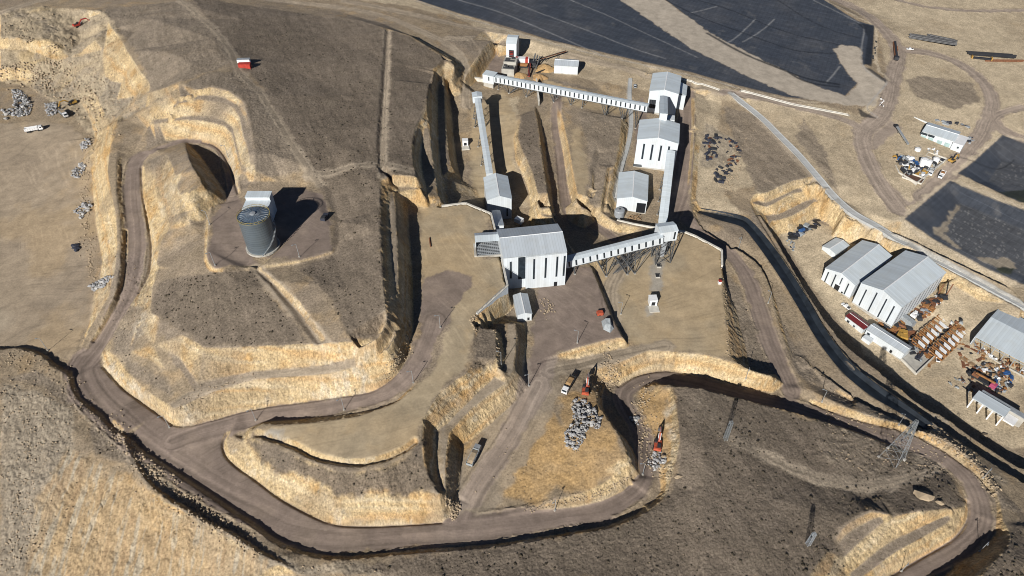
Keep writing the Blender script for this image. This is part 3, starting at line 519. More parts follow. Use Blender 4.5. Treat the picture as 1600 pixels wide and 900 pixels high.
Z['concrete'] = zone([], [("1142,146 1186,180 1219,214 1246,240 1269,267 1294,298 1323,328 1353,348 1423,384 1503,427 1613,486", 4.4), ("1048,122 1076,126 1110,136 1122,140", 2), ("1158,142 1235,163 1262,168 1325,180", 2.2), ("985,125 982,150 986,175 986,200 982,225 974,250 966,280 960,310", 3)], bl=1)
# ---------------------------------------------------------------- the ground mesh: a fan of rows that get wider with distance
rows = [66.0]
while rows[-1] < 700: rows.append(rows[-1] + .30 + .0021 * max(0, rows[-1] - 90))
rows = [-3000, -900, -300, -60, 20] + rows + [730, 790, 900, 1200, 2000, 4500, 9000]
NU = 1500
us = np.concatenate([[-9, -4, -2.2, -1.5, -1.2], np.linspace(-1.08, 1.08, NU), [1.2, 1.5, 2.2, 4, 9]])
rows = np.array(rows); nr, nc = len(rows), len(us)
hw = .548 * np.maximum(rows, 40) + 112
VX = us[None, :] * hw[:, None]; VY = np.repeat(rows[:, None], nc, 1)
VX = VX.ravel(); VY = VY.ravel()
VZ = bil(Hm, VX, VY)
gyv = (bil(Hm, VX, VY + .7) - bil(Hm, VX, VY - .7)) / 1.4; gxv = (bil(Hm, VX + .7, VY) - bil(Hm, VX - .7, VY)) / 1.4
SL = np.hypot(gxv, gyv)
wx = VX + 1.3 * vn(VX, VY, 4.2, 5) + .6 * vn(VX, VY, 1.3, 6); wy = VY + 1.3 * vn(VX, VY, 4.2, 8) + .6 * vn(VX, VY, 1.3, 9)
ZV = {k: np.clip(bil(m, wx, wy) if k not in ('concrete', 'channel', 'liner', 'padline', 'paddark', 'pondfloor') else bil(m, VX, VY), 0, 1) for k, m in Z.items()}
def sst(a, lo, hi): t = np.clip((a - lo) / (hi - lo), 0, 1); return t * t * (3 - 2 * t)
soft = np.clip(ZV['purple'] + ZV['tan'] + .8 * ZV['yard'] + ZV['liner'] + ZV['heap'] + ZV['concrete'] + ZV['channel'] + .6 * ZV['dusty'] + .7 * ZV['mauve'], 0, 1)
scr = np.clip(ZV['scrub'] + ZV['scrub2'], 0, 1)
steep = sst(SL, .42, .72)
nb = fbm(VX, VY, 34, 21, 4); nm = fbm(VX, VY, 9, 31, 4); nf = fbm(VX, VY, 2.4, 41, 3, .7)
inside = (np.abs(VX) < 700) & (VY > 0) & (VY < 800)
# relief: rills on the cut faces, tufts and clods on the scrub, wheel-worn flats
tdir = np.stack([-gyv, gxv], 0) / (SL + 1e-6)
slp = VX * tdir[0] + VY * tdir[1]
dz = (.10 * nf + .12 * nm) * (1 - .85 * soft)
dz += steep * (.40 * fbm(VX, VY, 3.2, 51, 3, .7) + .42 * fbm(VX, VY, 1.3, 55, 2)) * (1 - .7 * ZV['purple'])
dz += ZV['scrub'] * (.05 * vn(VX, VY, 1.0, 61) + .09 * vn(VX, VY, .5, 63) + .05 * nm)
dz += ZV['scrub2'] * (.14 * vn(VX, VY, .8, 65) + .2 * nm)
dz += ZV['rubble'] * (1 - soft) * (.42 * fbm(VX, VY, 2.2, 71, 3, .8) + .3 * nm)
dz += ZV['orange'] * (1 - soft) * (.35 * fbm(VX, VY, 3.0, 75, 3, .7)) * np.clip(1.2 - .004 * VY, .4, 1)
stx = vn(VX * 1.0, VY * .12, 1.6, 81) + .6 * vn(VX, VY * .2, .6, 83); gul = np.abs(vn(VX + 5 * vn(VX, VY, 11, 151) + 1.6 * vn(VX, VY, 2.5, 152), VY * .22, 6.5, 153)) + .5 * np.clip(vn(VX, VY, 13, 154) + .25, 0, 1); dz += ZV['streak'] * (.05 * stx - .30 * np.exp(-(gul / .10) ** 2) + .5 * nm + .3 * nf)
dz += ZV['quarry'] * (2.0 * fbm(VX, VY, 10, 77, 5, .68) + .6 * np.abs(nm))
gi = (np.clip(((VY - GY0) / GS).astype(int), 0, gh - 1), np.clip(((VX - GX0) / GS).astype(int), 0, gw - 1))
edge = (1 - bil(Z['junction'], VX, VY)) * np.exp(-((np.abs(RD[gi]) - RW[gi] * .5 - .2) / .5) ** 2) * (1 - steep) * (.5 + .5 * vn(VX, VY, 2.2, 121)); dz += .5 * edge
dz += .4 * nb * (1 - soft) * (1 - steep)
VZ = VZ + dz * inside
# colour of the ground itself
def mix(c, col, m): return c + (np.array(col)[None, :] - c) * m[:, None]
col = np.tile(np.array([.275, .214, .142]), (len(VX), 1))
col = mix(col, (.245, .195, .142), sst(nb, -.2, .5)); col = mix(col, (.33, .235, .130), sst(nm, .05, .6) * .7)
col = mix(col, (.46, .375, .255), ZV['pale'] * (.55 + .45 * sst(nb, -.5, .3)))
col = mix(col, (.22, .178, .135), ZV['cut'] * .85)
col = mix(col, (.42, .275, .125), ZV['orange'] * .85 * (.6 + .4 * sst(nm, -.4, .4)))
col = mix(col, (.29, .245, .185), ZV['rubble'] * .8)
stx = vn(VX * 1.0, VY * .12, 1.6, 81) + .6 * vn(VX, VY * .2, .6, 83); col = mix(col, (.37, .275, .165), ZV['streak'] * .85); col = mix(col, (.29, .20, .115), ZV['streak'] * sst(stx + nb, .2, 1.1) * .6); col = mix(col, (.20, .145, .09), ZV['streak'] * np.exp(-(gul / .09) ** 2) * .35); col = mix(col, (.36, .32, .25), ZV['streak'] * sst(-stx + nb, .2, .9) * .7)
col = mix(col, (.37, .30, .20), ZV['quarry'] * .7); col = mix(col, (.42, .31, .16), ZV['quarry'] * sst(vn(VX, VY, 16, 175) + .5 * nm, .2, .7) * .7); col = mix(col, (.25, .21, .16), ZV['quarry'] * sst(nm, -.1, .5) * .7)
yl = steep * (1 - ZV['liner']) * (1 - .8 * ZV['streak'])
cy = np.tile(np.array([.52, .395, .225]), (len(VX), 1)); cy = mix(cy, (.44, .285, .125), sst(nm, .0, .5)); cy = mix(cy, (.55, .46, .32), sst(nf + nb, .2, .8)); cy = mix(cy, (.26, .20, .13), sst(-nb, .1, .6) * .5)
stra = vn(VZ * .9 + .8 * nm, (VX + .6 * VY) * .035, 1.0, 131); cy = mix(cy, (.50, .31, .135), sst(stra, .15, .75) * .65); cy = mix(cy, (.60, .50, .34), sst(-stra, .2, .8) * .6); cy = mix(cy, (.30, .235, .155), sst(vn(VX, VY, 14, 133) + .4 * nf, .25, .8) * .6)
col = col + (cy - col) * (yl * .9)[:, None]
col = mix(col, (.52, .47, .38), ZV['white'] * sst(nm + .5 * nf, -.25, .45) * .8)
col = mix(col, (.215, .175, .132), ZV['scrub2'] * .85 * (1 - .55 * steep))
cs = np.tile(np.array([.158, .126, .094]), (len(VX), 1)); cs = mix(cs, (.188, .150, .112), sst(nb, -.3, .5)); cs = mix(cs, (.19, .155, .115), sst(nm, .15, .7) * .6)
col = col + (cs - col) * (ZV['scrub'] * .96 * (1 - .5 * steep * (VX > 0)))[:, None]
wash = vn(VX * .9 + VY * .43 + 1.5 * nm, (VY * .9 - VX * .43) * .09, 1.7, 141); col = col * (1 + .16 * wash * np.clip(scr + ZV['rubble'], 0, 1))[:, None]
arc = np.hypot(VX - at(1330, 760, -12)[0], VY - at(1330, 760, -12)[1]); col = mix(col, (.24, .195, .15), sst(np.sin(arc * 1.7 + 2 * nm), .55, .95) * (bil(Z['graded'], VX, VY)) * .7)
ct = np.tile(np.array([.385, .292, .175]), (len(VX), 1)); ct = mix(ct, (.335, .270, .178), sst(nb, -.3, .4)); ct = mix(ct, (.43, .315, .175), sst(nm, .1, .7) * .6)
col = col + (ct - col) * (ZV['tan'] * .95 * (1 - steep * .8))[:, None]
cyd = np.tile(np.array([.33, .262, .185]), (len(VX), 1)); cyd = mix(cyd, (.27, .215, .155), sst(nb + .4 * nm, -.35, .35)); cyd = mix(cyd, (.37, .275, .165), sst(vn(VX, VY, 26, 171) + .5 * nm, .2, .8) * .7); cyd = mix(cyd, (.38, .32, .24), sst(vn(VX * .6, VY, 18, 173), .35, .9) * .6)
col = col + (cyd - col) * (ZV['yard'] * .92 * (1 - steep))[:, None]
col = mix(col, (.30, .245, .180), ZV['dusty'] * .9 * (1 - .6 * steep))
col = mix(col, (.275, .222, .182), ZV['mauve'] * .92)
cp = np.tile(np.array([.196, .152, .126]), (len(VX), 1)); cp = mix(cp, (.228, .178, .143), sst(nm, -.1, .5) * .7); cp = mix(cp, (.172, .136, .116), sst(nb, .1, .6) * .6)
col = col + (cp - col) * (ZV['purple'] * .95 * (1 - .75 * steep))[:, None]
rd = RD[np.clip(((wy * .15 + VY * .85 - GY0) / GS).astype(int), 0, gh - 1), np.clip(((wx * .15 + VX * .85 - GX0) / GS).astype(int), 0, gw - 1)]; onr = (np.abs(rd) < 7) * np.clip(ZV['purple'] + ZV['mauve'] + ZV['dusty'], 0, 1)
tr_ = vn(rd, VX * .012 + VY * .012, .9, 95) * .6 + vn(rd, VX * .03 + VY * .02, .45, 97) * .4
uw = VX * .72 + VY * .69 + 14 * vn(VX, VY, 55, 161) + 3 * vn(VX, VY, 17, 162); tw = vn(uw, (VY * .72 - VX * .69) * .05, .8, 101); uw2 = VX * .3 - VY * .95 + 18 * vn(VX, VY, 48, 163); tw2 = vn(uw2, (VX * .95 + VY * .3) * .05, .8, 103); tm = sst(vn(VX, VY, 30, 164), -.1, .5); trk = np.clip(np.abs(tw) - .45, 0, 1) * tm - np.clip(np.abs(tw2) - .5, 0, 1) * (1 - tm)
col = col * (1 + (.40 * tr_ * onr + .42 * trk * np.clip(ZV['tan'] + 1.3 * ZV['yard'] + ZV['purple'] * (1 - onr) + .6 * ZV['pale'], 0, 1) * (1 - steep))[:, None])
col = mix(col, (.34, .27, .185), edge * .6 * (1 - steep))
col = mix(col, (.30, .275, .235), ZV['grey'] * .9)
col = mix(col, (.375, .325, .262), ZV['heap'])
lin = np.tile(np.array([.046, .053, .067]), (len(VX), 1)); lin = mix(lin, (.066, .070, .080), sst(nb, -.1, .5)); lin = mix(lin, (.12, .118, .118), sst(nm, .3, .8) * .6)
col = col + (lin - col) * (ZV['liner'] * (1 - ZV['heap']))[:, None]
col = mix(col, (.022, .028, .036), ZV['channel']); col = mix(col, (.33, .33, .315), ZV['concrete'] * .9)
col = mix(col, (.47, .39, .28), ZV['rim'] * (1 - ZV['liner']) * .8); pf = ZV['pondfloor']; col = mix(col, (.085, .088, .095), pf * .8); col = mix(col, (.42, .41, .39), pf * (hashn((VX / .9).astype(int), (VY / 1.7).astype(int), 5) > .93) * .22)
col = mix(col, (.26, .22, .165), ZV['silt'] * .9); col = mix(col, (.03, .034, .024), ZV['water'] * .95); col = mix(col, (.30, .30, .30), ZV['padline'] * .6); col = mix(col, (.02, .022, .026), ZV['paddark'] * .85)
gr_ = col.mean(1, keepdims=True); sat_ = .93 + .08 * np.clip(steep + ZV['orange'], 0, 1) - .02 * np.clip(ZV['scrub'] + ZV['purple'] * .4, 0, 1); col = np.clip(gr_ + (col - gr_) * sat_[:, None], .004, 1)
col = mix(col, (.20, .165, .125), ZV['graded'] * .5)
rough = np.clip(1 - .75 * soft + .3 * scr, .12, 1.2)
gloss = np.clip(ZV['liner'] * (1 - ZV['heap']) + ZV['channel'], 0, 1)
# ---------------------------------------------------------------- materials
def mat(name): 
    m = bpy.data.materials.new(name); m.use_nodes = True
    return m, m.node_tree, m.node_tree.nodes['Principled BSDF']
def nd(t, typ, **k):
    n = t.nodes.new(typ)
    for a, v in k.items(): setattr(n, a, v)
    return n
def ground_material():
    m, t, b = mat('ground'); lk = t.links.new
    at_ = nd(t, 'ShaderNodeAttribute', attribute_name='soil'); ar = nd(t, 'ShaderNodeAttribute', attribute_name='finish')
    sep = nd(t, 'ShaderNodeSeparateColor'); lk(ar.outputs['Color'], sep.inputs[0])
    geo = nd(t, 'ShaderNodeNewGeometry')
    n1 = nd(t, 'ShaderNodeTexNoise'); n1.inputs['Scale'].default_value = 1.1; n1.inputs['Detail'].default_value = 6; n1.inputs['Roughness'].default_value = .72
    n2 = nd(t, 'ShaderNodeTexNoise'); n2.inputs['Scale'].default_value = .16; n2.inputs['Detail'].default_value = 5; n2.inputs['Roughness'].default_value = .65
    lk(geo.outputs['Position'], n1.inputs['Vector']); lk(geo.outputs['Position'], n2.inputs['Vector'])
    r1 = nd(t, 'ShaderNodeMapRange'); r1.inputs[1].default_value = .28; r1.inputs[2].default_value = .74; r1.inputs[3].default_value = .48; r1.inputs[4].default_value = 1.5
    r2 = nd(t, 'ShaderNodeMapRange'); r2.inputs[1].default_value = .3; r2.inputs[2].default_value = .7; r2.inputs[3].default_value = .8; r2.inputs[4].default_value = 1.2
    lk(n1.outputs[0], r1.inputs[0]); lk(n2.outputs[0], r2.inputs[0])
    mp = nd(t, 'ShaderNodeMapping'); mp.inputs['Scale'].default_value = (1.25, 1.25, .22); lk(geo.outputs['Position'], mp.inputs['Vector'])
    n3 = nd(t, 'ShaderNodeTexNoise'); n3.inputs['Scale'].default_value = 1.0; n3.inputs['Detail'].default_value = 6; n3.inputs['Roughness'].default_value = .7; lk(mp.outputs[0], n3.inputs['Vector'])
    r3 = nd(t, 'ShaderNodeMapRange'); r3.inputs[1].default_value = .3; r3.inputs[2].default_value = .66; r3.inputs[3].default_value = .64; r3.inputs[4].default_value = 1.2; lk(n3.outputs[0], r3.inputs[0])
    m3 = nd(t, 'ShaderNodeMix', data_type='FLOAT'); m3.inputs[2].default_value = 1.0; lk(sep.outputs[2], m3.inputs[0]); lk(r3.outputs[0], m3.inputs[3])
    mm = nd(t, 'ShaderNodeMath', operation='MULTIPLY'); m4 = nd(t, 'ShaderNodeMath', operation='MULTIPLY')
    # the grain is weaker on rolled surfaces
    mr = nd(t, 'ShaderNodeMix', data_type='FLOAT'); mr.inputs[2].default_value = 1.0; lk(sep.outputs[0], mr.inputs[0]); lk(r1.outputs[0], mr.inputs[3])
    lk(mr.outputs[0], mm.inputs[0]); lk(r2.outputs[0], mm.inputs[1]); lk(mm.outputs[0], m4.inputs[0]); lk(m3.outputs[0], m4.inputs[1])
    mc = nd(t, 'ShaderNodeVectorMath', operation='SCALE'); lk(at_.outputs['Color'], mc.inputs[0]); lk(m4.outputs[0], mc.inputs['Scale'])
    lk(mc.outputs[0], b.inputs['Base Color'])
    rr = nd(t, 'ShaderNodeMapRange'); rr.inputs[3].default_value = .95; rr.inputs[4].default_value = .5; lk(sep.outputs[1], rr.inputs[0]); lk(rr.outputs[0], b.inputs['Roughness'])
    b.inputs['Specular IOR Level'].default_value = .2
    bp = nd(t, 'ShaderNodeBump'); bp.inputs['Distance'].default_value = .35; lk(n1.outputs[0], bp.inputs['Height'])
    bs = nd(t, 'ShaderNodeMath', operation='MULTIPLY'); bs.inputs[1].default_value = .75; lk(sep.outputs[0], bs.inputs[0]); lk(bs.outputs[0], bp.inputs['Strength'])
    b3 = nd(t, 'ShaderNodeBump'); b3.inputs['Distance'].default_value = .6; lk(n3.outputs[0], b3.inputs['Height']); lk(sep.outputs[2], b3.inputs['Strength']); lk(bp.outputs[0], b3.inputs['Normal']); lk(b3.outputs[0], b.inputs['Normal'])
    return m
GM = ground_material()
def liner_material(a_dir, spacing):
    m = GM.copy(); m.name = 'liner_sheet'; t = m.node_tree; lk = t.links.new; b = t.nodes['Principled BSDF']; src = b.inputs['Base Color'].links[0].from_socket
    geo = nd(t, 'ShaderNodeNewGeometry'); mp = nd(t, 'ShaderNodeMapping'); mp.inputs['Rotation'].default_value = (0, 0, -a_dir); lk(geo.outputs['Position'], mp.inputs['Vector']); sp = nd(t, 'ShaderNodeSeparateXYZ'); lk(mp.outputs[0], sp.inputs[0])
    nz = nd(t, 'ShaderNodeTexNoise'); nz.inputs['Scale'].default_value = .05; nz.inputs['Detail'].default_value = 3; lk(geo.outputs['Position'], nz.inputs['Vector'])
    last = src
    for ax, per, wd, lo in ((1, spacing, .06, 1.38), (0, 3.1, .22, .90)):
        dv = nd(t, 'ShaderNodeMath', operation='MULTIPLY_ADD'); dv.inputs[1].default_value = 1 / per; lk(sp.outputs[ax], dv.inputs[0]); ws = nd(t, 'ShaderNodeMath', operation='MULTIPLY'); ws.inputs[1].default_value = .35; lk(nz.outputs[0], ws.inputs[0]); lk(ws.outputs[0], dv.inputs[2])
        fr = nd(t, 'ShaderNodeMath', operation='FRACT'); lk(dv.outputs[0], fr.inputs[0]); lt = nd(t, 'ShaderNodeMath', operation='LESS_THAN'); lt.inputs[1].default_value = wd; lk(fr.outputs[0], lt.inputs[0])
        mr = nd(t, 'ShaderNodeMapRange'); mr.inputs[3].default_value = 1; mr.inputs[4].default_value = lo; lk(lt.outputs[0], mr.inputs[0]); sc = nd(t, 'ShaderNodeVectorMath', operation='SCALE'); lk(last, sc.inputs[0]); lk(mr.outputs[0], sc.inputs['Scale']); last = sc.outputs[0]
    lk(last, b.inputs['Base Color']); return m
_a = at(720, 25, 8)[:2]; _b = at(1150, 133, -4)[:2]; LM1 = liner_material(math.atan2(_b[1] - _a[1], _b[0] - _a[0]), 7.5)
_a = at(1484, 282, -22)[:2]; _b = at(1412, 342, -22)[:2]; LM2 = liner_material(math.atan2(_b[1] - _a[1], _b[0] - _a[0]) + math.pi / 2, 6.5)
OM = {2: LM1, 3: LM2}
idx = np.arange(nr * nc).reshape(nr, nc)
q = np.stack([idx[:-1, :-1], idx[:-1, 1:], idx[1:, 1:], idx[1:, :-1]], -1).reshape(-1, 4)
def fm(k): return ZV[k][q].mean(1)
owner = np.zeros(len(q), int)
fr = np.clip(fm('purple') + fm('mauve') + fm('dusty'), 0, 1); owner[fr > .55] = 1
fl = fm('liner') * (1 - fm('heap')); fx_ = VX[q].mean(1); fy_ = VY[q].mean(1)
LP = fl > .5
pz = [at(x, y, -23)[:2] for x, y in ((1412, 342), (1500, 262))]
owner[LP] = 2
owner[LP & (fx_ > 200) & (fy_ < at(1500, 200, -22)[1])] = 3
owner[fm('channel') > .5] = 4; owner[fm('concrete') > .5] = 5
def ground_part(k, name):
    f = q[owner == k]; u, inv = np.unique(f, return_inverse=True)
    me = bpy.data.meshes.new(name)
    me.vertices.add(len(u)); me.vertices.foreach_set('co', np.stack([VX[u], VY[u], VZ[u]], 1).astype(np.float32).ravel())
    me.loops.add(len(f) * 4); me.loops.foreach_set('vertex_index', inv.astype(np.int32).ravel())
    me.polygons.add(len(f)); me.polygons.foreach_set('loop_start', np.arange(0, len(f) * 4, 4, dtype=np.int32))
    a = me.attributes.new('soil', 'FLOAT_COLOR', 'POINT'); a.data.foreach_set('color', np.concatenate([col[u], np.ones((len(u), 1))], 1).astype(np.float32).ravel())
    a = me.attributes.new('finish', 'FLOAT_COLOR', 'POINT'); a.data.foreach_set('color', np.stack([rough[u], gloss[u], (steep * (1 - gloss))[u], 1 + 0 * rough[u]], 1).astype(np.float32).ravel())
    me.update(calc_edges=True); me.materials.append(OM.get(k, GM))
    o = bpy.data.objects.new(name, me); COL.objects.link(o); o['kind'] = 'structure'; return o
for k, n in enumerate(['ground', 'road', 'leach_pad', 'pond_liner', 'drainage_channel', 'concrete_path']): ground_part(k, n)

# lined channel and the precast concrete channel as strips laid in their trenches
def strip(name, lines_, mm, lift, thick=.12, n=150):
    def res(w):
        w = np.array(smooth_line([np.array(q) for q in w], 1)); d = np.concatenate([[0], np.cumsum(np.hypot(np.diff(w[:, 0]), np.diff(w[:, 1])))]); s = np.linspace(0, d[-1], n)
        return np.stack([np.interp(s, d, w[:, k]) for k in range(3)], 1)
    Lr_ = [res(w) for w in lines_]; V = []; F = []; m = len(Lr_)
    for i in range(n):
        for k in range(m): V.append(tuple(Lr_[k][i] + np.array([0, 0, lift[k]])))
    for i in range(n):
        for k in range(m): V.append(tuple(Lr_[k][i] + np.array([0, 0, lift[k] - thick])))
    o_ = n * m
    for i in range(n - 1):
        for k in range(m - 1): a = i * m + k; F.append((a, a + 1, a + m + 1, a + m)); F.append((o_ + a, o_ + a + m, o_ + a + m + 1, o_ + a + 1))
        a = i * m; F.append((a, a + m, o_ + a + m, o_ + a)); a = i * m + m - 1; F.append((a, o_ + a, o_ + a + m, a + m))
    me = bpy.data.meshes.new(name); me.from_pydata(V, [], F); me.materials.append(mm); o = bpy.data.objects.new(name, me); COL.objects.link(o); o['kind'] = 'structure'; return o
# ---------------------------------------------------------------- object materials
def simple(name, colr, rough=.6, metal=0.0, var=.18, scale=.6, spec=.4):
    m, t, b = mat(name); lk = t.links.new
    tc = nd(t, 'ShaderNodeTexCoord'); n = nd(t, 'ShaderNodeTexNoise'); n.inputs['Scale'].default_value = scale; n.inputs['Detail'].default_value = 5
    lk(tc.outputs['Object'], n.inputs['Vector'])
    r = nd(t, 'ShaderNodeMapRange'); r.inputs[1].default_value = .3; r.inputs[2].default_value = .7; r.inputs[3].default_value = 1 - var; r.inputs[4].default_value = 1 + var
    lk(n.outputs[0], r.inputs[0])
    s = nd(t, 'ShaderNodeVectorMath', operation='SCALE'); s.inputs[0].default_value = colr; lk(r.outputs[0], s.inputs['Scale']); lk(s.outputs[0], b.inputs['Base Color'])
    b.inputs['Roughness'].default_value = rough; b.inputs['Metallic'].default_value = metal; b.inputs['Specular IOR Level'].default_value = spec
    return m
def sheet(name, colr, axis=0, pitch=1.0, rough=.5, depth=.12, dirt=(.55, .47, .36), metal=0.0):
    """profiled metal sheet: ribs along one axis, panel laps, dust"""
    m, t, b = mat(name); lk = t.links.new
    tc = nd(t, 'ShaderNodeTexCoord'); sp = nd(t, 'ShaderNodeSeparateXYZ'); lk(tc.outputs['Object'], sp.inputs[0])
    mu = nd(t, 'ShaderNodeMath', operation='MULTIPLY'); mu.inputs[1].default_value = 1 / pitch; lk(sp.outputs[axis], mu.inputs[0])
    fr = nd(t, 'ShaderNodeMath', operation='FRACT'); lk(mu.outputs[0], fr.inputs[0])
    gt = nd(t, 'ShaderNodeMath', operation='LESS_THAN'); gt.inputs[1].default_value = .14; lk(fr.outputs[0], gt.inputs[0])
    fl = nd(t, 'ShaderNodeMath', operation='FLOOR'); lk(mu.outputs[0], fl.inputs[0])
    wn = nd(t, 'ShaderNodeTexWhiteNoise', noise_dimensions='1D'); lk(fl.outputs[0], wn.inputs['W'])
    n = nd(t, 'ShaderNodeTexNoise'); n.inputs['Scale'].default_value = .22; n.inputs['Detail'].default_value = 6; lk(tc.outputs['Object'], n.inputs['Vector'])
    r = nd(t, 'ShaderNodeMapRange'); r.inputs[1].default_value = .45; r.inputs[2].default_value = .75; r.inputs[3].default_value = 0; r.inputs[4].default_value = .3; lk(n.outputs[0], r.inputs[0])
    m1 = nd(t, 'ShaderNodeMix', data_type='RGBA'); m1.inputs[6].default_value = (*colr, 1); m1.inputs[7].default_value = (*[c * d for c, d in zip(colr, (.8, .72, .6))], 1); lk(r.outputs[0], m1.inputs[0])
    v = nd(t, 'ShaderNodeMapRange'); v.inputs[3].default_value = .93; v.inputs[4].default_value = 1.05; lk(wn.outputs[0], v.inputs[0])
    g2 = nd(t, 'ShaderNodeMapRange'); g2.inputs[3].default_value = 1; g2.inputs[4].default_value = 1 - depth; lk(gt.outputs[0], g2.inputs[0])
    mm = nd(t, 'ShaderNodeMath', operation='MULTIPLY'); lk(v.outputs[0], mm.inputs[0]); lk(g2.outputs[0], mm.inputs[1])
    s = nd(t, 'ShaderNodeVectorMath', operation='SCALE'); lk(m1.outputs[2], s.inputs[0]); lk(mm.outputs[0], s.inputs['Scale']); lk(s.outputs[0], b.inputs['Base Color'])
    b.inputs['Roughness'].default_value = rough; b.inputs['Metallic'].default_value = metal
    return m
M = dict(
 white_wall=sheet('white_sheet_wall', (.54, .585, .62), 0, 1.1, .45, .10), white_wall_y=sheet('white_sheet_side', (.54, .585, .62), 1, 1.1, .45, .10),
 roof=sheet('pale_sheet_roof', (.47, .525, .565), 1, 1.2, .42, .10), roof_x=sheet('pale_sheet_roof_ribbed', (.47, .525, .565), 0, 1.2, .42, .10),
 grey_roof=sheet('grey_sheet_roof', (.38, .42, .46), 0, 1.3, .45, .16), red_roof=sheet('red_sheet_roof', (.12, .015, .018), 0, .8, .5, .1),
 dark=simple('dark_opening', (.012, .014, .018), .35), glass=simple('dark_glazing', (.02, .028, .036), .15, 0, .3),
 concrete=simple('concrete', (.36, .345, .31), .9, 0, .2, .35), pale_concrete=simple('pale_concrete', (.50, .48, .43), .9, 0, .15, .4),
 steel=simple('grey_steel', (.10, .105, .11), .55, .3), dark_steel=simple('dark_steel', (.035, .037, .042), .6, .2), galv=simple('galvanised_steel', (.42, .45, .47), .4, .5),
 tank=sheet('tank_panels', (.15, .185, .215), 2, 1.25, .35, .3, metal=.5), tank_roof=simple('tank_roof', (.10, .14, .19), .3, .4, .5, .5),
 yellow=simple('yellow_paint', (.36, .215, .05), .6), orange=simple('orange_primer', (.25, .12, .045), .7, 0, .35, 1.5), red=simple('red_paint', (.36, .04, .028), .5, 0, .25), 
 orange_red=simple('orange_red_paint', (.36, .075, .038), .55, 0, .3, 1.2), lattice=simple('weathered_lattice', (.26, .28, .29), .5, .4), white=simple('white_paint', (.66, .67, .68), .4, 0, .08), blue=simple('blue_tarp', (.025, .075, .20), .5, 0, .3, 1.2), pink=simple('pink_paint', (.36, .07, .14), .5),
 rubber=simple('black_rubber', (.018, .018, .02), .85), belt=simple('dark_belt', (.03, .034, .05), .7, 0, .4, 1.0), rust=simple('rusty_steel', (.16, .07, .035), .85, 0, .35, 1.2), brown=simple('brown_slab', (.085, .045, .03), .9, 0, .3),
 rock=simple('grey_rock', (.27, .27, .275), .95, 0, .3, .8), rock_tan=simple('tan_rock', (.30, .235, .16), .95, 0, .3, .8), timber=simple('weathered_timber', (.24, .16, .09), .9, 0, .3), dirt=simple('excavated_soil', (.33, .21, .10), .95, 0, .3, .8),
 shrub=simple('dry_shrub', (.050, .040, .026), .95, 0, .4, .3), pipe=simple('black_pipe', (.022, .023, .027), .45), grey=simple('grey_paint', (.24, .26, .28), .5), tarp=simple('grey_tarpaulin', (.26, .285, .30), .7, 0, .25, 1.0), heap_soil=simple('screened_ore', (.36, .235, .11), .95, 0, .25, 1.0))
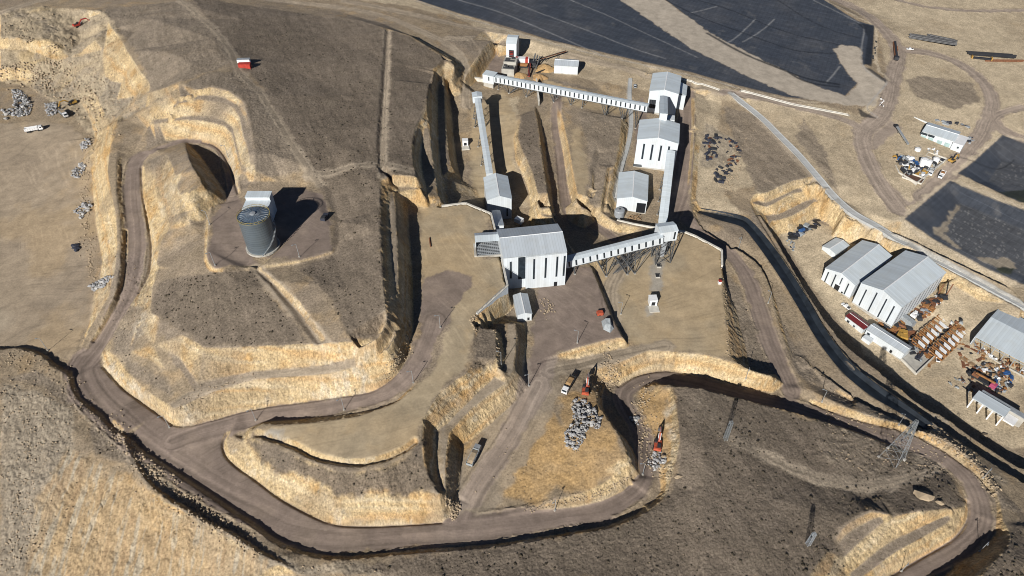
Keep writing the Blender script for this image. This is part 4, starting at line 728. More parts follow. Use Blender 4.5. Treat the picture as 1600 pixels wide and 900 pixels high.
# ---------------------------------------------------------------- mesh builder
class MB:
    def __init__(s): s.v = []; s.f = []
    def add(s, v, f):
        k = len(s.v); s.v += [tuple(p) for p in v]; s.f += [tuple(i + k for i in q) for q in f]; return s
    def box(s, c, d, rz=0, tilt=None):
        x, y, z = d[0] / 2, d[1] / 2, d[2] / 2
        P = [Vector(p) for p in ((-x, -y, -z), (x, -y, -z), (x, y, -z), (-x, y, -z), (-x, -y, z), (x, -y, z), (x, y, z), (-x, y, z))]
        mt = Matrix.Rotation(rz, 3, 'Z')
        if tilt: mt = mt @ Matrix.Rotation(tilt, 3, 'Y')
        s.add([mt @ p + Vector(c) for p in P], [(0, 3, 2, 1), (4, 5, 6, 7), (0, 1, 5, 4), (1, 2, 6, 5), (2, 3, 7, 6), (3, 0, 4, 7)]); return s
    def bx(s, x0, x1, y0, y1, z0, z1): return s.box(((x0 + x1) / 2, (y0 + y1) / 2, (z0 + z1) / 2), (x1 - x0, y1 - y0, z1 - z0))
    def beam(s, p, q, w=.2, h=None):
        p = Vector(p); q = Vector(q); d = (q - p)
        if d.length < 1e-6: return s
        d.normalize(); a = d.cross(Vector((0, 0, 1)))
        if a.length < .05: a = Vector((1, 0, 0))
        a.normalize(); b = d.cross(a); h = h or w
        P = [o + a * (i * w / 2) + b * (j * h / 2) for o in (p, q) for i, j in ((-1, -1), (1, -1), (1, 1), (-1, 1))]
        s.add(P, [(0, 1, 2, 3), (7, 6, 5, 4), (0, 4, 5, 1), (1, 5, 6, 2), (2, 6, 7, 3), (3, 7, 4, 0)]); return s
    def tube(s, p, q, r, n=8, r2=None):
        p = Vector(p); q = Vector(q); d = (q - p).normalized(); a = d.cross(Vector((0, 0, 1)))
        if a.length < .05: a = Vector((1, 0, 0))
        a.normalize(); b = d.cross(a); r2 = r if r2 is None else r2
        P = [o + a * math.cos(2 * math.pi * i / n) * rr + b * math.sin(2 * math.pi * i / n) * rr for o, rr in ((p, r), (q, r2)) for i in range(n)]
        s.add(P, [tuple(range(n)), tuple(range(2 * n - 1, n - 1, -1))] + [(i, i + n, (i + 1) % n + n, (i + 1) % n) for i in range(n)]); return s
    def prism(s, pts, a, b, axis='y'):
        """polygon pts in (u,z), extruded along axis from a to b"""
        n = len(pts)
        P = [((u, t, z) if axis == 'y' else (t, u, z)) for t in (a, b) for u, z in pts]
        s.add(P, [tuple(range(n)), tuple(range(2 * n - 1, n - 1, -1))] + [(i, i + n, (i + 1) % n + n, (i + 1) % n) for i in range(n)]); return s
    def lathe(s, prof, n=24, c=(0, 0, 0)):
        P = []; F = []
        for r, z in prof: P += [(c[0] + r * math.cos(2 * math.pi * i / n), c[1] + r * math.sin(2 * math.pi * i / n), c[2] + z) for i in range(n)]
        for k in range(len(prof) - 1):
            F += [(k * n + i, k * n + (i + 1) % n, (k + 1) * n + (i + 1) % n, (k + 1) * n + i) for i in range(n)]
        F += [tuple(range(n - 1, -1, -1)), tuple(range((len(prof) - 1) * n, len(prof) * n))]
        s.add(P, F); return s
    def quad(s, a, b, c, d, th=.12):
        A = [Vector(p) for p in (a, b, c, d)]; nrm = (A[1] - A[0]).cross(A[3] - A[0]).normalized() * th
        s.add(A + [p + nrm for p in A], [(3, 2, 1, 0), (4, 5, 6, 7), (0, 1, 5, 4), (1, 2, 6, 5), (2, 3, 7, 6), (3, 0, 4, 7)]); return s
    def mesh(s, name, material):
        me = bpy.data.meshes.new(name); me.from_pydata(s.v, [], s.f); me.materials.append(material)
        bm = bmesh.new(); bm.from_mesh(me); bmesh.ops.recalc_face_normals(bm, faces=bm.faces); bm.to_mesh(me); bm.free(); return me
    def build(s, name, material, parent=None, label=None):
        o = bpy.data.objects.new(name, s.mesh(name, material)); COL.objects.link(o)
        if parent: o.parent = parent
        if label: o['label'] = label
        return o
def tag(o, label, cat, group=None):
    o['label'] = label; o['category'] = cat
    if group: o['group'] = group
    return o
def thing(name, label, cat, loc=(0, 0, 0), rz=0, group=None):
    o = bpy.data.objects.new(name, None); COL.objects.link(o); o.empty_display_size = 1
    o.location = loc; o.rotation_euler = (0, 0, rz); return tag(o, label, cat, group)
def dup(root, loc, rz, label=None):
    r = root.copy(); COL.objects.link(r); r.location = loc; r.rotation_euler = (0, 0, rz)
    if label: r['label'] = label
    for ch in root.children:
        c = ch.copy(); COL.objects.link(c); c.parent = r
        for g in ch.children:
            d = g.copy(); COL.objects.link(d); d.parent = c
    return r
def ang(ax, ay, bx, by):
    a, b = hits([ax, bx], [ay, by]); return math.atan2(b[1] - a[1], b[0] - a[0])
CHL = [[at(*q) for q in P3(s)] for s in ("1092,325,-12.3 1125,330,-13 1160,337,-13.8 1173,344,-14.1 1201,375,-14.6 1233,421,-15 1263,469,-15.6 1291,519,-16.3 1331,571,-17 1380,609,-18.2 1425,639,-19.1 1458,664,-19.6",
  "1094,329,-14 1123,335,-14.6 1158,343,-15.2 1169,350,-15.5 1196,382,-15.9 1227,427,-16.4 1257,476,-17 1284,524,-17.6 1323,575,-18.4 1371,613,-19.3 1416,642,-20.1 1452,667,-20.4",
  "1090,332,-12.6 1120,343.5,-13.3 1152,351.5,-14 1164,357.5,-14.3 1190,391.5,-14.8 1220,435.5,-15.3 1250,485.5,-16 1276,531.5,-16.6 1314,581.5,-17.4 1360,619.5,-18.3 1405,644.5,-19.1 1445,671,-19.6")]
M['liner'] = simple('black_liner', (.016, .021, .028), .55, 0, .4, .25, .25)
strip('drainage_channel', CHL, M['liner'], (.25, .25, .25))
def path_strip(name, s, w_, mm, h=.35, n=260):
    q = PX(s); pp = hits([a[0] for a in q], [a[1] for a in q]); c = np.array(smooth_line(list(pp), 2)); d = np.concatenate([[0], np.cumsum(np.hypot(np.diff(c[:, 0]), np.diff(c[:, 1])))]); t_ = np.linspace(0, d[-1], n); x = np.interp(t_, d, c[:, 0]); y = np.interp(t_, d, c[:, 1])
    tx = np.gradient(x); ty = np.gradient(y); l_ = np.hypot(tx, ty); nx, ny = -ty / l_, tx / l_; z = np.convolve(np.pad(bil(Hm, x, y), 8, mode='edge'), np.ones(17) / 17, 'valid')
    L4 = [[np.array([x[i] + nx[i] * k * w_ / 2, y[i] + ny[i] * k * w_ / 2, z[i]]) for i in range(n)] for k in (-1, -.72, .72, 1)]
    return strip(name, L4, mm, (h, h * .55, h * .55, h), 1.6, n)
M['channel_concrete'] = sheet('precast_channel', (.36, .37, .37), 1, 3.0, .9, .12)
path_strip('concrete_channel', "1142,146 1186,180 1219,214 1246,240 1269,267 1294,298 1323,328 1353,348 1423,384 1503,427 1613,486", 4.6, M['channel_concrete'], .45)
path_strip('concrete_drain', "985,122 983,150 986,175 986,200 982,225 974,250 966,280 960,310", 2.6, M['channel_concrete'], .35)
path_strip('concrete_drain', "1048,122 1076,126 1110,136 1124,141", 1.6, M['pale_concrete'], .5); path_strip('concrete_drain', "1158,142 1235,163 1262,168 1325,180", 1.8, M['pale_concrete'], .5)
# ---------------------------------------------------------------- gabled sheds
def gable(name, label, cat, c, z, Wd, D, deg, he, hr, ridge='v', wall='white_wall', roof='roof', slots=(), doors=(), side_slots=(), group=None, over=.25, slot_w=.8, wall_top=None):
    """front face is y=-D/2; slots = (x, z0, z1) dark strips on the front"""
    t = thing(name, label, cat, (c[0], c[1], z), R(deg), group); x, y = Wd / 2, D / 2
    w_ = MB()
    if ridge == 'v': w_.prism([(-x, -1.5), (x, -1.5), (x, he), (0, he + hr), (-x, he)], -y, y, 'y')
    else: w_.prism([(-y, -1.5), (y, -1.5), (y, he), (0, he + hr), (-y, he)], -x, x, 'x')
    w_.build('wall', M[wall], t)
    r_ = MB(); o = over; e = .06
    if ridge == 'v':
        k = hr / x; yy = y + o
        rf = [((-x - o, -yy, he - k * o + e), (0, -yy, he + hr + e), (0, yy, he + hr + e), (-x - o, yy, he - k * o + e)), ((0, -yy, he + hr + e), (x + o, -yy, he - k * o + e), (x + o, yy, he - k * o + e), (0, yy, he + hr + e))]
    else:
        k = hr / y; xx = x + o
        rf = [((-xx, -y - o, he - k * o + e), (xx, -y - o, he - k * o + e), (xx, 0, he + hr + e), (-xx, 0, he + hr + e)), ((-xx, 0, he + hr + e), (xx, 0, he + hr + e), (xx, y + o, he - k * o + e), (-xx, y + o, he - k * o + e))]
    for qd in rf: r_.quad(*qd, th=.16)
    ro = r_.build('roof', M[roof], t)
    rc = MB()
    if ridge == 'v': rc.beam((0, -y - o, he + hr + .2), (0, y + o, he + hr + .2), .5, .16)
    else: rc.beam((-x - o, 0, he + hr + .2), (x + o, 0, he + hr + .2), .16, .5)
    rc.build('ridge_cap', M['white'], ro)
    for q in slots:
        ww = q[3] if len(q) > 3 else slot_w
        f = MB().bx(q[0] - ww / 2, q[0] + ww / 2, -y - .07, -y + .05, q[1], q[2]).build('window', M['glass'], t)
        fr = MB()
        for a in (-1, 1): fr.bx(q[0] + a * (ww / 2 + .06) - .06, q[0] + a * (ww / 2 + .06) + .06, -y - .13, -y + .05, q[1] - .1, q[2] + .1)
        fr.build('frame', M['grey'], f)
    for q in doors: MB().bx(q[0] - q[2] / 2, q[0] + q[2] / 2, -y - .09, -y + .05, 0, q[1]).build('door', M[q[3] if len(q) > 3 else 'dark'], t)
    for q in side_slots:   # on the right hand wall
        MB().bx(x - .05, x + .07, q[0] - .25, q[0] + .25, q[1], q[2]).build('window', M['glass'], t)
    # rain gutter along the eaves and a plinth
    for a in (-1, 1):
        if ridge == 'v': MB().beam((a * (x + o), -y, he - k * o), (a * (x + o), y, he - k * o), .22, .2).build('gutter', M['galv'], ro)
        else: MB().beam((-x, a * (y + o), he - k * o), (x, a * (y + o), he - k * o), .2, .22).build('gutter', M['galv'], ro)
    pl = MB().bx(-x - .12, x + .12, -y - .12, y + .12, -1.5, .45); pl.build('plinth', M['concrete'], t)
    return t
def gallery(name, label, A, B, wd, ht, wins=0, side=1, legs=(), roof='roof_x', lean=0):
    """covered belt conveyor from A to B (floor centre line); wins = windows on one long side; legs = distance along (0..1), spread, reach"""
    A = Vector(A); B = Vector(B); d = B - A; hz = math.hypot(d.x, d.y); rz = math.atan2(d.y, d.x); sl = math.atan2(d.z, hz); Ln = d.length
    t = thing(name, label, 'conveyor', A, rz)
    rot = Matrix.Rotation(-sl, 3, 'Y')
    def tr(mb): mb.v = [tuple(rot @ Vector(p)) for p in mb.v]; return mb
    y = wd / 2
    tr(MB().bx(0, Ln, -y, y, 0, ht)).build('housing', M['white_wall'], t)
    r_ = MB(); rr = .35
    r_.quad((-.2, -y - .2, ht + .03), (Ln + .2, -y - .2, ht + .03), (Ln + .2, 0, ht + rr), (-.2, 0, ht + rr), .1); r_.quad((-.2, 0, ht + rr), (Ln + .2, 0, ht + rr), (Ln + .2, y + .2, ht + .03), (-.2, y + .2, ht + .03), .1)
    tr(r_).build('roof', M[roof], t)
    gr = MB()
    for a in (-1, 1): gr.bx(-.1, Ln + .1, a * (y - .25) - .15, a * (y - .25) + .15, -.55, -.02)
    tr(gr).build('girder', M['steel'], t)
    for i in range(wins):
        xx = Ln * (i + .5) / wins
        tr(MB().bx(xx - .45, xx + .45, side * y - .06, side * y + .06, .5, ht - .05)).build('window', M['glass'], t)
    ct, st = math.cos(sl), math.sin(sl)
    for f, sp, rx in legs:
        px, pz = Ln * f * ct, Ln * f * st - .5
        W0 = Vector((A.x + math.cos(rz) * px, A.y + math.sin(rz) * px, 0))
        mb = MB(); tops = []
        for a in (-1, 1):
            g = W0 + Vector((-math.sin(rz), math.cos(rz), 0)) * (a * (y + sp)) + Vector((math.cos(rz), math.sin(rz), 0)) * rx
            gzv = gz(g.x, g.y) - A.z
            foot = Vector((px + rx, a * (y + sp), gzv - .2)); top = Vector((px, a * (y - .2), pz))
            mb.beam(foot, top, .32); tops.append((foot, top))
            if abs(rx) > 2:
                mb.beam(foot, top + Vector((rx * 1.0, 0, rx * st)), .26)
                mb.beam(foot, top + Vector((rx * 2.0, 0, 2 * rx * st)), .26)
        nb = max(2, int((tops[0][1] - tops[0][0]).length / 2.6))
        for k in range(nb):
            p0 = tops[0][0].lerp(tops[0][1], k / nb); p1 = tops[1][0].lerp(tops[1][1], (k + 1) / nb); q0 = tops[1][0].lerp(tops[1][1], k / nb); q1 = tops[0][0].lerp(tops[0][1], (k + 1) / nb)
            mb.beam(p0, p1, .16); mb.beam(q0, q1, .16); mb.beam(p1, q1, .16)
        tr_ = mb.build('trestle', M['steel'], t)
        ft = MB()
        for p, _ in tops: MB().box((p.x, p.y, p.z + .1), (1.1, 1.1, .7)).build('footing', M['concrete'], tr_)
    return t
def wall_run(name, label, pts, th, top, bottom, material='pale_concrete', cap=True, rail=False):
    """free standing or retaining wall along world points; top/bottom heights per point"""
    t = thing(name, label, 'wall', (pts[0][0], pts[0][1], 0)); o = Vector((pts[0][0], pts[0][1], 0))
    b = MB(); c = MB(); rl = MB()
    for i in range(len(pts) - 1):
        a = Vector((pts[i][0], pts[i][1], 0)) - o; q = Vector((pts[i + 1][0], pts[i + 1][1], 0)) - o; d = (q - a).normalized(); n = Vector((-d.y, d.x, 0)) * th / 2
        if i: a -= d * th * .02
        z = [bottom[i], bottom[i + 1], top[i + 1], top[i]]
        P = [a - n, q - n, q - n, a - n, a + n, q + n, q + n, a + n]
        b.add([(p.x, p.y, z[k % 4]) for k, p in enumerate(P)], [(0, 1, 2, 3), (7, 6, 5, 4), (0, 4, 5, 1), (1, 5, 6, 2), (2, 6, 7, 3), (3, 7, 4, 0)])
        if cap: c.beam((a.x, a.y, top[i] + .08), (q.x, q.y, top[i + 1] + .08), th + .25, .16)
        if rail:
            L_ = (q - a).length; nn = max(1, int(L_ / 3))
            for k in range(nn + 1):
                p = a.lerp(q, k / nn); zz = top[i] + (top[i + 1] - top[i]) * k / nn
                rl.beam((p.x, p.y, zz), (p.x, p.y, zz + 1.2), .1)
            rl.beam((a.x, a.y, top[i] + 1.2), (q.x, q.y, top[i + 1] + 1.2), .08)
    b.build('panel', M[material], t)
    if cap: c.build('coping', M['pale_concrete'], t)
    if rail: rl.build('railing', M['grey'], t)
    return t
# ---------------------------------------------------------------- the crushing plant
# main crusher house
t = gable('crusher_house', 'largest white crusher house with a ribbed gable roof beside the tan tipping platform', 'building', (9.1, 252.6), 0, 29.7, 20.9, 9.2, 20.3, 3.2, 'u', roof='grey_roof',
      slots=[(-.6, 6, 18.5, .9), (5, 6, 18.5, .9), (10.4, 6, 18.5, .9), (14, 6, 18.5, .7), (-11.5, 7, 17.5, .9)], doors=[(10.2, 2.6, 1.4)])
MB().bx(-8.0, -4.6, -10.6, -10.42, 6, 19.6).build('window', M['glass'], t)
MB().bx(-4.4, 14.9, -11.5, -10.4, -1.5, 20.0).build('wall', M['white_wall'], t)
for xx in (-.6, 5, 10.4, 13.9): MB().bx(xx - .45, xx + .45, -11.6, -11.45, 6, 18.5).build('window', M['glass'], t)
MB().bx(9.4, 11, -11.62, -11.45, 0, 2.6).build('door', M['dark'], t)
# tipping hopper with its canopy on the platform edge
t = thing('tipping_hopper', 'tipping hopper under a small white canopy with a steel grizzly grid', 'hopper', (-11.8, 256.6, 14), R(5.7))
r_ = MB(); r_.quad((-6.1, -3.4, 5.1), (6.1, -3.4, 5.1), (6.1, .6, 5.9), (-6.1, .6, 5.9), .15); r_.build('canopy', M['roof_x'], t)
r_ = MB(); r_.quad((-6.1, .6, 5.9), (6.1, .6, 5.9), (6.1, 3.7, 5.0), (-6.1, 3.7, 5.0), .15); r_.build('canopy', M['grey_roof'], t)
MB().bx(-6, 6, 3.2, 3.5, -2, 5.0).build('wall', M['white_wall'], t); MB().bx(5.6, 6, -6.5, 3.2, -2, 5.2).build('wall', M['white_wall_y'], t); MB().bx(-6, -5.7, -2, 3.2, 0, 5.0).build('wall', M['white_wall_y'], t)
MB().bx(-5.7, 5.6, -7.6, 3.2, -.6, .12).build('pit', M['dark'], t)
g = MB()
for i in range(13): g.bx(-5.5 + i * .9, -5.25 + i * .9, -7.4, 2.5, .14, .45)
for i in range(9): g.bx(-5.6, 5.5, -7.3 + i * 1.1, -7.1 + i * 1.1, .20, .52)
g.build('grizzly_grid', M['grey'], t)
k = MB(); k.bx(-6.9, -5.8, -8.2, 1, -.5, .9); k.bx(-5.8, 5.8, -8.3, -7.6, -.5, .35); k.build('kerb', M['concrete'], t)
# platform walls
def wp(s, z): return [at(float(a), float(b), z) for a, b in (q.split(',') for q in s.split())]
p = wp("690,322 727,317.5 767,334 773,358", 14); wall_run('retaining_wall', 'pale coped retaining wall around the far end of the tan tipping platform', p, .7, [14.3] * 4, [2, -3, -3, -2])
p = wp("784,406 793,447", 14); p = list(p) + [at(745, 490.5, 13.6)]
wall_run('retaining_wall', 'tall blue grey wing wall below the tipping platform beside the crusher house', p, .7, [14.4, 14.4, 13.9], [-1, -1, 5], 'white_wall', rail=True)
p = wp("1034,361 1051,361 1070,363 1085,369 1127.5,391.5 1128,416", -4); wall_run('retaining_wall', 'long white coped retaining wall along the far edge of the ore pad', p, .8, [-3.5] * 6, [-10, -10.6, -11, -12, -13.5, -14])
p = [at(964, 344, -3.4), at(990, 350, -3.4), at(1016, 355, -3.6), at(1034, 358, -3.8)]; wall_run('retaining_wall', 'low white wall in front of the smallest gabled shed of the plant', p, .6, [-3.1] * 4, [-9] * 4)
p = [at(838, 127, 6), at(842, 163, 5)]; wall_run('abutment_wall', 'concrete abutment wall under the long windowed conveyor gallery', p, .8, [8, 7.5], [0, -1], 'concrete')
p = [at(737, 123, 5.2), at(758, 126.5, 5.2)]; wall_run('abutment_wall', 'short white wall stub at the left end of the long windowed gallery', p, 1.4, [6.6, 6.6], [2, 2], 'pale_concrete')
# screening house (shed 1) and its chute to the crusher house
t = gable('screening_house', 'white gabled screening house behind the crusher house, fed by a plain sloping gallery', 'building', (-8.0, 311.6), -4, 13.2, 21.6, 6.4, 13.4, 2.4, 'v', roof='roof', slots=[(4.2, 2, 7, .7)])
a = at(775, 331, 6); b = at(781, 361, 10)
gallery('feed_gallery', 'short blue grey gallery joining the screening house to the crusher house', (a[0], a[1], 3.0), (b[0], b[1], 9.5), 4.2, 3.2)
t = thing('steel_chute', 'small pale steel chute box in the shadow behind the crusher house', 'chute', hit(811, 352), R(-35)); MB().bx(-2.2, 2.2, -1.5, 1.5, 2.2, 4.6).build('casing', M['white'], t)
for x in (-1.8, 1.8):
    for y in (-1.2, 1.2): MB().beam((x, y, -.5), (x, y, 2.2), .25).build('leg', M['steel'], t)
# plain gallery up to the drive head
A = at(765, 277, 6.5); B = at(746, 158, 15)
t = gallery('stacker_gallery', 'plain white sloping gallery with a boxy drive head standing alone in the yard', (A[0], A[1], 6.5), (B[0], B[1], 15), 3.6, 2.8, legs=((.3, 1.2, 0), (.55, 1.4, 0), (.8, 1.6, 2.5), (.97, 1.6, 0)), roof='roof_x')
L0 = (Vector(B) - Vector(A)).length; sl = math.asin(8.5 / L0)
hx, hz = L0 * math.cos(sl), 8.5
hd = MB().bx(hx - 1, hx + 4.5, -3, 3, hz - .8, hz + 3.6).build('drive_head', M['white_wall'], t)
r_ = MB(); r_.quad((hx - 1.2, -3.2, hz + 3.65), (hx + 4.7, -3.2, hz + 3.65), (hx + 4.7, 0, hz + 4.3), (hx - 1.2, 0, hz + 4.3)); r_.quad((hx - 1.2, 0, hz + 4.3), (hx + 4.7, 0, hz + 4.3), (hx + 4.7, 3.2, hz + 3.65), (hx - 1.2, 3.2, hz + 3.65)); r_.build('roof', M['roof_x'], hd)
# long windowed gallery from the tertiary crusher to the far screen house
A = at(774, 126.5, 8.6); B = at(1012, 173, 10.5)
t = gallery('conveyor_gallery', 'long windowed white gallery on lattice trestles running to the far silo shed', (A[0], A[1], 8.6), (B[0], B[1], 10.5), 4.2, 3.8, wins=34, side=-1,
            legs=((.03, .3, 0), (.17, 2.2, -6), (.27, 1.8, -4), (.385, .8, 3), (.5, .8, 3), (.6, .8, 0), (.72, .8, 3), (.83, .8, 3), (.93, .8, 2)), roof='roof_x')
hd = MB().bx(-8.2, .2, -3.0, 3.0, -1.2, 4.4).build('tail_house', M['white_wall'], t); r_ = MB(); r_.quad((-8.4, -3.2, 4.45), (.3, -3.2, 4.45), (.3, 3.2, 4.9), (-8.4, 3.2, 4.9)); r_.build('roof', M['roof_x'], hd)
MB().bx(-3.9, -3.1, -3.08, -2.95, .8, 3.6).build('window', M['glass'], hd)
MB().bx(-7.8, -.4, -2.6, 2.6, -6, -1.25).build('plinth', M['concrete'], t)
# tertiary crusher tower
t = thing('crusher_tower', 'tall narrow white tower with a curved roof and a dark slot', 'tower', (0.5, 488.0, 4), R(-9.4))
MB().prism([(-6.4, -1), (6.4, -1), (6.4, 14.2), (3.2, 15.6), (-1.5, 15.8), (-6.4, 13.6)], -3.8, 3.8, 'x').build('wall', M['white_wall_y'], t)
r_ = MB(); pr = [(-6.7, 13.5), (-1.5, 15.95), (3.2, 15.75), (6.7, 14.2)]
for (y0, z0), (y1, z1) in zip(pr[:-1], pr[1:]): r_.quad((-3.95, y0, z0), (3.95, y0, z0), (3.95, y1, z1), (-3.95, y1, z1), .18)
r_.build('roof', M['roof'], t)
f = MB().bx(-1.6, 1.9, -6.5, -6.35, .5, 8.6).build('opening', M['dark'], t)
s_ = MB()
for i in range(7): s_.bx(-1.2, 1.5, -6.75, -6.45, 1 + i * 1.05, 1.25 + i * 1.05)
s_.build('stair', M['red'], f)
t = thing('screen_platform', 'stepped grey steel screening platform in front of the curved white tower', 'platform', (*at(797, 111, 4)[:2], 4), R(-9))
b_ = MB(); b_.bx(-4.6, 4.6, -1, 7, 0, 7.2); b_.bx(-4.8, 4.2, -8.5, -1, 0, 5.2); b_.build('frame', M['concrete'], t)
d_ = MB()
for (x, y, w_, h_) in ((-2, 3, 3, .8), (1.6, 4.6, 2.4, 1.2), (-.5, .6, 7, .5)): d_.bx(x - w_ / 2, x + w_ / 2, y - .7, y + .7, 7.2, 7.2 + h_)
for (x, y, w_, h_) in ((-3, -3, 2, .9), (1, -4, 3.4, .7), (0, -7, 7.6, .9), (-1.4, -5.6, 2, 1.3)): d_.bx(x - w_ / 2, x + w_ / 2, y - .6, y + .6, 5.2, 5.2 + h_)
d_.build('machinery', M['dark_steel'], t)
h_ = MB()
for x in (-4.5, 4.5): h_.beam((x, -1, 8.3), (x, 7, 8.3), .1); h_.beam((x, -8.4, 6.3), (x, -1, 6.3), .1)
h_.beam((-4.5, 7, 8.3), (4.5, 7, 8.3), .1); h_.build('handrail', M['galv'], t)
# mobile screen, its conveyors and ore pile
p = hit(816, 104); t = thing('screening_machine', 'red and white striped screening machine beside the curved white tower', 'machine', p, R(-6))
for i, (x0, x1, mm) in enumerate(((-5, -3, 'red'), (-3, 2.2, 'white'), (2.2, 4.2, 'red'), (4.2, 5, 'white'))): MB().bx(x0, x1, -1.5, 2.5, 3.6, 6.4).build('screen_panel', M[mm], t)
MB().prism([(-3.5, 3.4), (4.5, 3.4), (3.2, 1.2), (-2.2, 1.2)], -3.4, -1.6, 'y').build('discharge_chute', M['orange'], t)
l_ = MB()
for x in (-4.4, 0, 4.4):
    for y in (-3, 2.2): l_.beam((x, y, -.4), (x, y, 3.6), .35)
l_.bx(-6, 9, -4.6, -3.8, 1.2, 1.8); l_.bx(6, 10, -2.5, 2.5, 2, 4.2); l_.build('support_frame', M['dark_steel'], t)
c_ = MB()
for k in range(3): c_.beam((7 + k * 1.6, -4, 1), (9 + k * 1.7, 6, 7.5 - k), .9, .5)
c_.build('belt_frame', M['steel'], t)
def open_conveyor(name, label, a, b, za, zb, wd=1.1, mm='rust', legs=2):
    A = hit(*a); B = hit(*b); d = B - A; t = thing(name, label, 'conveyor', A, math.atan2(d[1], d[0])); Ln = math.hypot(d[0], d[1])
    MB().beam((0, 0, za), (Ln, 0, zb), wd, .5).build('frame', M[mm], t); MB().beam((0, 0, za + .3), (Ln, 0, zb + .3), wd * .7, .1).build('belt', M['rubber'], t)
    l_ = MB()
    for i in range(legs):
        f = (i + .7) / (legs + .4); zz = za + (zb - za) * f
        for s in (-1, 1): l_.beam((Ln * f + .8, s * wd, -.5), (Ln * f, s * wd * .4, zz), .2)
    l_.build('leg_frame', M['dark_steel'], t); return t
open_conveyor('belt_conveyor', 'rusty open belt conveyor reaching right behind the striped screening machine', (838, 100), (884, 86), 3, 4.5)
open_conveyor('belt_conveyor', 'slim dark belt conveyor lying in front of the white flat shed', (838, 116), (862, 108), 1.0, 1.6, .7, 'dark_steel', 3)
open_conveyor('belt_conveyor', 'short dark red belt conveyor dropping towards the long windowed gallery', (828, 108), (826, 122), 4.5, 1.2, 1.2, 'red', 2)
def soil_heap(name, label, px, py, r, h, mm='heap_soil'):
    p = hit(px, py); b = MB(); n = 22; prof = [(1, -.4), (.82, .22), (.6, .5), (.38, .76), (.16, .95), (.02, 1)]
    P = []; F = []
    for k, (rr, zz) in enumerate(prof):
        for i in range(n):
            a = 2 * math.pi * i / n; w_ = 1 + .16 * math.sin(3 * a + px) + .1 * math.sin(5 * a + py) + random.uniform(-.05, .05); P.append((r * rr * w_ * math.cos(a), r * rr * w_ * math.sin(a), h * zz))
    for k in range(len(prof) - 1): F += [(k * n + i, k * n + (i + 1) % n, (k + 1) * n + (i + 1) % n, (k + 1) * n + i) for i in range(n)]
    F.append(tuple(range((len(prof) - 1) * n, len(prof) * n))); b.add(P, F)
    o = b.build(name, M[mm]); o.location = p; return tag(o, label, 'heap')
soil_heap('ore_heap', 'ochre cone of screened ore between the striped screen and the white flat shed', 851, 108, 7.5, 3.4)
soil_heap('ore_heap', 'brown ore mound under the long windowed gallery', 843, 122, 6, 2.6, 'dirt'); soil_heap('ore_heap', 'tan ore mound in front of the stepped steel platform', 812, 119, 5.5, 2.4)
# white flat shed
gable('store_shed', 'white flat store shed with three pale doors beyond the long windowed gallery', 'building', (39.1, 466.2), 4, 16.8, 10.5, -8.5, 6.3, 1.6, 'u', roof='grey_roof', doors=[(-5.4, 4.4, 3.6, 'white'), (0, 4.4, 3.6, 'white'), (5.2, 4.4, 3.6, 'white')])
# far silo shed
t = gable('fine_ore_house', 'farthest white plant house with a grey lean-to on its right side', 'building', (102.6, 426.7), -1.5, 18.8, 26.4, -13.5, 15.3, 2.0, 'v', slots=[(-6.5, 3.5, 9.5, 4.2)])
l_ = MB(); l_.bx(9.5, 14.4, -2, 13.2, -1.5, 9.2); l_.build('lean_to', M['white_wall_y'], t)
r_ = MB(); r_.quad((9.45, -2.2, 11), (14.7, -2.2, 9.2), (14.7, 13.4, 9.2), (9.45, 13.4, 11), .15); r_.build('roof', M['roof'], t)
m_ = MB()
for i in range(4): m_.bx(-8.6 + i * 1.1, -7.9 + i * 1.1, -13.6, -13.3, 3.5, 9.3)
m_.build('louvre', M['dark_steel'], t)
a = at(1036, 157, 13); b = at(1036, 186, 17.5)
gallery('link_gallery', 'short steep white gallery linking the two largest far plant houses', (a[0], a[1], 11.5), (b[0], b[1], 16.5), 4.4, 4.2)
p = at(1047.5, 188, 10); t = thing('dust_filter', 'small white filter box between the two far plant houses', 'machine', (p[0], p[1], -3), R(-12)); MB().bx(-2.4, 2.4, -3, 3, 6.5, 15).build('casing', M['white_wall'], t)
[MB().beam((x, y, -1), (x, y, 6.5), .3).build('leg', M['steel'], t) for x in (-2, 2) for y in (-2.6, 2.6)]
# middle house
t = gable('grinding_house', 'tall white plant house with four dark slot windows on its front', 'building', (88.0, 363.3), -4.5, 23.9, 23.1, -11.6, 18.8, 2.6, 'v', slots=[(-7.6, 6, 16.5, 1.0), (-2.6, 6, 16.5, 1.0), (2.4, 6, 16.5, 1.0), (7.0, 6, 16.5, 1.0)])
p_ = MB(); p_.bx(-12.4, -7.5, -13.6, -11.6, 1.6, 2.1); p_.build('landing', M['steel'], t)
# small shed
t = gable('sample_shed', 'smallest gabled white plant shed with a notched dock corner', 'building', (69.3, 325.6), -7.5, 16.6, 26, -9.3, 8.2, 2.0, 'v', doors=[(-5.6, 2.8, 1.2)])
MB().bx(2.9, 7.8, -13.5, -12.95, .3, 6.6).build('dock', M['dark'], t)
p = hit(967, 339); t = thing('water_tank', 'dark round water tank at the corner of the smallest plant shed', 'tank', p); MB().lathe([(2.9, -.5), (2.9, 4.4), (2.6, 4.9), (.3, 5.3)], 24).build('shell', M['grey'], t); MB().lathe([(.5, 5.1), (.5, 5.5)], 10).build('hatch', M['dark_steel'], t)
t = thing('pallet_stack', 'jumble of brown timber crating in front of the smallest plant shed', 'pallets', hit(991, 341), R(-12))
b_ = MB()
for i in range(16): b_.beam((random.uniform(-4, 4), random.uniform(-2, 2), random.uniform(.2, .6)), (random.uniform(-4, 4), random.uniform(-2, 2), random.uniform(.4, 2.2)), .3)
b_.build('timber', M['timber'], t)
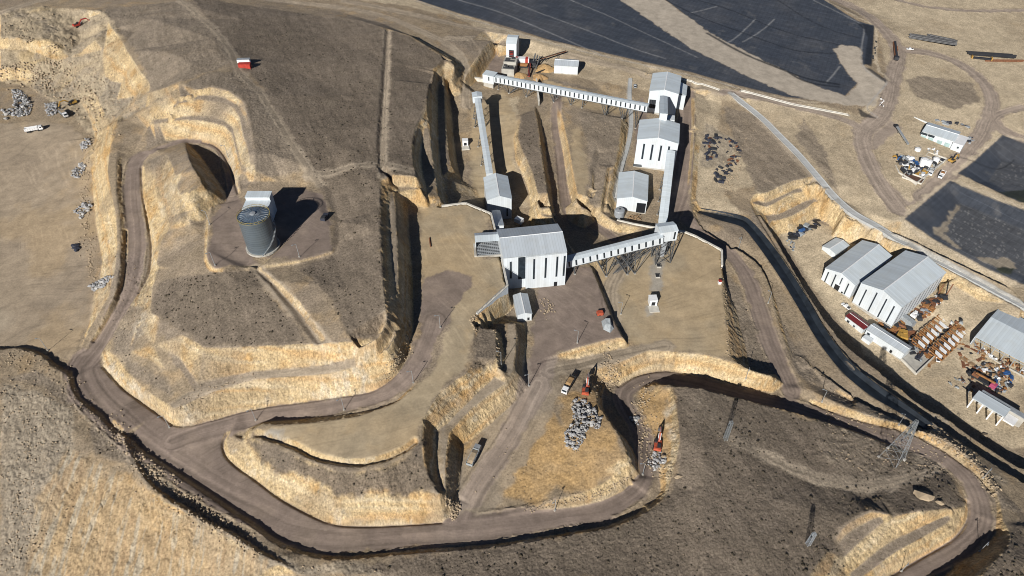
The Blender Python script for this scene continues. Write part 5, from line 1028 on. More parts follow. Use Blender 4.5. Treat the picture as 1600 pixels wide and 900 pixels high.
# reclaim gallery and transfer house
A = at(1034.5, 352, -4.5); B = at(1047, 243, 10)
gallery('reclaim_gallery', 'plain white gallery climbing to the house with four slot windows', (A[0], A[1], -5.0), (B[0], B[1], 10.5), 4.4, 3.4, legs=((.3, .6, 0), (.55, .8, 0), (.78, .8, 0)), roof='roof_x')
A = at(883, 415, 4.0); B = at(1034, 376.5, 11.5)
t = gallery('conveyor_gallery', 'windowed white gallery rising from the crusher house to the raised transfer house', (A[0], A[1], 4.0), (B[0], B[1], 11.5), 4.2, 4.0, wins=14, side=-1, legs=((.09, .6, 0), (.32, 1.6, 5), (.5, 2.2, 7), (.56, 2.2, 8)), roof='roof_x')
l_ = MB(); Ld = (Vector(B) - Vector(A)); Lh = math.hypot(Ld.x, Ld.y)
for s in (-1, 1):
    for f0, f1 in ((.5, .98), (.5, .88), (.5, .78), (.5, .68), (.53, .93)):
        gq = Vector(A) + Ld * f0; zg = gz(gq.x, gq.y) - A[2]
        l_.beam((Lh * f0, s * 2.6, zg), (Lh * f1, s * 1.8, 7.5 * f1 - .5), .2)
l_.build('raking_strut', M['steel'], t)
p = at(1041, 375, 11.5); t = thing('transfer_house', 'raised white transfer house on steel legs over the ore pad wall', 'building', (p[0], p[1] + 3, -4), math.atan2(Ld.y, Ld.x))
MB().bx(-4.5, 4.5, -3.6, 3.6, 15, 21).build('wall', M['white_wall'], t); r_ = MB(); r_.quad((-4.7, -3.8, 21.05), (4.7, -3.8, 21.05), (4.7, 0, 22), (-4.7, 0, 22)); r_.quad((-4.7, 0, 22), (4.7, 0, 22), (4.7, 3.8, 21.05), (-4.7, 3.8, 21.05)); r_.build('roof', M['roof_x'], t)
MB().bx(2.6, 3.5, -3.7, -3.55, 16, 20.5).build('window', M['glass'], t)
l_ = MB()
for x in (-4, 4):
    for y in (-3.2, 3.2): l_.beam((x, y, -5), (x, y, 15), .45)
for z0, z1 in ((0, 5), (5, 10), (10, 15)):
    for y in (-3.2, 3.2): l_.beam((-4, y, z0), (4, y, z1), .2); l_.beam((4, y, z0), (-4, y, z1), .2)
    for x in (-4, 4): l_.beam((x, -3.2, z0), (x, 3.2, z1), .2)
l_.build('leg_frame', M['steel'], t)
MB().prism([(-1.5, 15), (1.5, 15), (.8, 3), (-.8, 3)], -1, 1, 'y').build('discharge_chute', M['grey'], t)
# site office between the wing wall and the crusher yard
gable('site_office', 'small white gabled site office beside the blue grey wing wall', 'building', (4.8, 225.4), 0, 6.5, 13, 8.3, 4.4, 1.0, 'v', roof='grey_roof', doors=[(1.8, 2.1, 1.0)])
# pale tank with its pump block
t = thing('storage_tank', 'large round steel storage tank with a yellow rim rail', 'tank', (-114.5, 243.0, 25), R(20)); rt, ht = 6.95, 17.2
MB().lathe([(rt, -.5), (rt, ht)], 48).build('shell', M['tank'], t)
rf = MB().lathe([(rt + .05, ht + .02), (rt * .7, ht + .5), (rt * .25, ht + .95), (.4, ht + 1.0)], 48).build('roof', M['tank_roof'], t)
h_ = MB()
for i in range(24):
    a = 2 * math.pi * i / 24; h_.tube((.9 * math.cos(a), .9 * math.sin(a), ht + 1.0), ((rt - .5) * math.cos(a), (rt - .5) * math.sin(a), ht + .25), .1, 4)
h_.lathe([(1.2, ht + .9), (1.2, ht + 1.5), (.2, ht + 1.6)], 16); h_.build('roof_rib', M['grey'], rf)
rl = MB()
for k in range(48):
    a = 2 * math.pi * k / 48; b2 = 2 * math.pi * (k + 1) / 48; rr = rt + .12
    for zz in (ht + .15, ht + 1.05): rl.beam((rr * math.cos(a), rr * math.sin(a), zz), (rr * math.cos(b2), rr * math.sin(b2), zz), .13)
    if k % 2 == 0: rl.beam((rr * math.cos(a), rr * math.sin(a), ht), (rr * math.cos(a), rr * math.sin(a), ht + 1.1), .1)
M['dull_yellow'] = simple('dull_yellow_paint', (.26, .21, .07), .6); rl.build('guard_rail', M['dull_yellow'], t)
st = MB()
for k in range(44):
    a = R(-95 + k * 3.4); rr = rt + .6; st.box((rr * math.cos(a), rr * math.sin(a), .4 + k * .4), (.8, .45, .08), a)
st.build('spiral_stair', M['galv'], t)
MB().lathe([(7.7, -.6), (7.7, .3)], 24).build('footing', M['concrete'], t)
b0 = at(406, 299, 37)
t = thing('pump_house', 'white block shaped pump house behind the round storage tank', 'building', (b0[0], b0[1] - 5.5, 25), R(0))
MB().bx(-5.8, 5.8, -5.5, 1.0, -1, 9.5).build('wall', M['white_wall'], t); MB().bx(-5.8, 5.6, 1.0, 5.5, -1, 11.6).build('wall', M['white_wall'], t)
r_ = MB(); r_.quad((-6, -5.7, 9.55), (6, -5.7, 9.55), (6, .95, 9.9), (-6, .95, 9.9)); r_.build('roof', M['roof_x'], t); r_ = MB(); r_.quad((-6, .8, 11.7), (5.8, .8, 11.7), (5.8, 5.7, 12.0), (-6, 5.7, 12.0)); r_.build('roof', M['roof_x'], t)
# ---------------------------------------------------------------- camp workshops
gable('warehouse', 'smaller of the two big white warehouses with an open doorway', 'building', (194.0, 289.0), -34.5, 18.0, 38.4, -50.6, 9.7, 2.6, 'v', slots=[(-6.6, .8, 8.6, .6), (-2.4, .8, 9.6, .6), (1.4, 5, 9.8, .5), (5.6, .8, 8.6, .6)], doors=[(.6, 4, 2.8), (4.2, 1.6, .9)])
t = gable('warehouse', 'biggest white warehouse with a row of side windows above orange steelwork', 'building', (210.0, 271.4), -35, 23.0, 44.0, -52.5, 14.4, 3.2, 'v', slots=[(-7.6, .8, 12.6, .6), (-2.2, .8, 14.4, .6), (3.4, .8, 14, .6), (8.2, .8, 12.6, .6)], side_slots=[(-20 + i * 4.4, 1.5, 12.6) for i in range(10)])
gable('store_shed', 'little pale gabled shed beside the smaller white warehouse', 'building', (189.1, 308.4), -32.6, 8.6, 13.1, -53.6, 3.6, 1.0, 'v')
def eave_shed(name, label, FL, FR, BL, z, he, hr, wall='white_wall', roof='roof_x', **k):
    fl, fr, bl = [at(*q, z + he)[:2] for q in (FL, FR, BL)]; u = fr - fl; a = math.atan2(u[1], u[0]); W_ = np.hypot(*u); n = np.array([-math.sin(a), math.cos(a)]); D_ = float((bl - fl) @ n); c = fl + u / 2 + n * D_ / 2
    return gable(name, label, 'building', c, z, W_, D_, math.degrees(a), he, hr, 'u', wall, roof, **k)
eave_shed('cabin', 'red roofed white site cabin at the foot of the dark slope', (1322, 494), (1349.8, 514.7), (1330, 486.6), -37.2, 4.0, .7, roof='red_roof', slots=[(-3.4, 1.2, 2.6, 1.3), (.4, 1.2, 2.3, .9)])
t = eave_shed('long_shed', 'long white shed with grey roof next to the red roofed cabin', (1354.4, 514.4), (1413.3, 552), (1363.6, 504.5), -37.6, 5.2, 1.0, roof='grey_roof', slots=[(-8.6, 2.4, 3.8, 1.4)], doors=[(4.6, 2.3, 1.2)])
x0 = -11; MB().bx(-9.5, -5, -7.2, -4.0, -1, 2.6).build('porch', M['white_wall'], t)
# long hall with an open column front
fl, fr, bl = [at(*q, -31)[:2] for q in ((1522.6, 526.6), (1600, 567.5), (1568.6, 483.7))]; u = (fr - fl) / np.hypot(*(fr - fl)); a = math.atan2(u[1], u[0]); n = np.array([-u[1], u[0]]); D_ = float((bl - fl) @ n); Lh = 44; c = fl + u * Lh / 2 + n * D_ / 2
t = thing('assembly_hall', 'long grey roofed hall with an open column front and scrap before it', 'building', (c[0], c[1], -38.2), a); x, y = Lh / 2, D_ / 2
r_ = MB(); r_.quad((-x, -y, 7.3), (x, -y, 7.3), (x, .1 * y, 9.6), (-x, .1 * y, 9.6), .2); r_.quad((-x, .1 * y, 9.6), (x, .1 * y, 9.6), (x, y, 7.3), (-x, y, 7.3), .2); r_.build('roof', M['roof_x'], t)
w_ = MB(); w_.bx(-x, -x + .3, -y, y, -1, 7.3); w_.bx(x - .3, x, -y, y, -1, 7.3); w_.bx(-x + .3, x - .3, y - .3, y, -1, 7.3); w_.build('wall', M['white_wall'], t)
for i in range(10): MB().box((-x + .6 + i * (Lh - 1.2) / 9, -y + .5, 3.2), (.4, .4, 8.2)).build('column', M['grey'], t)
b_ = MB(); b_.beam((-x, -y + .5, 5.9), (x, -y + .5, 5.9), .2, .5); b_.build('eaves_beam', M['galv'], t)
MB().bx(-x + .5, x, -y - 1.6, -y - 1.2, -1, 1.6).build('dwarf_wall', M['concrete'], t)
# open fronted concrete store
fl, fr, bl = [at(*q, -31.5)[:2] for q in ((1520.4, 622), (1569, 651), (1531, 611.6))]; u = (fr - fl) / np.hypot(*(fr - fl)); a = math.atan2(u[1], u[0]); n = np.array([-u[1], u[0]]); D_ = max(4.5, float((bl - fl) @ n)); Lh = float(np.hypot(*(fr - fl))); c = fl + u * Lh / 2 + n * D_ / 2
t = thing('storage_bay', 'open fronted concrete storage bay with white posts near the scrap', 'building', (c[0], c[1], -38.4), a); x, y = Lh / 2, D_ / 2
MB().bx(-x - .2, x + .2, -y - .2, y + .2, 6.6, 7.1).build('roof', M['roof'], t); MB().bx(-x, x, y - .3, y, -1, 6.6).build('wall', M['concrete'], t)
for i in range(4): MB().bx(-x + i * (2 * x - .6) / 3, -x + .6 + i * (2 * x - .6) / 3, -y, -y + .7, -1, 6.6).build('post', M['white'], t)
l_ = MB(); l_.bx(-x + 1, x + 7, y + .2, y + 2.8, -1, 6.0); l_.build('annex', M['concrete'], t); MB().bx(-x + .8, x + 7.2, y + .05, y + 3, 6.0, 6.3).build('annex_roof', M['grey'], t)
MB().bx(x + .3, x + 5, -y + 1, y, 3.6, 4.4).build('side_canopy', M['white'], t)
# plant workshop on the far right
fl, fr, bl = [at(*q, -13)[:2] for q in ((1441.3, 205.5), (1491, 221), (1453, 192.5))]; u = (fr - fl) / np.hypot(*(fr - fl)); a = math.atan2(u[1], u[0]); n = np.array([-u[1], u[0]]); D_ = float((bl - fl) @ n); Lh = float(np.hypot(*(fr - fl))); c = fl + u * Lh / 2 + n * D_ / 2
t = gable('recovery_plant_house', 'white plant house with pale green doors beside the pipework yard', 'building', c, -18.6, Lh, D_, math.degrees(a), 5.8, 1.4, 'u', roof='roof_x', slots=[(-8.4, 3.6, 5.2, 4), (-3.9, 3.6, 5.2, 4)])
M['green_door'] = simple('pale_green_door', (.28, .38, .38), .5)
for xx in (-8, -3.5, 2.2, 7): MB().bx(xx - 1.6, xx + 1.6, -D_ / 2 - .1, -D_ / 2 + .05, 0, 3.2).build('door', M['green_door'], t)
MB().bx(Lh / 2 - .2, Lh / 2 + 6, -D_ / 2 - 1.5, D_ / 2 - 3, -1, 5.2).build('annex', M['white_wall'], t); MB().bx(Lh / 2 - .4, Lh / 2 + 6.2, -D_ / 2 - 1.7, D_ / 2 - 2.8, 5.2, 5.45).build('annex_roof', M['white'], t)
MB().bx(Lh / 2 + 3.2, Lh / 2 + 4.2, -D_ / 2 - 1.6, -D_ / 2 - 1.45, 2.4, 3.6).build('window', M['glass'], t)
p = [hit(1428, 183), hit(1452, 195)]; wall_run('site_wall', 'dark shaded wall running off the white plant house on the far right', [q[:2] for q in p], .5, [-14.6, -14.8], [-20, -20], 'white_wall')
# ---------------------------------------------------------------- vehicles and plant
def dump_truck(name, label, cat, loc, rz, cab='white', bed='white', load=None, group=None, long=9.0):
    t = thing(name, label, cat, loc, rz, group); h = long / 2
    MB().bx(-h, h - .3, -.55, .55, .75, 1.15).build('chassis', M['dark_steel'], t)
    c = MB().prism([(h - 2.3, .9), (h, .9), (h, 2.0), (h - .35, 3.0), (h - 2.3, 3.1)], -1.2, 1.2, 'y').build('cab', M[cab], t)
    MB().quad((h + .02, -1.05, 2.05), (h + .02, 1.05, 2.05), (h - .3, 1.05, 2.9), (h - .3, -1.05, 2.9), .05).build('windshield', M['glass'], c)
    for s in (-1, 1): MB().bx(h - 1.6, h - .6, s * 1.2 - .03, s * 1.2 + .03, 2.0, 2.75).build('side_window', M['glass'], c)
    b = MB(); x0, x1 = -h - .1, h - 2.6
    b.bx(x0, x1, -1.25, 1.25, 1.2, 1.4); b.bx(x0, x1, -1.3, -1.15, 1.3, 2.9); b.bx(x0, x1, 1.15, 1.3, 1.3, 2.9); b.bx(x1 - .15, x1, -1.15, 1.15, 1.3, 3.25); b.bx(x0, x0 + .12, -1.15, 1.15, 1.3, 2.5)
    for i in range(6):
        xx = x0 + .5 + i * (x1 - x0 - 1) / 5
        for s in (-1, 1): b.bx(xx - .07, xx + .07, s * 1.36 - .06, s * 1.36 + .06, 1.3, 2.9)
    bd = b.build('dump_bed', M[bed], t)
    if load:
        l_ = MB(); l_.prism([(x0 + .2, 1.4), (x1 - .2, 1.4), (x1 - .4, 2.7), (x1 - 2, 3.2), (x0 + 1.6, 2.9), (x0 + .2, 2.2)], -1.1, 1.1, 'y'); l_.build('load', M[load], bd)
    for xx in (h - 1.2, h - 2.7 if long > 8 else h - 1.5, -h + 1.2, -h + 2.5):
        for s in (-1, 1): MB().tube((xx, s * .85, .52), (xx, s * 1.22, .52), .52, 14).build('wheel', M['rubber'], t)
    return t
def heading(ax, ay, bx, by): return ang(ax, ay, bx, by)
dump_truck('dump_truck', 'white dump truck with an empty bed crossing the pale quarry yard', 'truck', hit(55, 205), heading(44, 207, 66, 202), 'white', 'white', long=10)
dump_truck('dump_truck', 'white dump truck being loaded by the yellow excavator', 'truck', hit(101, 181), heading(94, 175, 107, 186), 'white', 'grey', 'rock_tan', long=9)
dump_truck('dump_truck', 'dump truck with white cab and dark bed beside an orange excavator', 'truck', hit(888, 605), heading(896, 592, 881, 617), 'white', 'dark_steel', 'dirt', long=9.4)
dump_truck('dump_truck', 'loaded grey dump truck driving at the foot of the shaded bench', 'truck', hit(741, 715), heading(734, 730, 748, 701), 'grey', 'tarp', 'rock_tan', long=9.4)
def excavator(label, loc, rz, paint, reach=8.0, swing=0.0, dig=-1.0):
    t = thing('excavator', label, 'excavator', loc, rz)
    for s in (-1, 1): MB().prism([(-2.2, .25), (-1.8, 0), (1.8, 0), (2.2, .25), (2.2, .7), (1.8, .95), (-1.8, .95), (-2.2, .7)], s * 1.25 - .32, s * 1.25 + .32, 'y').build('track', M['rubber'], t)
    MB().tube((0, 0, .7), (0, 0, 1.2), .9, 16).build('slew_ring', M['dark_steel'], t)
    hs = MB().bx(-2.6, 1.3, -1.4, 1.4, 1.2, 2.3).build('house', M[paint], t); MB().prism([(-3.3, 1.3), (-2.6, 1.2), (-2.6, 2.5), (-3.2, 2.4)], -1.45, 1.45, 'y').build('counterweight', M[paint], hs)
    MB().bx(-2.2, -.4, -1.2, .2, 2.3, 2.75).build('engine_cover', M['dark_steel'], hs)
    cb = MB().prism([(-.2, 1.3), (1.55, 1.3), (1.55, 2.3), (1.2, 3.1), (-.2, 3.1)], .35, 1.4, 'y').build('cab', M['dark_steel'], t); MB().quad((1.57, .45, 2.2), (1.57, 1.3, 2.2), (1.24, 1.3, 3.0), (1.24, .45, 3.0), .04).build('windshield', M['glass'], cb)
    k = reach / 8.0
    bm = MB(); bm.beam((.8, -.3, 1.9), (2.9 * k, -.3, 4.4), .5, .75); bm.beam((2.9 * k, -.3, 4.4), (5.6 * k, -.3, 4.3), .45, .65); b_ = bm.build('boom', M[paint], t)
    s_ = MB().beam((5.3 * k, -.3, 4.5), (7.4 * k, -.3, 1.6 + dig * .3), .4, .55).build('stick', M[paint], t)
    cy = MB(); cy.tube((1.3, -.75, 1.8), (3.2 * k, -.75, 4.0), .11, 6); cy.tube((1.3, .15, 1.8), (3.2 * k, .15, 4.0), .11, 6); cy.tube((3.2 * k, -.3, 4.9), (5.4 * k, -.3, 4.9), .11, 6); cy.build('hydraulic_cylinder', M['galv'], b_)
    MB().prism([(7.2 * k, 1.9 + dig * .3), (7.7 * k, 1.2 + dig * .3), (7.3 * k, .5 + dig * .3), (6.4 * k, .3 + dig * .3), (6.1 * k, .8 + dig * .3), (6.6 * k, 1.5 + dig * .3)], -.95, .35, 'y').build('bucket', M['dark_steel'], s_)
    return t
excavator('orange excavator digging at the top of the pale boulder heap', hit(915, 611), heading(914, 613, 917, 590), 'orange_red', 9)
excavator('orange excavator with raised boom beside the small boulder heap in the pit', hit(1027, 697), heading(1027, 699, 1030, 670), 'orange_red', 9)
excavator('yellow excavator loading the white truck at the quarry face', hit(113, 164), heading(114, 163, 98, 170), 'yellow', 8.6)
excavator('red excavator perched on the dusty slope above the quarry', hit(123, 42), heading(120, 43, 140, 33), 'red', 10)
excavator('small yellow excavator by the rim of the dark liner pond', hit(1487, 253), heading(1484, 254, 1494, 248), 'yellow', 7)
def pickup(label, loc, rz, body='white', name='pickup_truck', cat='pickup'):
    t = thing(name, label, cat, loc, rz)
    MB().prism([(-2.6, .5), (2.6, .5), (2.65, .95), (1.2, 1.1), (.6, 1.75), (-.6, 1.8), (-.75, 1.15), (-2.6, 1.15)], -.9, .9, 'y').build('body', M[body], t)
    MB().bx(-2.45, -.85, -.75, .75, 1.08, 1.17).build('bed_floor', M['dark_steel'], t); MB().quad((1.24, -.75, 1.12), (1.24, .75, 1.12), (.66, .75, 1.74), (.66, -.75, 1.74), .05).build('windshield', M['glass'], t)
    for xx in (1.6, -1.6):
        for s in (-1, 1): MB().tube((xx, s * .7, .36), (xx, s * .95, .36), .37, 12).build('wheel', M['rubber'], t)
    return t
pickup('white pickup turning at the junction near the long pipe stacks', hit(1421, 78), heading(1430, 79, 1414, 77))
pickup('white pickup parked next to the scrap yard edge in the camp', hit(1464, 561), R(70))
pickup('white car parked at the corner of the biggest warehouse', hit(1321, 480), R(120), 'white', 'parked_car', 'car')
dump_truck('flatbed_truck', 'white truck parked beside the pipework yard near the ponds', 'truck', hit(1470, 276), heading(1475, 268, 1466, 282), 'white', 'white', 'orange', long=8)
dump_truck('mixer_truck', 'white truck nosing out of the pipework yard', 'truck', hit(1453, 272), R(-125), 'white', 'grey', long=7)
pickup('small grey car parked by the lane left of the farthest plant house', hit(992, 136), R(85), 'grey', 'parked_car', 'car')
# truck mounted crane in the scrap yard
t = thing('crane_truck', 'rusty truck crane with a pink cab beside the storage bay', 'crane', hit(1530, 595), heading(1516, 586, 1546, 604))
MB().bx(-6, 6.2, -1.2, 1.2, .7, 1.5).build('chassis', M['dark_steel'], t); MB().bx(4.6, 7.2, -1.25, 1.25, .8, 3.1).build('cab', M['pink'], t); MB().bx(-4, -1, -1.1, 1.1, 1.5, 3.0).build('turntable', M['rust'], t); MB().beam((-3, 0, 3.2), (6, .2, 3.6), .7, .8).build('boom', M['orange'], t)
for xx in (5.4, 2.8, -3, -4.6):
    for s in (-1, 1): MB().tube((xx, s * .9, .55), (xx, s * 1.3, .55), .55, 12).build('wheel', M['rubber'], t)
# yellow crane and blue tarpaulin machine in front of the biggest warehouse
p = hit(1352, 478); t = thing('covered_machine', 'machine under a blue tarpaulin in front of the biggest warehouse', 'machine', p, R(-40)); MB().prism([(-3, 0), (3, 0), (2.6, 2.4), (1, 3.4), (-1.4, 3.2), (-2.8, 2.0)], -2, 2, 'y').build('tarpaulin', M['blue'], t); MB().bx(-2.4, 2.4, -2.5, -1.9, -.3, 1.2).build('frame', M['dark_steel'], t)
p = hit(1364, 478); t = thing('yellow_crane', 'small yellow jib crane between the blue tarpaulin and the warehouse wall', 'crane', p, R(30)); MB().bx(-1.6, 1.6, -1.1, 1.1, -.2, 1.8).build('base', M['yellow'], t); MB().beam((0, 0, 1.8), (6, 1, 6.2), .5).build('jib', M['yellow'], t); MB().bx(-2.2, -.8, -.8, .8, 1.8, 3.0).build('winch', M['rust'], t)
# ---------------------------------------------------------------- little structures
t = thing('site_container', 'red site container with a pale neighbour at the plain track junction', 'container', hit(385, 105), R(4)); MB().bx(-4, 3, -2.2, .8, -.2, 2.7).build('body', M['red'], t); MB().bx(-3.9, 2.9, -2.3, -2.15, .2, 2.4).build('door', M['red'], t)
MB().bx(-4.1, 3.1, -2.3, .9, 2.7, 2.85).build('roof', M['red'], t)
t = thing('site_container', 'pale grey container tucked behind the red one', 'container', hit(384, 99), R(4)); MB().bx(-4.6, 3, -1.2, 1.2, -.2, 2.8).build('body', M['white'], t); MB().bx(-4.7, 3.1, -1.3, 1.3, 2.8, 2.95).build('roof', M['galv'], t)
def hut(label, px, py, rz, w_=3.4, h_=3.6, d_=3.4, slab=True, roofm='white'):
    t = thing('inlet_hut', label, 'hut', hit(px, py), rz); x, y = w_ / 2, d_ / 2
    MB().bx(-x, x, -y, y, -.5, h_).build('wall', M['white'], t); MB().bx(-x - .15, x + .15, -y - .15, y + .15, h_, h_ + .18).build('roof', M[roofm], t); MB().bx(-x * .5, x * .5, -y - .06, -y + .05, .4, h_ * .72).build('opening', M['dark'], t)
    if slab: MB().bx(-x - .6, x + .6, -y - 4.2, -y, -.4, .22).build('apron', M['pale_concrete'], t)
    return t
hut('white inlet hut with square opening and concrete apron on the ore pad', 1019, 474, R(3), 3.6, 3.6, 3.8)
hut('tiny white hut with a dark opening in the yard left of the plain gallery', 727, 226, R(6), 3.4, 3.2, 3.4)
for i, (px, py, s) in enumerate(((1030, 399, 'nearest the transfer house'), (1029, 416, 'in the middle of the row'), (1027, 432, 'nearest the white inlet hut'))):
    t = thing('reclaim_hatch', 'dark reclaim grating in the pale strip, ' + s, 'hatch', hit(px, py), R(2), 'reclaim gratings on the ore pad'); MB().bx(-1.1, 1.1, -1.3, 1.3, -.2, .7).build('kerb', M['concrete'], t); g = MB()
    for k in range(5): g.bx(-.9 + k * .4, -.75 + k * .4, -1.1, 1.1, .72, .84)
    g.bx(-.9, .9, -1.1, 1.1, .70, .72); g.build('grating', M['dark_steel'], t)
t = thing('compressor', 'bright orange compressor beside a grey tarpaulin bundle', 'machine', hit(937, 492), R(10)); MB().bx(-1.4, 1.4, -1, 1, .4, 2.0).build('canopy', M['orange_red'], t); MB().bx(-1.5, 1.5, -.8, .8, .2, .45).build('chassis', M['dark_steel'], t)
for s in (-1, 1): MB().tube((-.2, s * .8, .35), (-.2, s * 1.05, .35), .36, 10).build('wheel', M['rubber'], t)
t = thing('tarpaulin_bundle', 'grey tarpaulin draped over a pointed bundle next to the orange compressor', 'bundle', hit(948, 508), R(5)); MB().add([(-2, 2.6, 0), (2.4, 2.8, 0), (2.9, -2.5, 0), (.6, -5, 0), (-2.1, -2.6, 0), (-.6, 1.6, 2.8), (1.5, 1.4, 3.0), (1.2, -1.8, 2.3), (-.8, -1.4, 2.4)], [(0, 1, 6, 5), (1, 2, 7, 6), (2, 3, 7), (3, 4, 8), (3, 8, 7), (4, 0, 5, 8), (5, 6, 7, 8), (4, 3, 2, 1, 0)]).build('cover', M['tarp'], t); MB().bx(-1.8, 2.2, -1.8, 2, -.4, .3).build('pallet', M['timber'], t)
t = thing('equipment_skid', 'small dark equipment skid on the right edge of the silo yard', 'machine', hit(508, 340), R(80)); MB().bx(-3, 2.2, -1.2, 1.2, -.2, 1.2).build('casing', M['belt'], t); MB().bx(-2.6, -.6, -1, 1, 1.2, 1.7).build('lid', M['dark_steel'], t)
p = hit(672, 379); t = thing('steel_rail', 'single dark steel rail lying on the tan tipping platform', 'rail', p, R(100)); MB().bx(-3.4, 3.4, -.35, .35, -.1, .28).build('beam', M['rust'], t); MB().bx(-3.4, 3.4, -.12, .12, .28, .6).build('web', M['rust'], t)
t = thing('hut_box', 'small pinkish control box on the right rim of the ore pad', 'box', hit(1124, 443), R(3)); MB().bx(-.7, .7, -.7, .7, -.2, 1.7).build('casing', M['white'], t); MB().bx(-.8, .8, -.8, .8, 1.7, 1.85).build('roof', M['red'], t)
# ---------------------------------------------------------------- pylon, masts, lamp posts
def pylon(label, px, py, hgt, base, arms, zrot, mm='lattice', cat='pylon', name='lattice_pylon', k_=.42):
    p = hit(px, py); t = thing(name, label, cat, (p[0], p[1], p[2] - .3), zrot); top = .55
    cr = [(-1, -1), (1, -1), (1, 1), (-1, 1)]
    def cn(i, z): w_ = base / 2 + (top - base / 2) * min(1, z / hgt / .97); return (cr[i][0] * w_, cr[i][1] * w_, z)
    lv = [0]; 
    while lv[-1] < hgt: lv.append(min(hgt, lv[-1] + max(1.3, (base / 2) * (1 - lv[-1] / hgt) * 1.5)))
    for i in range(4): MB().beam(cn(i, 0), cn(i, hgt), .34 * k_).build('leg', M[mm], t); 
    br = MB()
    for a, b in zip(lv[:-1], lv[1:]):
        for i in range(4):
            j = (i + 1) % 4; br.beam(cn(i, a), cn(j, b), .2 * k_); br.beam(cn(j, a), cn(i, b), .2 * k_); br.beam(cn(i, b), cn(j, b), .18 * k_)
    br.build('bracing', M[mm], t)
    for z, ln in arms:
        a_ = MB()
        for s in (-1, 1):
            a_.beam((s * .3, 0, z), (s * ln, 0, z + .3), .24); a_.beam((s * .3, 0, z + 1.5), (s * ln, 0, z + .3), .2); a_.beam((s * .4, .4, z), (s * ln, 0, z + .3), .16); a_.beam((s * .4, -.4, z), (s * ln, 0, z + .3), .16)
        ar = a_.build('crossarm', M[mm], t)
        for s in (-1, 1):
            k = MB(); 
            for q_ in range(5): k.lathe([(.05, 0), (.18, .1), (.05, .2)], 8, (s * (ln - .1), 0, z - 1.4 + q_ * .28))
            k.build('insulator', M['glass'], ar)
    for i in range(4): c = cn(i, 0); MB().box((c[0], c[1], .1), (base * .13, base * .13, 1.0)).build('footing', M['concrete'], t)
    return t
pylon('tall lattice power pylon beside the curving lower right road', 1393, 716, 25.5, 7.2, ((17.5, 4.2), (20.8, 3.4), (23.8, 2.4)), R(38))
pylon('slim lattice lighting mast on the dark hillside right of the pit', 1133, 687, 12, 1.3, ((11, .8),), R(10), 'lattice', 'mast', 'lattice_mast', .26)
pylon('bluish lattice mast leaning out of a pale ochre footing patch', 1262, 851, 8.5, 1.3, ((7.4, .8),), R(20), 'grey', 'mast', 'lattice_mast', .28)
posts = [(646, 599, 'at the bend of the ramp below the tan platform'), (826, 603, 'at the foot of the double bench by the central yard'), (538, 641, 'on the middle of the curved ramp road'), (400, 657, 'where the ramp road narrows before the junction'), (336, 415, 'at the near left corner of the silo yard'),
 (468, 402, 'at the near right corner of the silo yard'), (328, 351, 'at the far left corner of the silo yard'), (902, 536, 'on the rim above the orange excavator'), (970, 491, 'on the ore pad next to the long dark scarp'), (867, 798, 'below the yellow bank of the main road'), (1004, 742, 'at the tight bend around the excavated mound'), (1154, 388, 'on the berm right of the ore pad corner'),
 (1200, 474, 'on the berm halfway down the right hand road'), (1284, 628, 'on the tan berm just past the road fork'), (1404, 664, 'on the berm right beside the power pylon'), (1536, 747, 'on the outer curve of the lower right road'), (1530, 862, 'in the black shade at the lower right corner'), (1408, 893, 'at the bottom edge by the terraced bank'), (75, 548, 'on the rim of the quarry yard'), (265, 668, 'at the tip of the pale bank by the junction'), (688, 512, 'where the ramp meets the tan platform'), (357, 246, 'in the deep shade behind the knoll'), (783, 570, 'beside the shaded bench by the wing wall'), (1165, 592, 'on the bright bank above the shaded road')]
lp = None
for px, py, s in posts:
    p = hit(px, py)
    if lp is None:
        lp = thing('lamp_post', 'thin grey lamp post ' + s, 'lamp post', p, R(200), 'lamp posts along the haul roads'); MB().tube((0, 0, -.3), (0, 0, 7.6), .14, 8, .09).build('pole', M['galv'], lp); a_ = MB(); a_.beam((0, 0, 7.55), (1.5, 0, 7.8), .12); a_.build('arm', M['galv'], lp); MB().bx(1.2, 2.0, -.18, .18, 7.72, 7.9).build('lamp_head', M['grey'], lp); MB().box((0, 0, .1), (.7, .7, .6)).build('footing', M['concrete'], lp)
    else: dup(lp, p, R(random.uniform(150, 260)), 'thin grey lamp post ' + s)
# ---------------------------------------------------------------- pipe stacks and long frames
def pipe_stack(a, b, rows_, lab, r=.32, mm='pipe'):
    A, B = hits([a[0], b[0]], [a[1], b[1]]); d = B - A; Ln = math.hypot(d[0], d[1]); rz = math.atan2(d[1], d[0]); n = np.array([-math.sin(rz), math.cos(rz)]); me = MB().tube((0, 0, 0), (Ln, 0, 0), r, 8).mesh('pipe', M[mm])
    for k, cnt in enumerate(rows_):
        for i in range(cnt):
            o = bpy.data.objects.new('pipe', me); COL.objects.link(o); s = (i - (cnt - 1) / 2) * r * 2.1; sh = random.uniform(-1.5, 1.5)
            o.location = (A[0] + n[0] * s + math.cos(rz) * sh, A[1] + n[1] * s + math.sin(rz) * sh, max(A[2], B[2]) + .3 + k * r * 1.8); o.rotation_euler = (0, 0, rz + random.uniform(-.006, .006)); tag(o, lab, 'pipe', lab)
pipe_stack((1422, 57), (1490, 73), (11, 10, 6), 'long black pipe in the stack beyond the white pickup', .38)
pipe_stack((1450, 56), (1492, 67), (4, 3), 'long black pipe in the short bundle laid along the far stack', .38)
pipe_stack((1513, 84), (1583, 92), (8, 7), 'long black pipe in the stack at the far right edge', .38)
pipe_stack((1540, 95), (1598, 98), (4,), 'rusty brown pipe lying in front of the right hand stack', .4, 'rust')
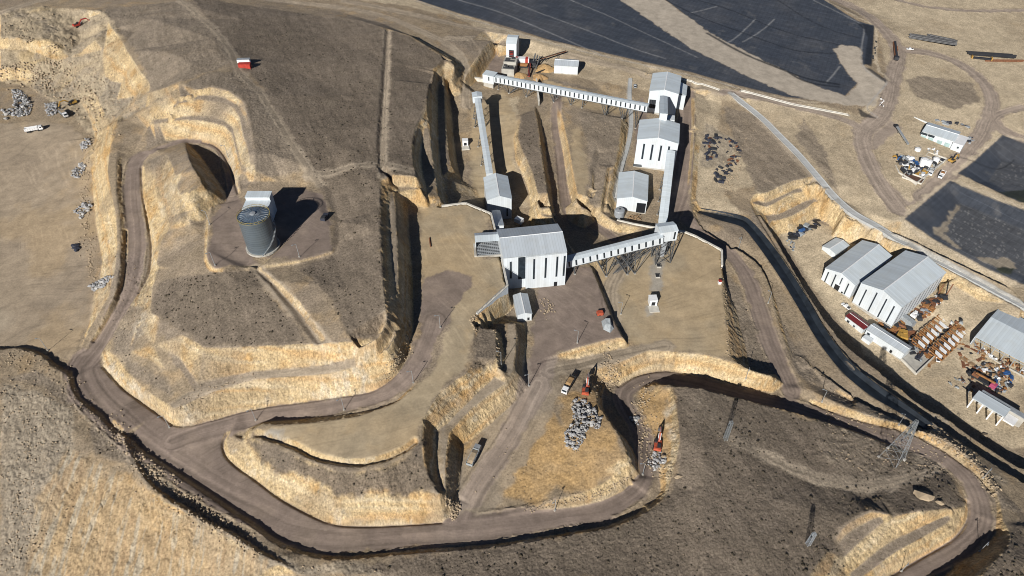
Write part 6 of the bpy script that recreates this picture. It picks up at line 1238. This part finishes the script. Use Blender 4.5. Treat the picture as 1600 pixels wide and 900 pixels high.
t = thing('loading_frame', 'orange and black steel frame standing at the end of the right pipe stack', 'frame', hit(1533, 93), R(-14)); MB().bx(-7, 7, -1, 1, .4, 1.6).build('deck', M['pipe'], t); MB().bx(-7.6, -6.8, -1.3, 1.3, 0, 2.6).build('end_frame', M['yellow'], t); MB().bx(6.8, 7.6, -1.3, 1.3, 0, 2.6).build('end_frame', M['yellow'], t)
A, B = hits([1397, 1399], [67, 97]); t = thing('conveyor_section', 'long dark conveyor section lying by the leach pad road', 'conveyor', A, math.atan2(B[1] - A[1], B[0] - A[0])); Ln = math.hypot(*(B - A)[:2])
MB().bx(0, Ln, -.4, 1.1, .6, 1.6).build('frame', M['dark_steel'], t); MB().bx(0, Ln, -1.2, -.5, .3, 1.1).build('side_beam', M['rust'], t); MB().bx(Ln - 3, Ln + .5, -1.6, 1.6, .2, 2.4).build('drive_unit', M['dark_steel'], t)
for i in range(3): MB().bx(Ln * .25 + i * 3, Ln * .25 + i * 3 + 1, 1.1, 2.2, 0, 1).build('support', M['rust'], t)
# ---------------------------------------------------------------- loose pieces: one object each
def scatter_pieces(name, cat, label, poly, n, mats, size, tall=(.3, 1.4), group=None, seed=1):
    rr = random.Random(seed); P = PX(poly); xs = [p[0] for p in P]; ys = [p[1] for p in P]; pts = []
    def inside(x, y):
        c = False
        for (x1, y1), (x2, y2) in zip(P, P[1:] + P[:1]):
            if (y1 > y) != (y2 > y) and x < x1 + (y - y1) * (x2 - x1) / (y2 - y1): c = not c
        return c
    while len(pts) < n:
        x, y = rr.uniform(min(xs), max(xs)), rr.uniform(min(ys), max(ys))
        if inside(x, y): pts.append((x, y))
    W_ = hits([p[0] for p in pts], [p[1] for p in pts]); meshes = []
    for m_ in mats:
        for v in range(3):
            b = MB(); a, c, h = rr.uniform(*size), rr.uniform(*size) * .5, rr.uniform(*tall)
            kind = (v + len(m_)) % 3
            if kind == 0: b.box((0, 0, h / 2), (a, c, h)); b.box((a * .2, c * .1, h * 1.15), (a * .5, c * .5, h * .5), .4)
            elif kind == 1: b.prism([(-a / 2, 0), (a / 2, 0), (a * .3, h), (-a * .1, h * 1.2), (-a * .45, h * .6)], -c / 2, c / 2, 'y')
            else: b.beam((-a / 2, 0, h * .2), (a / 2, c * .3, h * .7), c * .5, h * .4); b.beam((-a * .3, c * .4, h * .3), (a * .2, -c * .5, h * .9), c * .3, h * .3)
            meshes.append(b.mesh(name, M[m_]))
    for p in W_:
        o = bpy.data.objects.new(name, rr.choice(meshes)); COL.objects.link(o); o.location = (p[0], p[1], p[2] - .1); o.rotation_euler = (0, 0, rr.uniform(0, 6.28)); tag(o, label, cat, group or label)
scatter_pieces('scrap_piece', 'scrap', 'loose scrap piece in the jumbled heap before the column fronted hall', "1535,566 1572,572 1582,590 1574,612 1556,612 1540,590", 90, ['grey', 'timber', 'rust', 'blue', 'white', 'dark_steel', 'orange', 'tarp'], (1.2, 3.6), (.3, 1.2), seed=2)
scatter_pieces('scrap_piece', 'scrap', 'loose steel piece strewn across the ground left of the scrap heap', "1490,540 1530,535 1545,560 1530,580 1500,575 1488,560", 34, ['rust', 'dark_steel', 'orange', 'timber', 'grey'], (1.2, 5), (.2, .6), seed=3)
scatter_pieces('scrap_piece', 'scrap', 'dark rubbish piece lying near the storage bay corner', "1495,590 1525,592 1520,612 1500,615 1482,600", 16, ['dark_steel', 'tarp', 'rust', 'timber'], (1, 3), (.3, .9), seed=4)
scatter_pieces('belt_scrap', 'scrap', 'dark bundle of folded belting left of the hillside scrap track', "1101,213 1124,211 1126,228 1122,244 1104,250 1100,232", 34, ['belt', 'belt', 'dark_steel', 'belt', 'belt', 'rust'], (1.6, 4.5), (.4, 1.1), seed=5)
scatter_pieces('belt_scrap', 'scrap', 'dark bundle of folded belting right of the hillside scrap track', "1131,207 1145,216 1158,236 1152,258 1138,262 1136,236", 30, ['belt', 'belt', 'dark_steel', 'rust', 'belt'], (1.4, 4), (.4, 1.0), seed=6)
scatter_pieces('belt_scrap', 'scrap', 'dark belting piece at the lower end of the hillside scrap track', "1120,262 1146,258 1136,278 1124,290 1116,284", 26, ['belt', 'belt', 'dark_steel'], (1.6, 4.2), (.4, 1.1), seed=7)
scatter_pieces('debris_piece', 'debris', 'black sheet or debris piece at the foot of the camp cut', "1228,366 1250,356 1276,344 1282,352 1262,360 1240,374", 26, ['pipe', 'belt', 'dark_steel', 'pipe', 'tarp'], (2, 6), (.3, 1.0), seed=8)
scatter_pieces('debris_piece', 'debris', 'pale grey debris piece strewn below the black sheets', "1228,372 1246,370 1240,392 1230,385", 26, ['tarp', 'grey', 'belt'], (.8, 2.2), (.2, .6), seed=9)
t = thing('blue_tank', 'bright blue tank among the black sheets by the camp cut', 'tank', hit(1252, 362), R(30)); MB().tube((-1.6, 0, 1.2), (1.6, 0, 1.2), 1.2, 14).build('shell', M['blue'], t); MB().bx(-1.2, 1.2, -1, 1, -.2, .5).build('cradle', M['dark_steel'], t)
# ball-mill style steelwork beside the biggest warehouse: slab, orange frames, white panels
u0 = at(1385, 545, -37.4)
P = [at(x, y, -37.3) for x, y in ((1372, 526), (1431, 585), (1519, 501), (1450, 470))]
t = thing('work_slab', 'kerbed concrete work slab carrying orange steelwork beside the biggest warehouse', 'slab', (*P[1][:2], -37.4)); b_ = MB(); o_ = P[1]
b_.add([tuple(Vector(q - o_) + Vector((0, 0, dz_))) for dz_ in (-1.5, .1) for q in P], [(0, 1, 2, 3), (7, 6, 5, 4), (0, 4, 5, 1), (1, 5, 6, 2), (2, 6, 7, 3), (3, 7, 4, 0)]); b_.build('deck', M['concrete'], t)
k_ = MB()
for a, b in ((P[0], P[1]), (P[1], P[2])): k_.beam(tuple(Vector(a - o_) + Vector((0, 0, .5))), tuple(Vector(b - o_) + Vector((0, 0, .5))), .6, 1.2)
k_.build('kerb', M['pale_concrete'], t)
A0, A1 = at(1436, 545, -37)[:2], at(1488, 497, -37)[:2]; dv = A1 - A0; Lr = np.hypot(*dv); dv /= Lr; nv = np.array([dv[1], -dv[0]]); rzr = math.atan2(dv[1], dv[0])
cell = None
for r_i in range(2):
    for k in range(8):
        c = A0 + dv * (k + .5) * Lr / 8 + nv * (r_i * 9.0 - 1.5); wh = 1 if k in (0, 7) else 0
        if cell is None:
            cell = thing('machinery_unit', 'row', 'machine', (0, 0, 0)); f_ = MB()
            for s in (-1, 1):
                f_.beam((s * 1.5, -3.8, .5), (s * 1.5, 3.8, 2.4), .45); f_.beam((s * 1.5, -3.8, .3), (s * 1.5, 3.8, .3), .5)
                for q_ in range(3): f_.beam((s * 1.5, -3 + q_ * 3, .3), (s * 1.5, -3 + q_ * 3, 1.4 + q_ * .4), .3)
            f_.beam((-1.5, -3.8, .5), (1.5, -3.8, .5), .4); f_.beam((-1.5, 0, 1.5), (1.5, 0, 1.5), .4); f_.beam((-1.5, 3.8, 2.4), (1.5, 3.8, 2.4), .4)
            f_.build('girder', M['orange'], cell); MB().quad((-1.3, -3.2, 1.2), (1.0, -2.6, 1.4), (1.2, 1.4, 2.2), (-1.1, .6, 2.1), .12).build('panel', M['white'], cell); MB().bx(-1.25, 1.25, -3.6, 3.6, -.2, .25).build('tray', M['dark_steel'], cell); me_ = cell
        else: me_ = dup(cell, (0, 0, 0), 0)
        me_.location = (c[0], c[1], -37.1); me_.rotation_euler = (0, 0, rzr + random.uniform(-.05, .05)); me_['label'] = 'orange framed machinery unit with a white panel in the %s row on the slab' % ('warehouse side' if r_i == 0 else 'outer'); me_['group'] = 'orange machinery units in the %s row' % ('warehouse side' if r_i == 0 else 'outer')
scatter_pieces('steel_member', 'steel', 'orange steel member heaped behind the long white shed', "1368,492 1392,500 1420,512 1428,522 1412,528 1384,512", 40, ['orange', 'orange', 'yellow', 'dark_steel', 'rust'], (3, 7), (.4, 1.6), seed=10)
scatter_pieces('steel_member', 'steel', 'dark steel member heaped at the near end of the work slab', "1418,530 1440,528 1452,545 1440,570 1426,560", 46, ['dark_steel', 'dark_steel', 'belt', 'rust', 'grey'], (1.6, 4.5), (.3, 1.4), seed=11)
scatter_pieces('steel_member', 'steel', 'steel member stacked along the side wall of the biggest warehouse', "1426,492 1446,474 1470,458 1480,466 1450,488 1436,500", 40, ['dark_steel', 'orange', 'grey', 'rust', 'dark_steel', 'white'], (2, 6), (.4, 1.5), seed=12)
scatter_pieces('steel_member', 'steel', 'long orange beam laid on the outer edge of the work slab', "1444,560 1478,530 1500,512 1508,506 1470,545 1446,572", 18, ['orange', 'rust', 'timber', 'dark_steel'], (4, 9), (.3, .9), seed=13)
scatter_pieces('steel_member', 'steel', 'dark steel part added for the machinery shade between the orange units', "1438,548 1490,498 1510,503 1462,560", 60, ['dark_steel', 'belt', 'dark_steel', 'white', 'tarp', 'rust'], (1.2, 3.2), (.4, 1.6), seed=31)  # dark clutter, added also to stand for the machinery shadows on the slab
scatter_pieces('scrap_piece', 'scrap', 'loose scrap piece under the column front of the long hall', "1530,540 1560,556 1592,572 1600,585 1560,566 1532,552", 40, ['timber', 'dark_steel', 'rust', 'grey', 'white', 'orange'], (1, 3), (.3, 1.0), seed=32)
t = thing('steel_container', 'grey container at the corner of the biggest warehouse', 'container', hit(1414, 502), ang(1404, 492, 1424, 508)); MB().bx(-4.5, 4.5, -1.5, 1.5, -.2, 3).build('body', M['tarp'], t); r_ = MB(); [r_.bx(-4.4 + i * .9, -4.2 + i * .9, -1.56, 1.56, .1, 3.06) for i in range(11)]; r_.build('rib', M['grey'], t)
for a, s in (((1466, 460), 'left'), ((1478, 462), 'right')):
    p = hit(*a); t = thing('steel_post', 'rusty leaning steel post standing behind the orange frames, the %s one' % s, 'post', p, R(40)); MB().beam((0, 0, -.3), (1.2 if s == 'right' else -.4, 0, 8), .5).build('mast', M['rust'], t); MB().bx(-.8, .8, -.8, .8, -.2, .5).build('base', M['dark_steel'], t)
# ---------------------------------------------------------------- pipework yard on the far right
P = [at(x, y, -18.4) for x, y in ((1391, 246), (1404, 271), (1432, 287), (1476, 252), (1420, 226))]; o_ = P[1]
t = thing('yard_slab', 'pale walled concrete slab of the pipework yard', 'slab', (*P[1][:2], -18.8)); b_ = MB(); b_.add([tuple(Vector(q - o_) + Vector((0, 0, dz_))) for dz_ in (-2, .1) for q in P], [(0, 1, 2, 3, 4), (9, 8, 7, 6, 5)] + [(i, i + 5, (i + 1) % 5 + 5, (i + 1) % 5) for i in range(5)]); b_.build('deck', M['concrete'], t)
for a, b in ((0, 1), (2, 3), (1, 2)): MB().beam(tuple(Vector(P[a] - o_) + Vector((0, 0, .7))), tuple(Vector(P[b] - o_) + Vector((0, 0, .7))), .6, 1.6).build('kerb_wall', M['pale_concrete'], t)
for (a, w_, h_, rz, mm, lab) in (((1418, 243), 14, 9, -42, 'brown', 'brown sunken basin in the pipework yard behind the pipes'), ((1427, 279), 11, 7, -40, 'brown', 'dark brown basin at the near corner of the pipework yard'), ((1462, 247), 11, 5, -42, 'belt', 'dark basin beside the pale corner wall of the pipework yard')):
    t = thing('settling_basin', lab, 'basin', (*at(*a, -18.4)[:2], -18.55), R(rz)); MB().bx(-w_ / 2, w_ / 2, -h_ / 2, h_ / 2, .2, .42).build('floor', M[mm], t)
    k_ = MB(); k_.bx(-w_ / 2 - .4, w_ / 2 + .4, h_ / 2, h_ / 2 + .4, .1, 1.3); k_.bx(-w_ / 2 - .4, w_ / 2 + .4, -h_ / 2 - .4, -h_ / 2, .1, 1.0); k_.bx(-w_ / 2 - .4, -w_ / 2, -h_ / 2, h_ / 2, .1, 1.15); k_.bx(w_ / 2, w_ / 2 + .4, -h_ / 2, h_ / 2, .1, 1.15); k_.build('rim', M['pale_concrete'], t)
for a, r, h, mm, lab in (((1441, 259), 2.6, 5, 'white', 'big white round tank in the pipework yard'), ((1447, 260), 2.4, 4.6, 'white', 'second white round tank touching the big one'), ((1432, 238), 1.9, 3, 'white', 'squat white tank near the brown basin'), ((1461, 253), 2, 3, 'white', 'small white tank beside the dark basin')):
    t = thing('process_tank', lab, 'tank', (*at(*a, -18.4)[:2], -18.5)); MB().lathe([(r, 0), (r, h), (r * .6, h + .5), (.2, h + .7)], 20).build('shell', M[mm], t); q_ = MB()
    for i in range(16):
        q_.beam((r * math.cos(i * math.pi / 8), r * math.sin(i * math.pi / 8), h + .9), (r * math.cos((i + 1) * math.pi / 8), r * math.sin((i + 1) * math.pi / 8), h + .9), .1)
    q_.build('handrail', M['grey'], t)
scatter_pieces('pipe_fitting', 'pipework', 'blue grey pump or pipe fitting in the pipework yard', "1396,246 1408,240 1440,262 1470,252 1440,280 1412,270", 90, ['blue', 'grey', 'dark_steel', 'belt', 'white', 'yellow', 'tarp', 'belt', 'dark_steel'], (1.2, 5), (.5, 2.0), seed=14)
scatter_pieces('equipment_box', 'equipment', 'small box or crate in the row in front of the white plant house', "1448,229 1466,236 1464,243 1446,236", 10, ['white', 'timber', 'grey'], (1, 2), (.8, 1.4), seed=15)
scatter_pieces('crate', 'crate', 'dark crate in the line behind the white plant house', "1463,186 1478,190 1500,193 1514,196 1512,202 1488,196 1465,192", 14, ['dark_steel', 'belt', 'grey'], (2, 4.5), (.6, 1.4), seed=16)
scatter_pieces('crate', 'crate', 'dark rack beside the right end of the white plant house', "1508,214 1522,219 1518,224 1506,220", 7, ['dark_steel', 'belt', 'grey'], (2, 4), (.6, 1.6), seed=17)
t = thing('tripper_conveyor', 'slanting white feed conveyor rising out of the pipework yard', 'conveyor', hit(1418, 228), 0); A = hit(1418, 228); B = hit(1399, 203); d = B - A; t.rotation_euler = (0, 0, math.atan2(d[1], d[0])); Ln = np.hypot(*d[:2]); MB().beam((0, 0, 1.2), (Ln, 0, 4.2), 1.3, .7).build('frame', M['galv'], t); MB().bx(Ln - .5, Ln + 2, -.9, .9, 3.6, 5).build('head_box', M['dark_steel'], t)
for f in (.35, .8): MB().beam((Ln * f, 0, -.3), (Ln * f, 0, 1.2 + 3 * f), .4).build('leg', M['steel'], t)
scatter_pieces('marker_block', 'block', 'small dark block along the leach pad rim road', "1369,45 1372,60 1366,95 1368,110 1362,105 1365,60", 12, ['dark_steel'], (1, 2), (.6, 1), seed=18)
scatter_pieces('marker_block', 'block', 'small dark block in the cluster at the leach pad corner', "1376,150 1382,150 1380,168 1374,170", 14, ['dark_steel', 'white'], (.8, 1.8), (.5, 1), seed=19)
# ---------------------------------------------------------------- boulders: the large ones singly, the small ones as rubble
def rock_mesh(seed, mm, n=1):
    rr = random.Random(seed); bm = bmesh.new(); bmesh.ops.create_icosphere(bm, subdivisions=1, radius=1)
    sc_ = (rr.uniform(.8, 1.3), rr.uniform(.6, 1), rr.uniform(.5, .85))
    for v in bm.verts: k = rr.uniform(.72, 1.15); v.co = Vector((v.co.x * sc_[0] * k, v.co.y * sc_[1] * k, v.co.z * sc_[2] * k))
    me = bpy.data.meshes.new('boulder'); bm.to_mesh(me); bm.free(); me.materials.append(mm); return me
ROCKS = [rock_mesh(i, M['rock']) for i in range(6)] + [rock_mesh(20 + i, M['rock_tan']) for i in range(3)]
M['rock_pale'] = simple('pale_rock', (.35, .345, .335), .95, 0, .25, .8); ROCKS += [rock_mesh(40 + i, M['rock_pale']) for i in range(4)]
def inpoly(P, x, y):
    c = False
    for (x1, y1), (x2, y2) in zip(P, P[1:] + P[:1]):
        if (y1 > y) != (y2 > y) and x < x1 + (y - y1) * (x2 - x1) / (y2 - y1): c = not c
    return c
RB = []; RG = []
def boulder_pile(poly, n, size, label, heap=1.2, small=0, seed=1):
    rr = random.Random(seed); P = PX(poly); xs = [p[0] for p in P]; ys = [p[1] for p in P]; pts = []
    while len(pts) < n + small:
        x, y = rr.uniform(min(xs), max(xs)), rr.uniform(min(ys), max(ys))
        if inpoly(P, x, y): pts.append((x, y))
    W_ = hits([p[0] for p in pts], [p[1] for p in pts]); cx = np.mean(W_[:, 0]); cy = np.mean(W_[:, 1]); rad = max(np.hypot(W_[:, 0] - cx, W_[:, 1] - cy))
    for i, p in enumerate(W_):
        lift = heap * max(0, 1 - np.hypot(p[0] - cx, p[1] - cy) / rad) * rr.uniform(0, 1)
        if i < n:
            o = bpy.data.objects.new('boulder', rr.choice(ROCKS[:6] + ROCKS[9:]) if rr.random() < .8 else rr.choice(ROCKS)); COL.objects.link(o); s = rr.uniform(*size)
            o.location = (p[0], p[1], p[2] + lift + s * .25); o.scale = (s, s, s); o.rotation_euler = (rr.uniform(-.5, .5), rr.uniform(-.5, .5), rr.uniform(0, 6.28)); tag(o, label, 'boulder', label)
        else: RG.append((p[0], p[1], p[2] + lift * .6, rr.uniform(.2, .55) * size[0] * 1.6))
boulder_pile("893,630 905,622 920,630 940,655 937,672 920,668 915,685 900,706 882,696 882,676 896,660", 130, (.5, 1.05), 'grey quarried boulder in the large heap below the orange excavator', 1.8, 700, 21)
boulder_pile("1013,712 1030,706 1040,714 1038,728 1022,736 1012,728", 30, (.6, 1.1), 'grey quarried boulder in the small heap behind the pit excavator', 1.4, 60, 22)
boulder_pile("985,652 997,652 998,664 988,662", 8, (.7, 1.2), 'grey boulder in the tiny group beside the shaded road', .5, 16, 23)
boulder_pile("18,138 36,142 52,165 46,180 26,184 22,160", 44, (.8, 1.5), 'pale boulder in the big stack at the quarry yard', 2.4, 320, 24)
boulder_pile("0,172 22,170 26,184 8,188", 12, (1, 1.8), 'pale boulder in the shaded stack at the left edge', 1.5, 20, 25)
boulder_pile("70,162 88,160 90,180 74,182", 14, (.8, 1.5), 'pale boulder in the loose group by the loading truck', 1, 160, 26)
boulder_pile("125,225 140,214 143,226 128,238", 14, (.7, 1.3), 'pale boulder in the upper cluster along the yellow bank', .8, 90, 27)
boulder_pile("108,272 128,252 136,260 122,282", 18, (.7, 1.3), 'pale boulder in the second cluster along the yellow bank', .8, 110, 28)
boulder_pile("114,330 140,314 146,322 128,342", 14, (.8, 1.5), 'pale boulder in the third cluster along the yellow bank', .8, 100, 29)
boulder_pile("140,446 168,432 178,432 160,452 146,456", 14, (.8, 1.5), 'pale boulder in the lowest cluster along the yellow bank', .8, 140, 30)
DARKR = rock_mesh(60, M['belt'])
for i in range(5):
    p = hit(120 + (i % 3 - 1) * 3.5, 388 + (i // 2 - 1) * 3.0); o = bpy.data.objects.new('coal_lump', DARKR); COL.objects.link(o); s = random.uniform(1.2, 1.9)
    o.location = (p[0], p[1], p[2] + .4); o.scale = (s * 1.2, s, s * .9); o.rotation_euler = (.2, .1, i * 1.3); tag(o, 'black lump in the single dark heap on the pale yard', 'lump', 'black lumps on the yard')
for px, py, s, lb in ((1445, 776, 3.6, 'big flat tan boulder above the terraced bank'), (1467, 785, 1.6, 'smaller tan boulder right of the big flat one'), (1059, 745, 1.6, 'lone pale boulder on the rim by the pit'), (1537, 682, 2.0, 'brown boulder lying on the camp ground below the storage bay')):
    p = hit(px, py); o = bpy.data.objects.new('boulder', ROCKS[6]); COL.objects.link(o); o.location = (p[0], p[1], p[2] + .2); o.scale = (s, s, s * .55); o.rotation_euler = (0, 0, px); tag(o, lb, 'boulder')
# rows of windrow stones on platform edges and rubble strewn below the banks
def strew(line, n, jit, size):
    P = PX(line); L_ = [0]
    for a, b in zip(P[:-1], P[1:]): L_.append(L_[-1] + math.hypot(b[0] - a[0], b[1] - a[1]))
    q_ = []
    for _ in range(n):
        d = random.uniform(0, L_[-1]); k = max(i for i in range(len(L_) - 1) if L_[i] <= d); f = (d - L_[k]) / max(1e-6, L_[k + 1] - L_[k])
        q_.append((P[k][0] + (P[k + 1][0] - P[k][0]) * f + random.gauss(0, jit), P[k][1] + (P[k + 1][1] - P[k][1]) * f + random.gauss(0, jit)))
    for p in hits([a[0] for a in q_], [a[1] for a in q_]): RB.append((p[0], p[1], p[2], random.uniform(*size)))
for ln, n, j, sz in (("745,492 735,500 745,516", 40, 2, (.25, .6)), ("182,655 214,730 250,770 290,790 340,820 400,855", 260, 11, (.15, .55)), ("110,600 150,655 200,700 280,760", 120, 8, (.15, .5)), ("0,560 60,560 100,590 130,640", 120, 10, (.15, .55)), ("700,780 712,795 706,806", 120, 4, (.25, .7)), ("770,505 778,520 780,578", 40, 3, (.2, .5)),
  ("930,608 946,600 960,590 950,560", 160, 7, (.2, .6)), ("1440,668 1480,690 1520,722 1560,770", 220, 6, (.2, .7)), ("140,215 130,300 140,380 150,450", 260, 6, (.2, .6)), ("60,100 100,130 130,150 160,190", 260, 14, (.2, .9)), ("0,110 50,115 90,135", 260, 10, (.2, 1.0)), ("20,50 90,70 110,110", 260, 16, (.2, .8)), ("150,60 165,130 200,180", 220, 14, (.15, .6)), ("0,600 50,640 60,760 30,860", 400, 24, (.15, .5)), ("180,670 260,760 380,845", 260, 7, (.2, .75)), ("820,795 867,788 930,775 985,745", 160, 3, (.15, .45)), ("1130,420 1140,557", 60, 2, (.2, .5)), ("800,150 830,150", 10, 4, (.2, .5)),
  ("1150,230 1146,270 1130,300", 120, 8, (.2, .6)), ("845,470 860,480 850,490", 50, 6, (.2, .6)), ("240,185 300,180 350,188 380,210", 120, 8, (.15, .4)), ("400,590 300,620 270,640", 80, 5, (.15, .4)), ("640,510 640,545 600,590", 160, 6, (.15, .45)), ("1010,600 1000,640 1010,700 1040,740", 260, 9, (.2, .55))):
    strew(ln, n, j, sz)
def blob_cloud(name, pts, mm, kind_verts, flat=.7):
    """many small lumps in one mesh"""
    base = [(math.cos(a) * c, math.sin(a) * c, s) for s, c in ((-.5, .6), (.25, 1.0), (.8, .5)) for a in [2 * math.pi * i / kind_verts for i in range(kind_verts)]]; k = kind_verts
    bf = [(r * k + i, r * k + (i + 1) % k, (r + 1) * k + (i + 1) % k, (r + 1) * k + i) for r in range(2) for i in range(k)]; nb = len(base)
    B = np.array(base); n = len(pts); Pm = np.array(pts); th = rng.uniform(0, 6.28, n); ss = Pm[:, 3]
    jit = rng.uniform(.65, 1.3, (n, nb, 1)); V = B[None] * jit * ss[:, None, None]; V[:, :, 2] *= flat
    ct, st = np.cos(th)[:, None], np.sin(th)[:, None]; X = V[:, :, 0] * ct - V[:, :, 1] * st; Y = V[:, :, 0] * st + V[:, :, 1] * ct
    V = np.stack([X + Pm[:, None, 0], Y + Pm[:, None, 1], V[:, :, 2] + Pm[:, None, 2]], -1).reshape(-1, 3).astype(np.float32)
    F = (np.array(bf)[None] + (np.arange(n) * nb)[:, None, None]).reshape(-1, 4); T = (np.arange(k)[None] + 2 * k + (np.arange(n) * nb)[:, None])
    me = bpy.data.meshes.new(name); me.vertices.add(len(V)); me.vertices.foreach_set('co', V.ravel())
    loops = np.concatenate([F.ravel(), T.ravel()]).astype(np.int32); me.loops.add(len(loops)); me.loops.foreach_set('vertex_index', loops)
    starts = np.concatenate([np.arange(len(F)) * 4, len(F) * 4 + np.arange(n) * k]).astype(np.int32); me.polygons.add(len(starts)); me.polygons.foreach_set('loop_start', starts); me.update(calc_edges=True); me.materials.append(mm)
    o = bpy.data.objects.new(name, me); COL.objects.link(o); o['kind'] = 'stuff'; return o
blob_cloud('rubble', RB, M['rock_tan'], 5, .8); blob_cloud('broken_rock', RG, M['rock'], 5, .85)
# dry shrubs and tufts over the hillsides
def sow(zone_, dens_, size, rmin=0, keep=None):
    m = (Z[zone_] > .6); ys, xs = np.nonzero(m); X = GX0 + (xs + .5) * GS; Y = GY0 + (ys + .5) * GS; near = np.clip(1.25 - Y / 420, .12, 1)
    s_ = rng.random(len(X)) < dens_ * GS * GS * near * np.clip(.6 + 1.2 * fbm(X, Y, 22, 91, 3), .1, 1.6); X = X[s_] + rng.uniform(-.3, .3, s_.sum()); Y = Y[s_] + rng.uniform(-.3, .3, s_.sum()); zz = bil(Hm, X, Y)
    sl = np.hypot(bil(Hm, X + .7, Y) - bil(Hm, X - .7, Y), bil(Hm, X, Y + .7) - bil(Hm, X, Y - .7)) / 1.4; k = sl < .8
    return np.stack([X, Y, zz, rng.uniform(*size, len(X)) * (.7 + .6 * rng.random(len(X)) ** 3)], 1)[k]
sh = np.concatenate([sow('scrub', .26, (.18, .58)), sow('scrub2', .08, (.18, .45))])
blob_cloud('dry_scrub', sh, M['shrub'], 5, .75)
st_ = np.concatenate([sow('scrub', .10, (.10, .26)), sow('rubble', .5, (.14, .5)), sow('orange', .12, (.1, .32)), sow('scrub2', .14, (.12, .34)), sow('cut', .10, (.1, .3))])
blob_cloud('loose_stones', st_, M['rock_tan'], 5, .7)
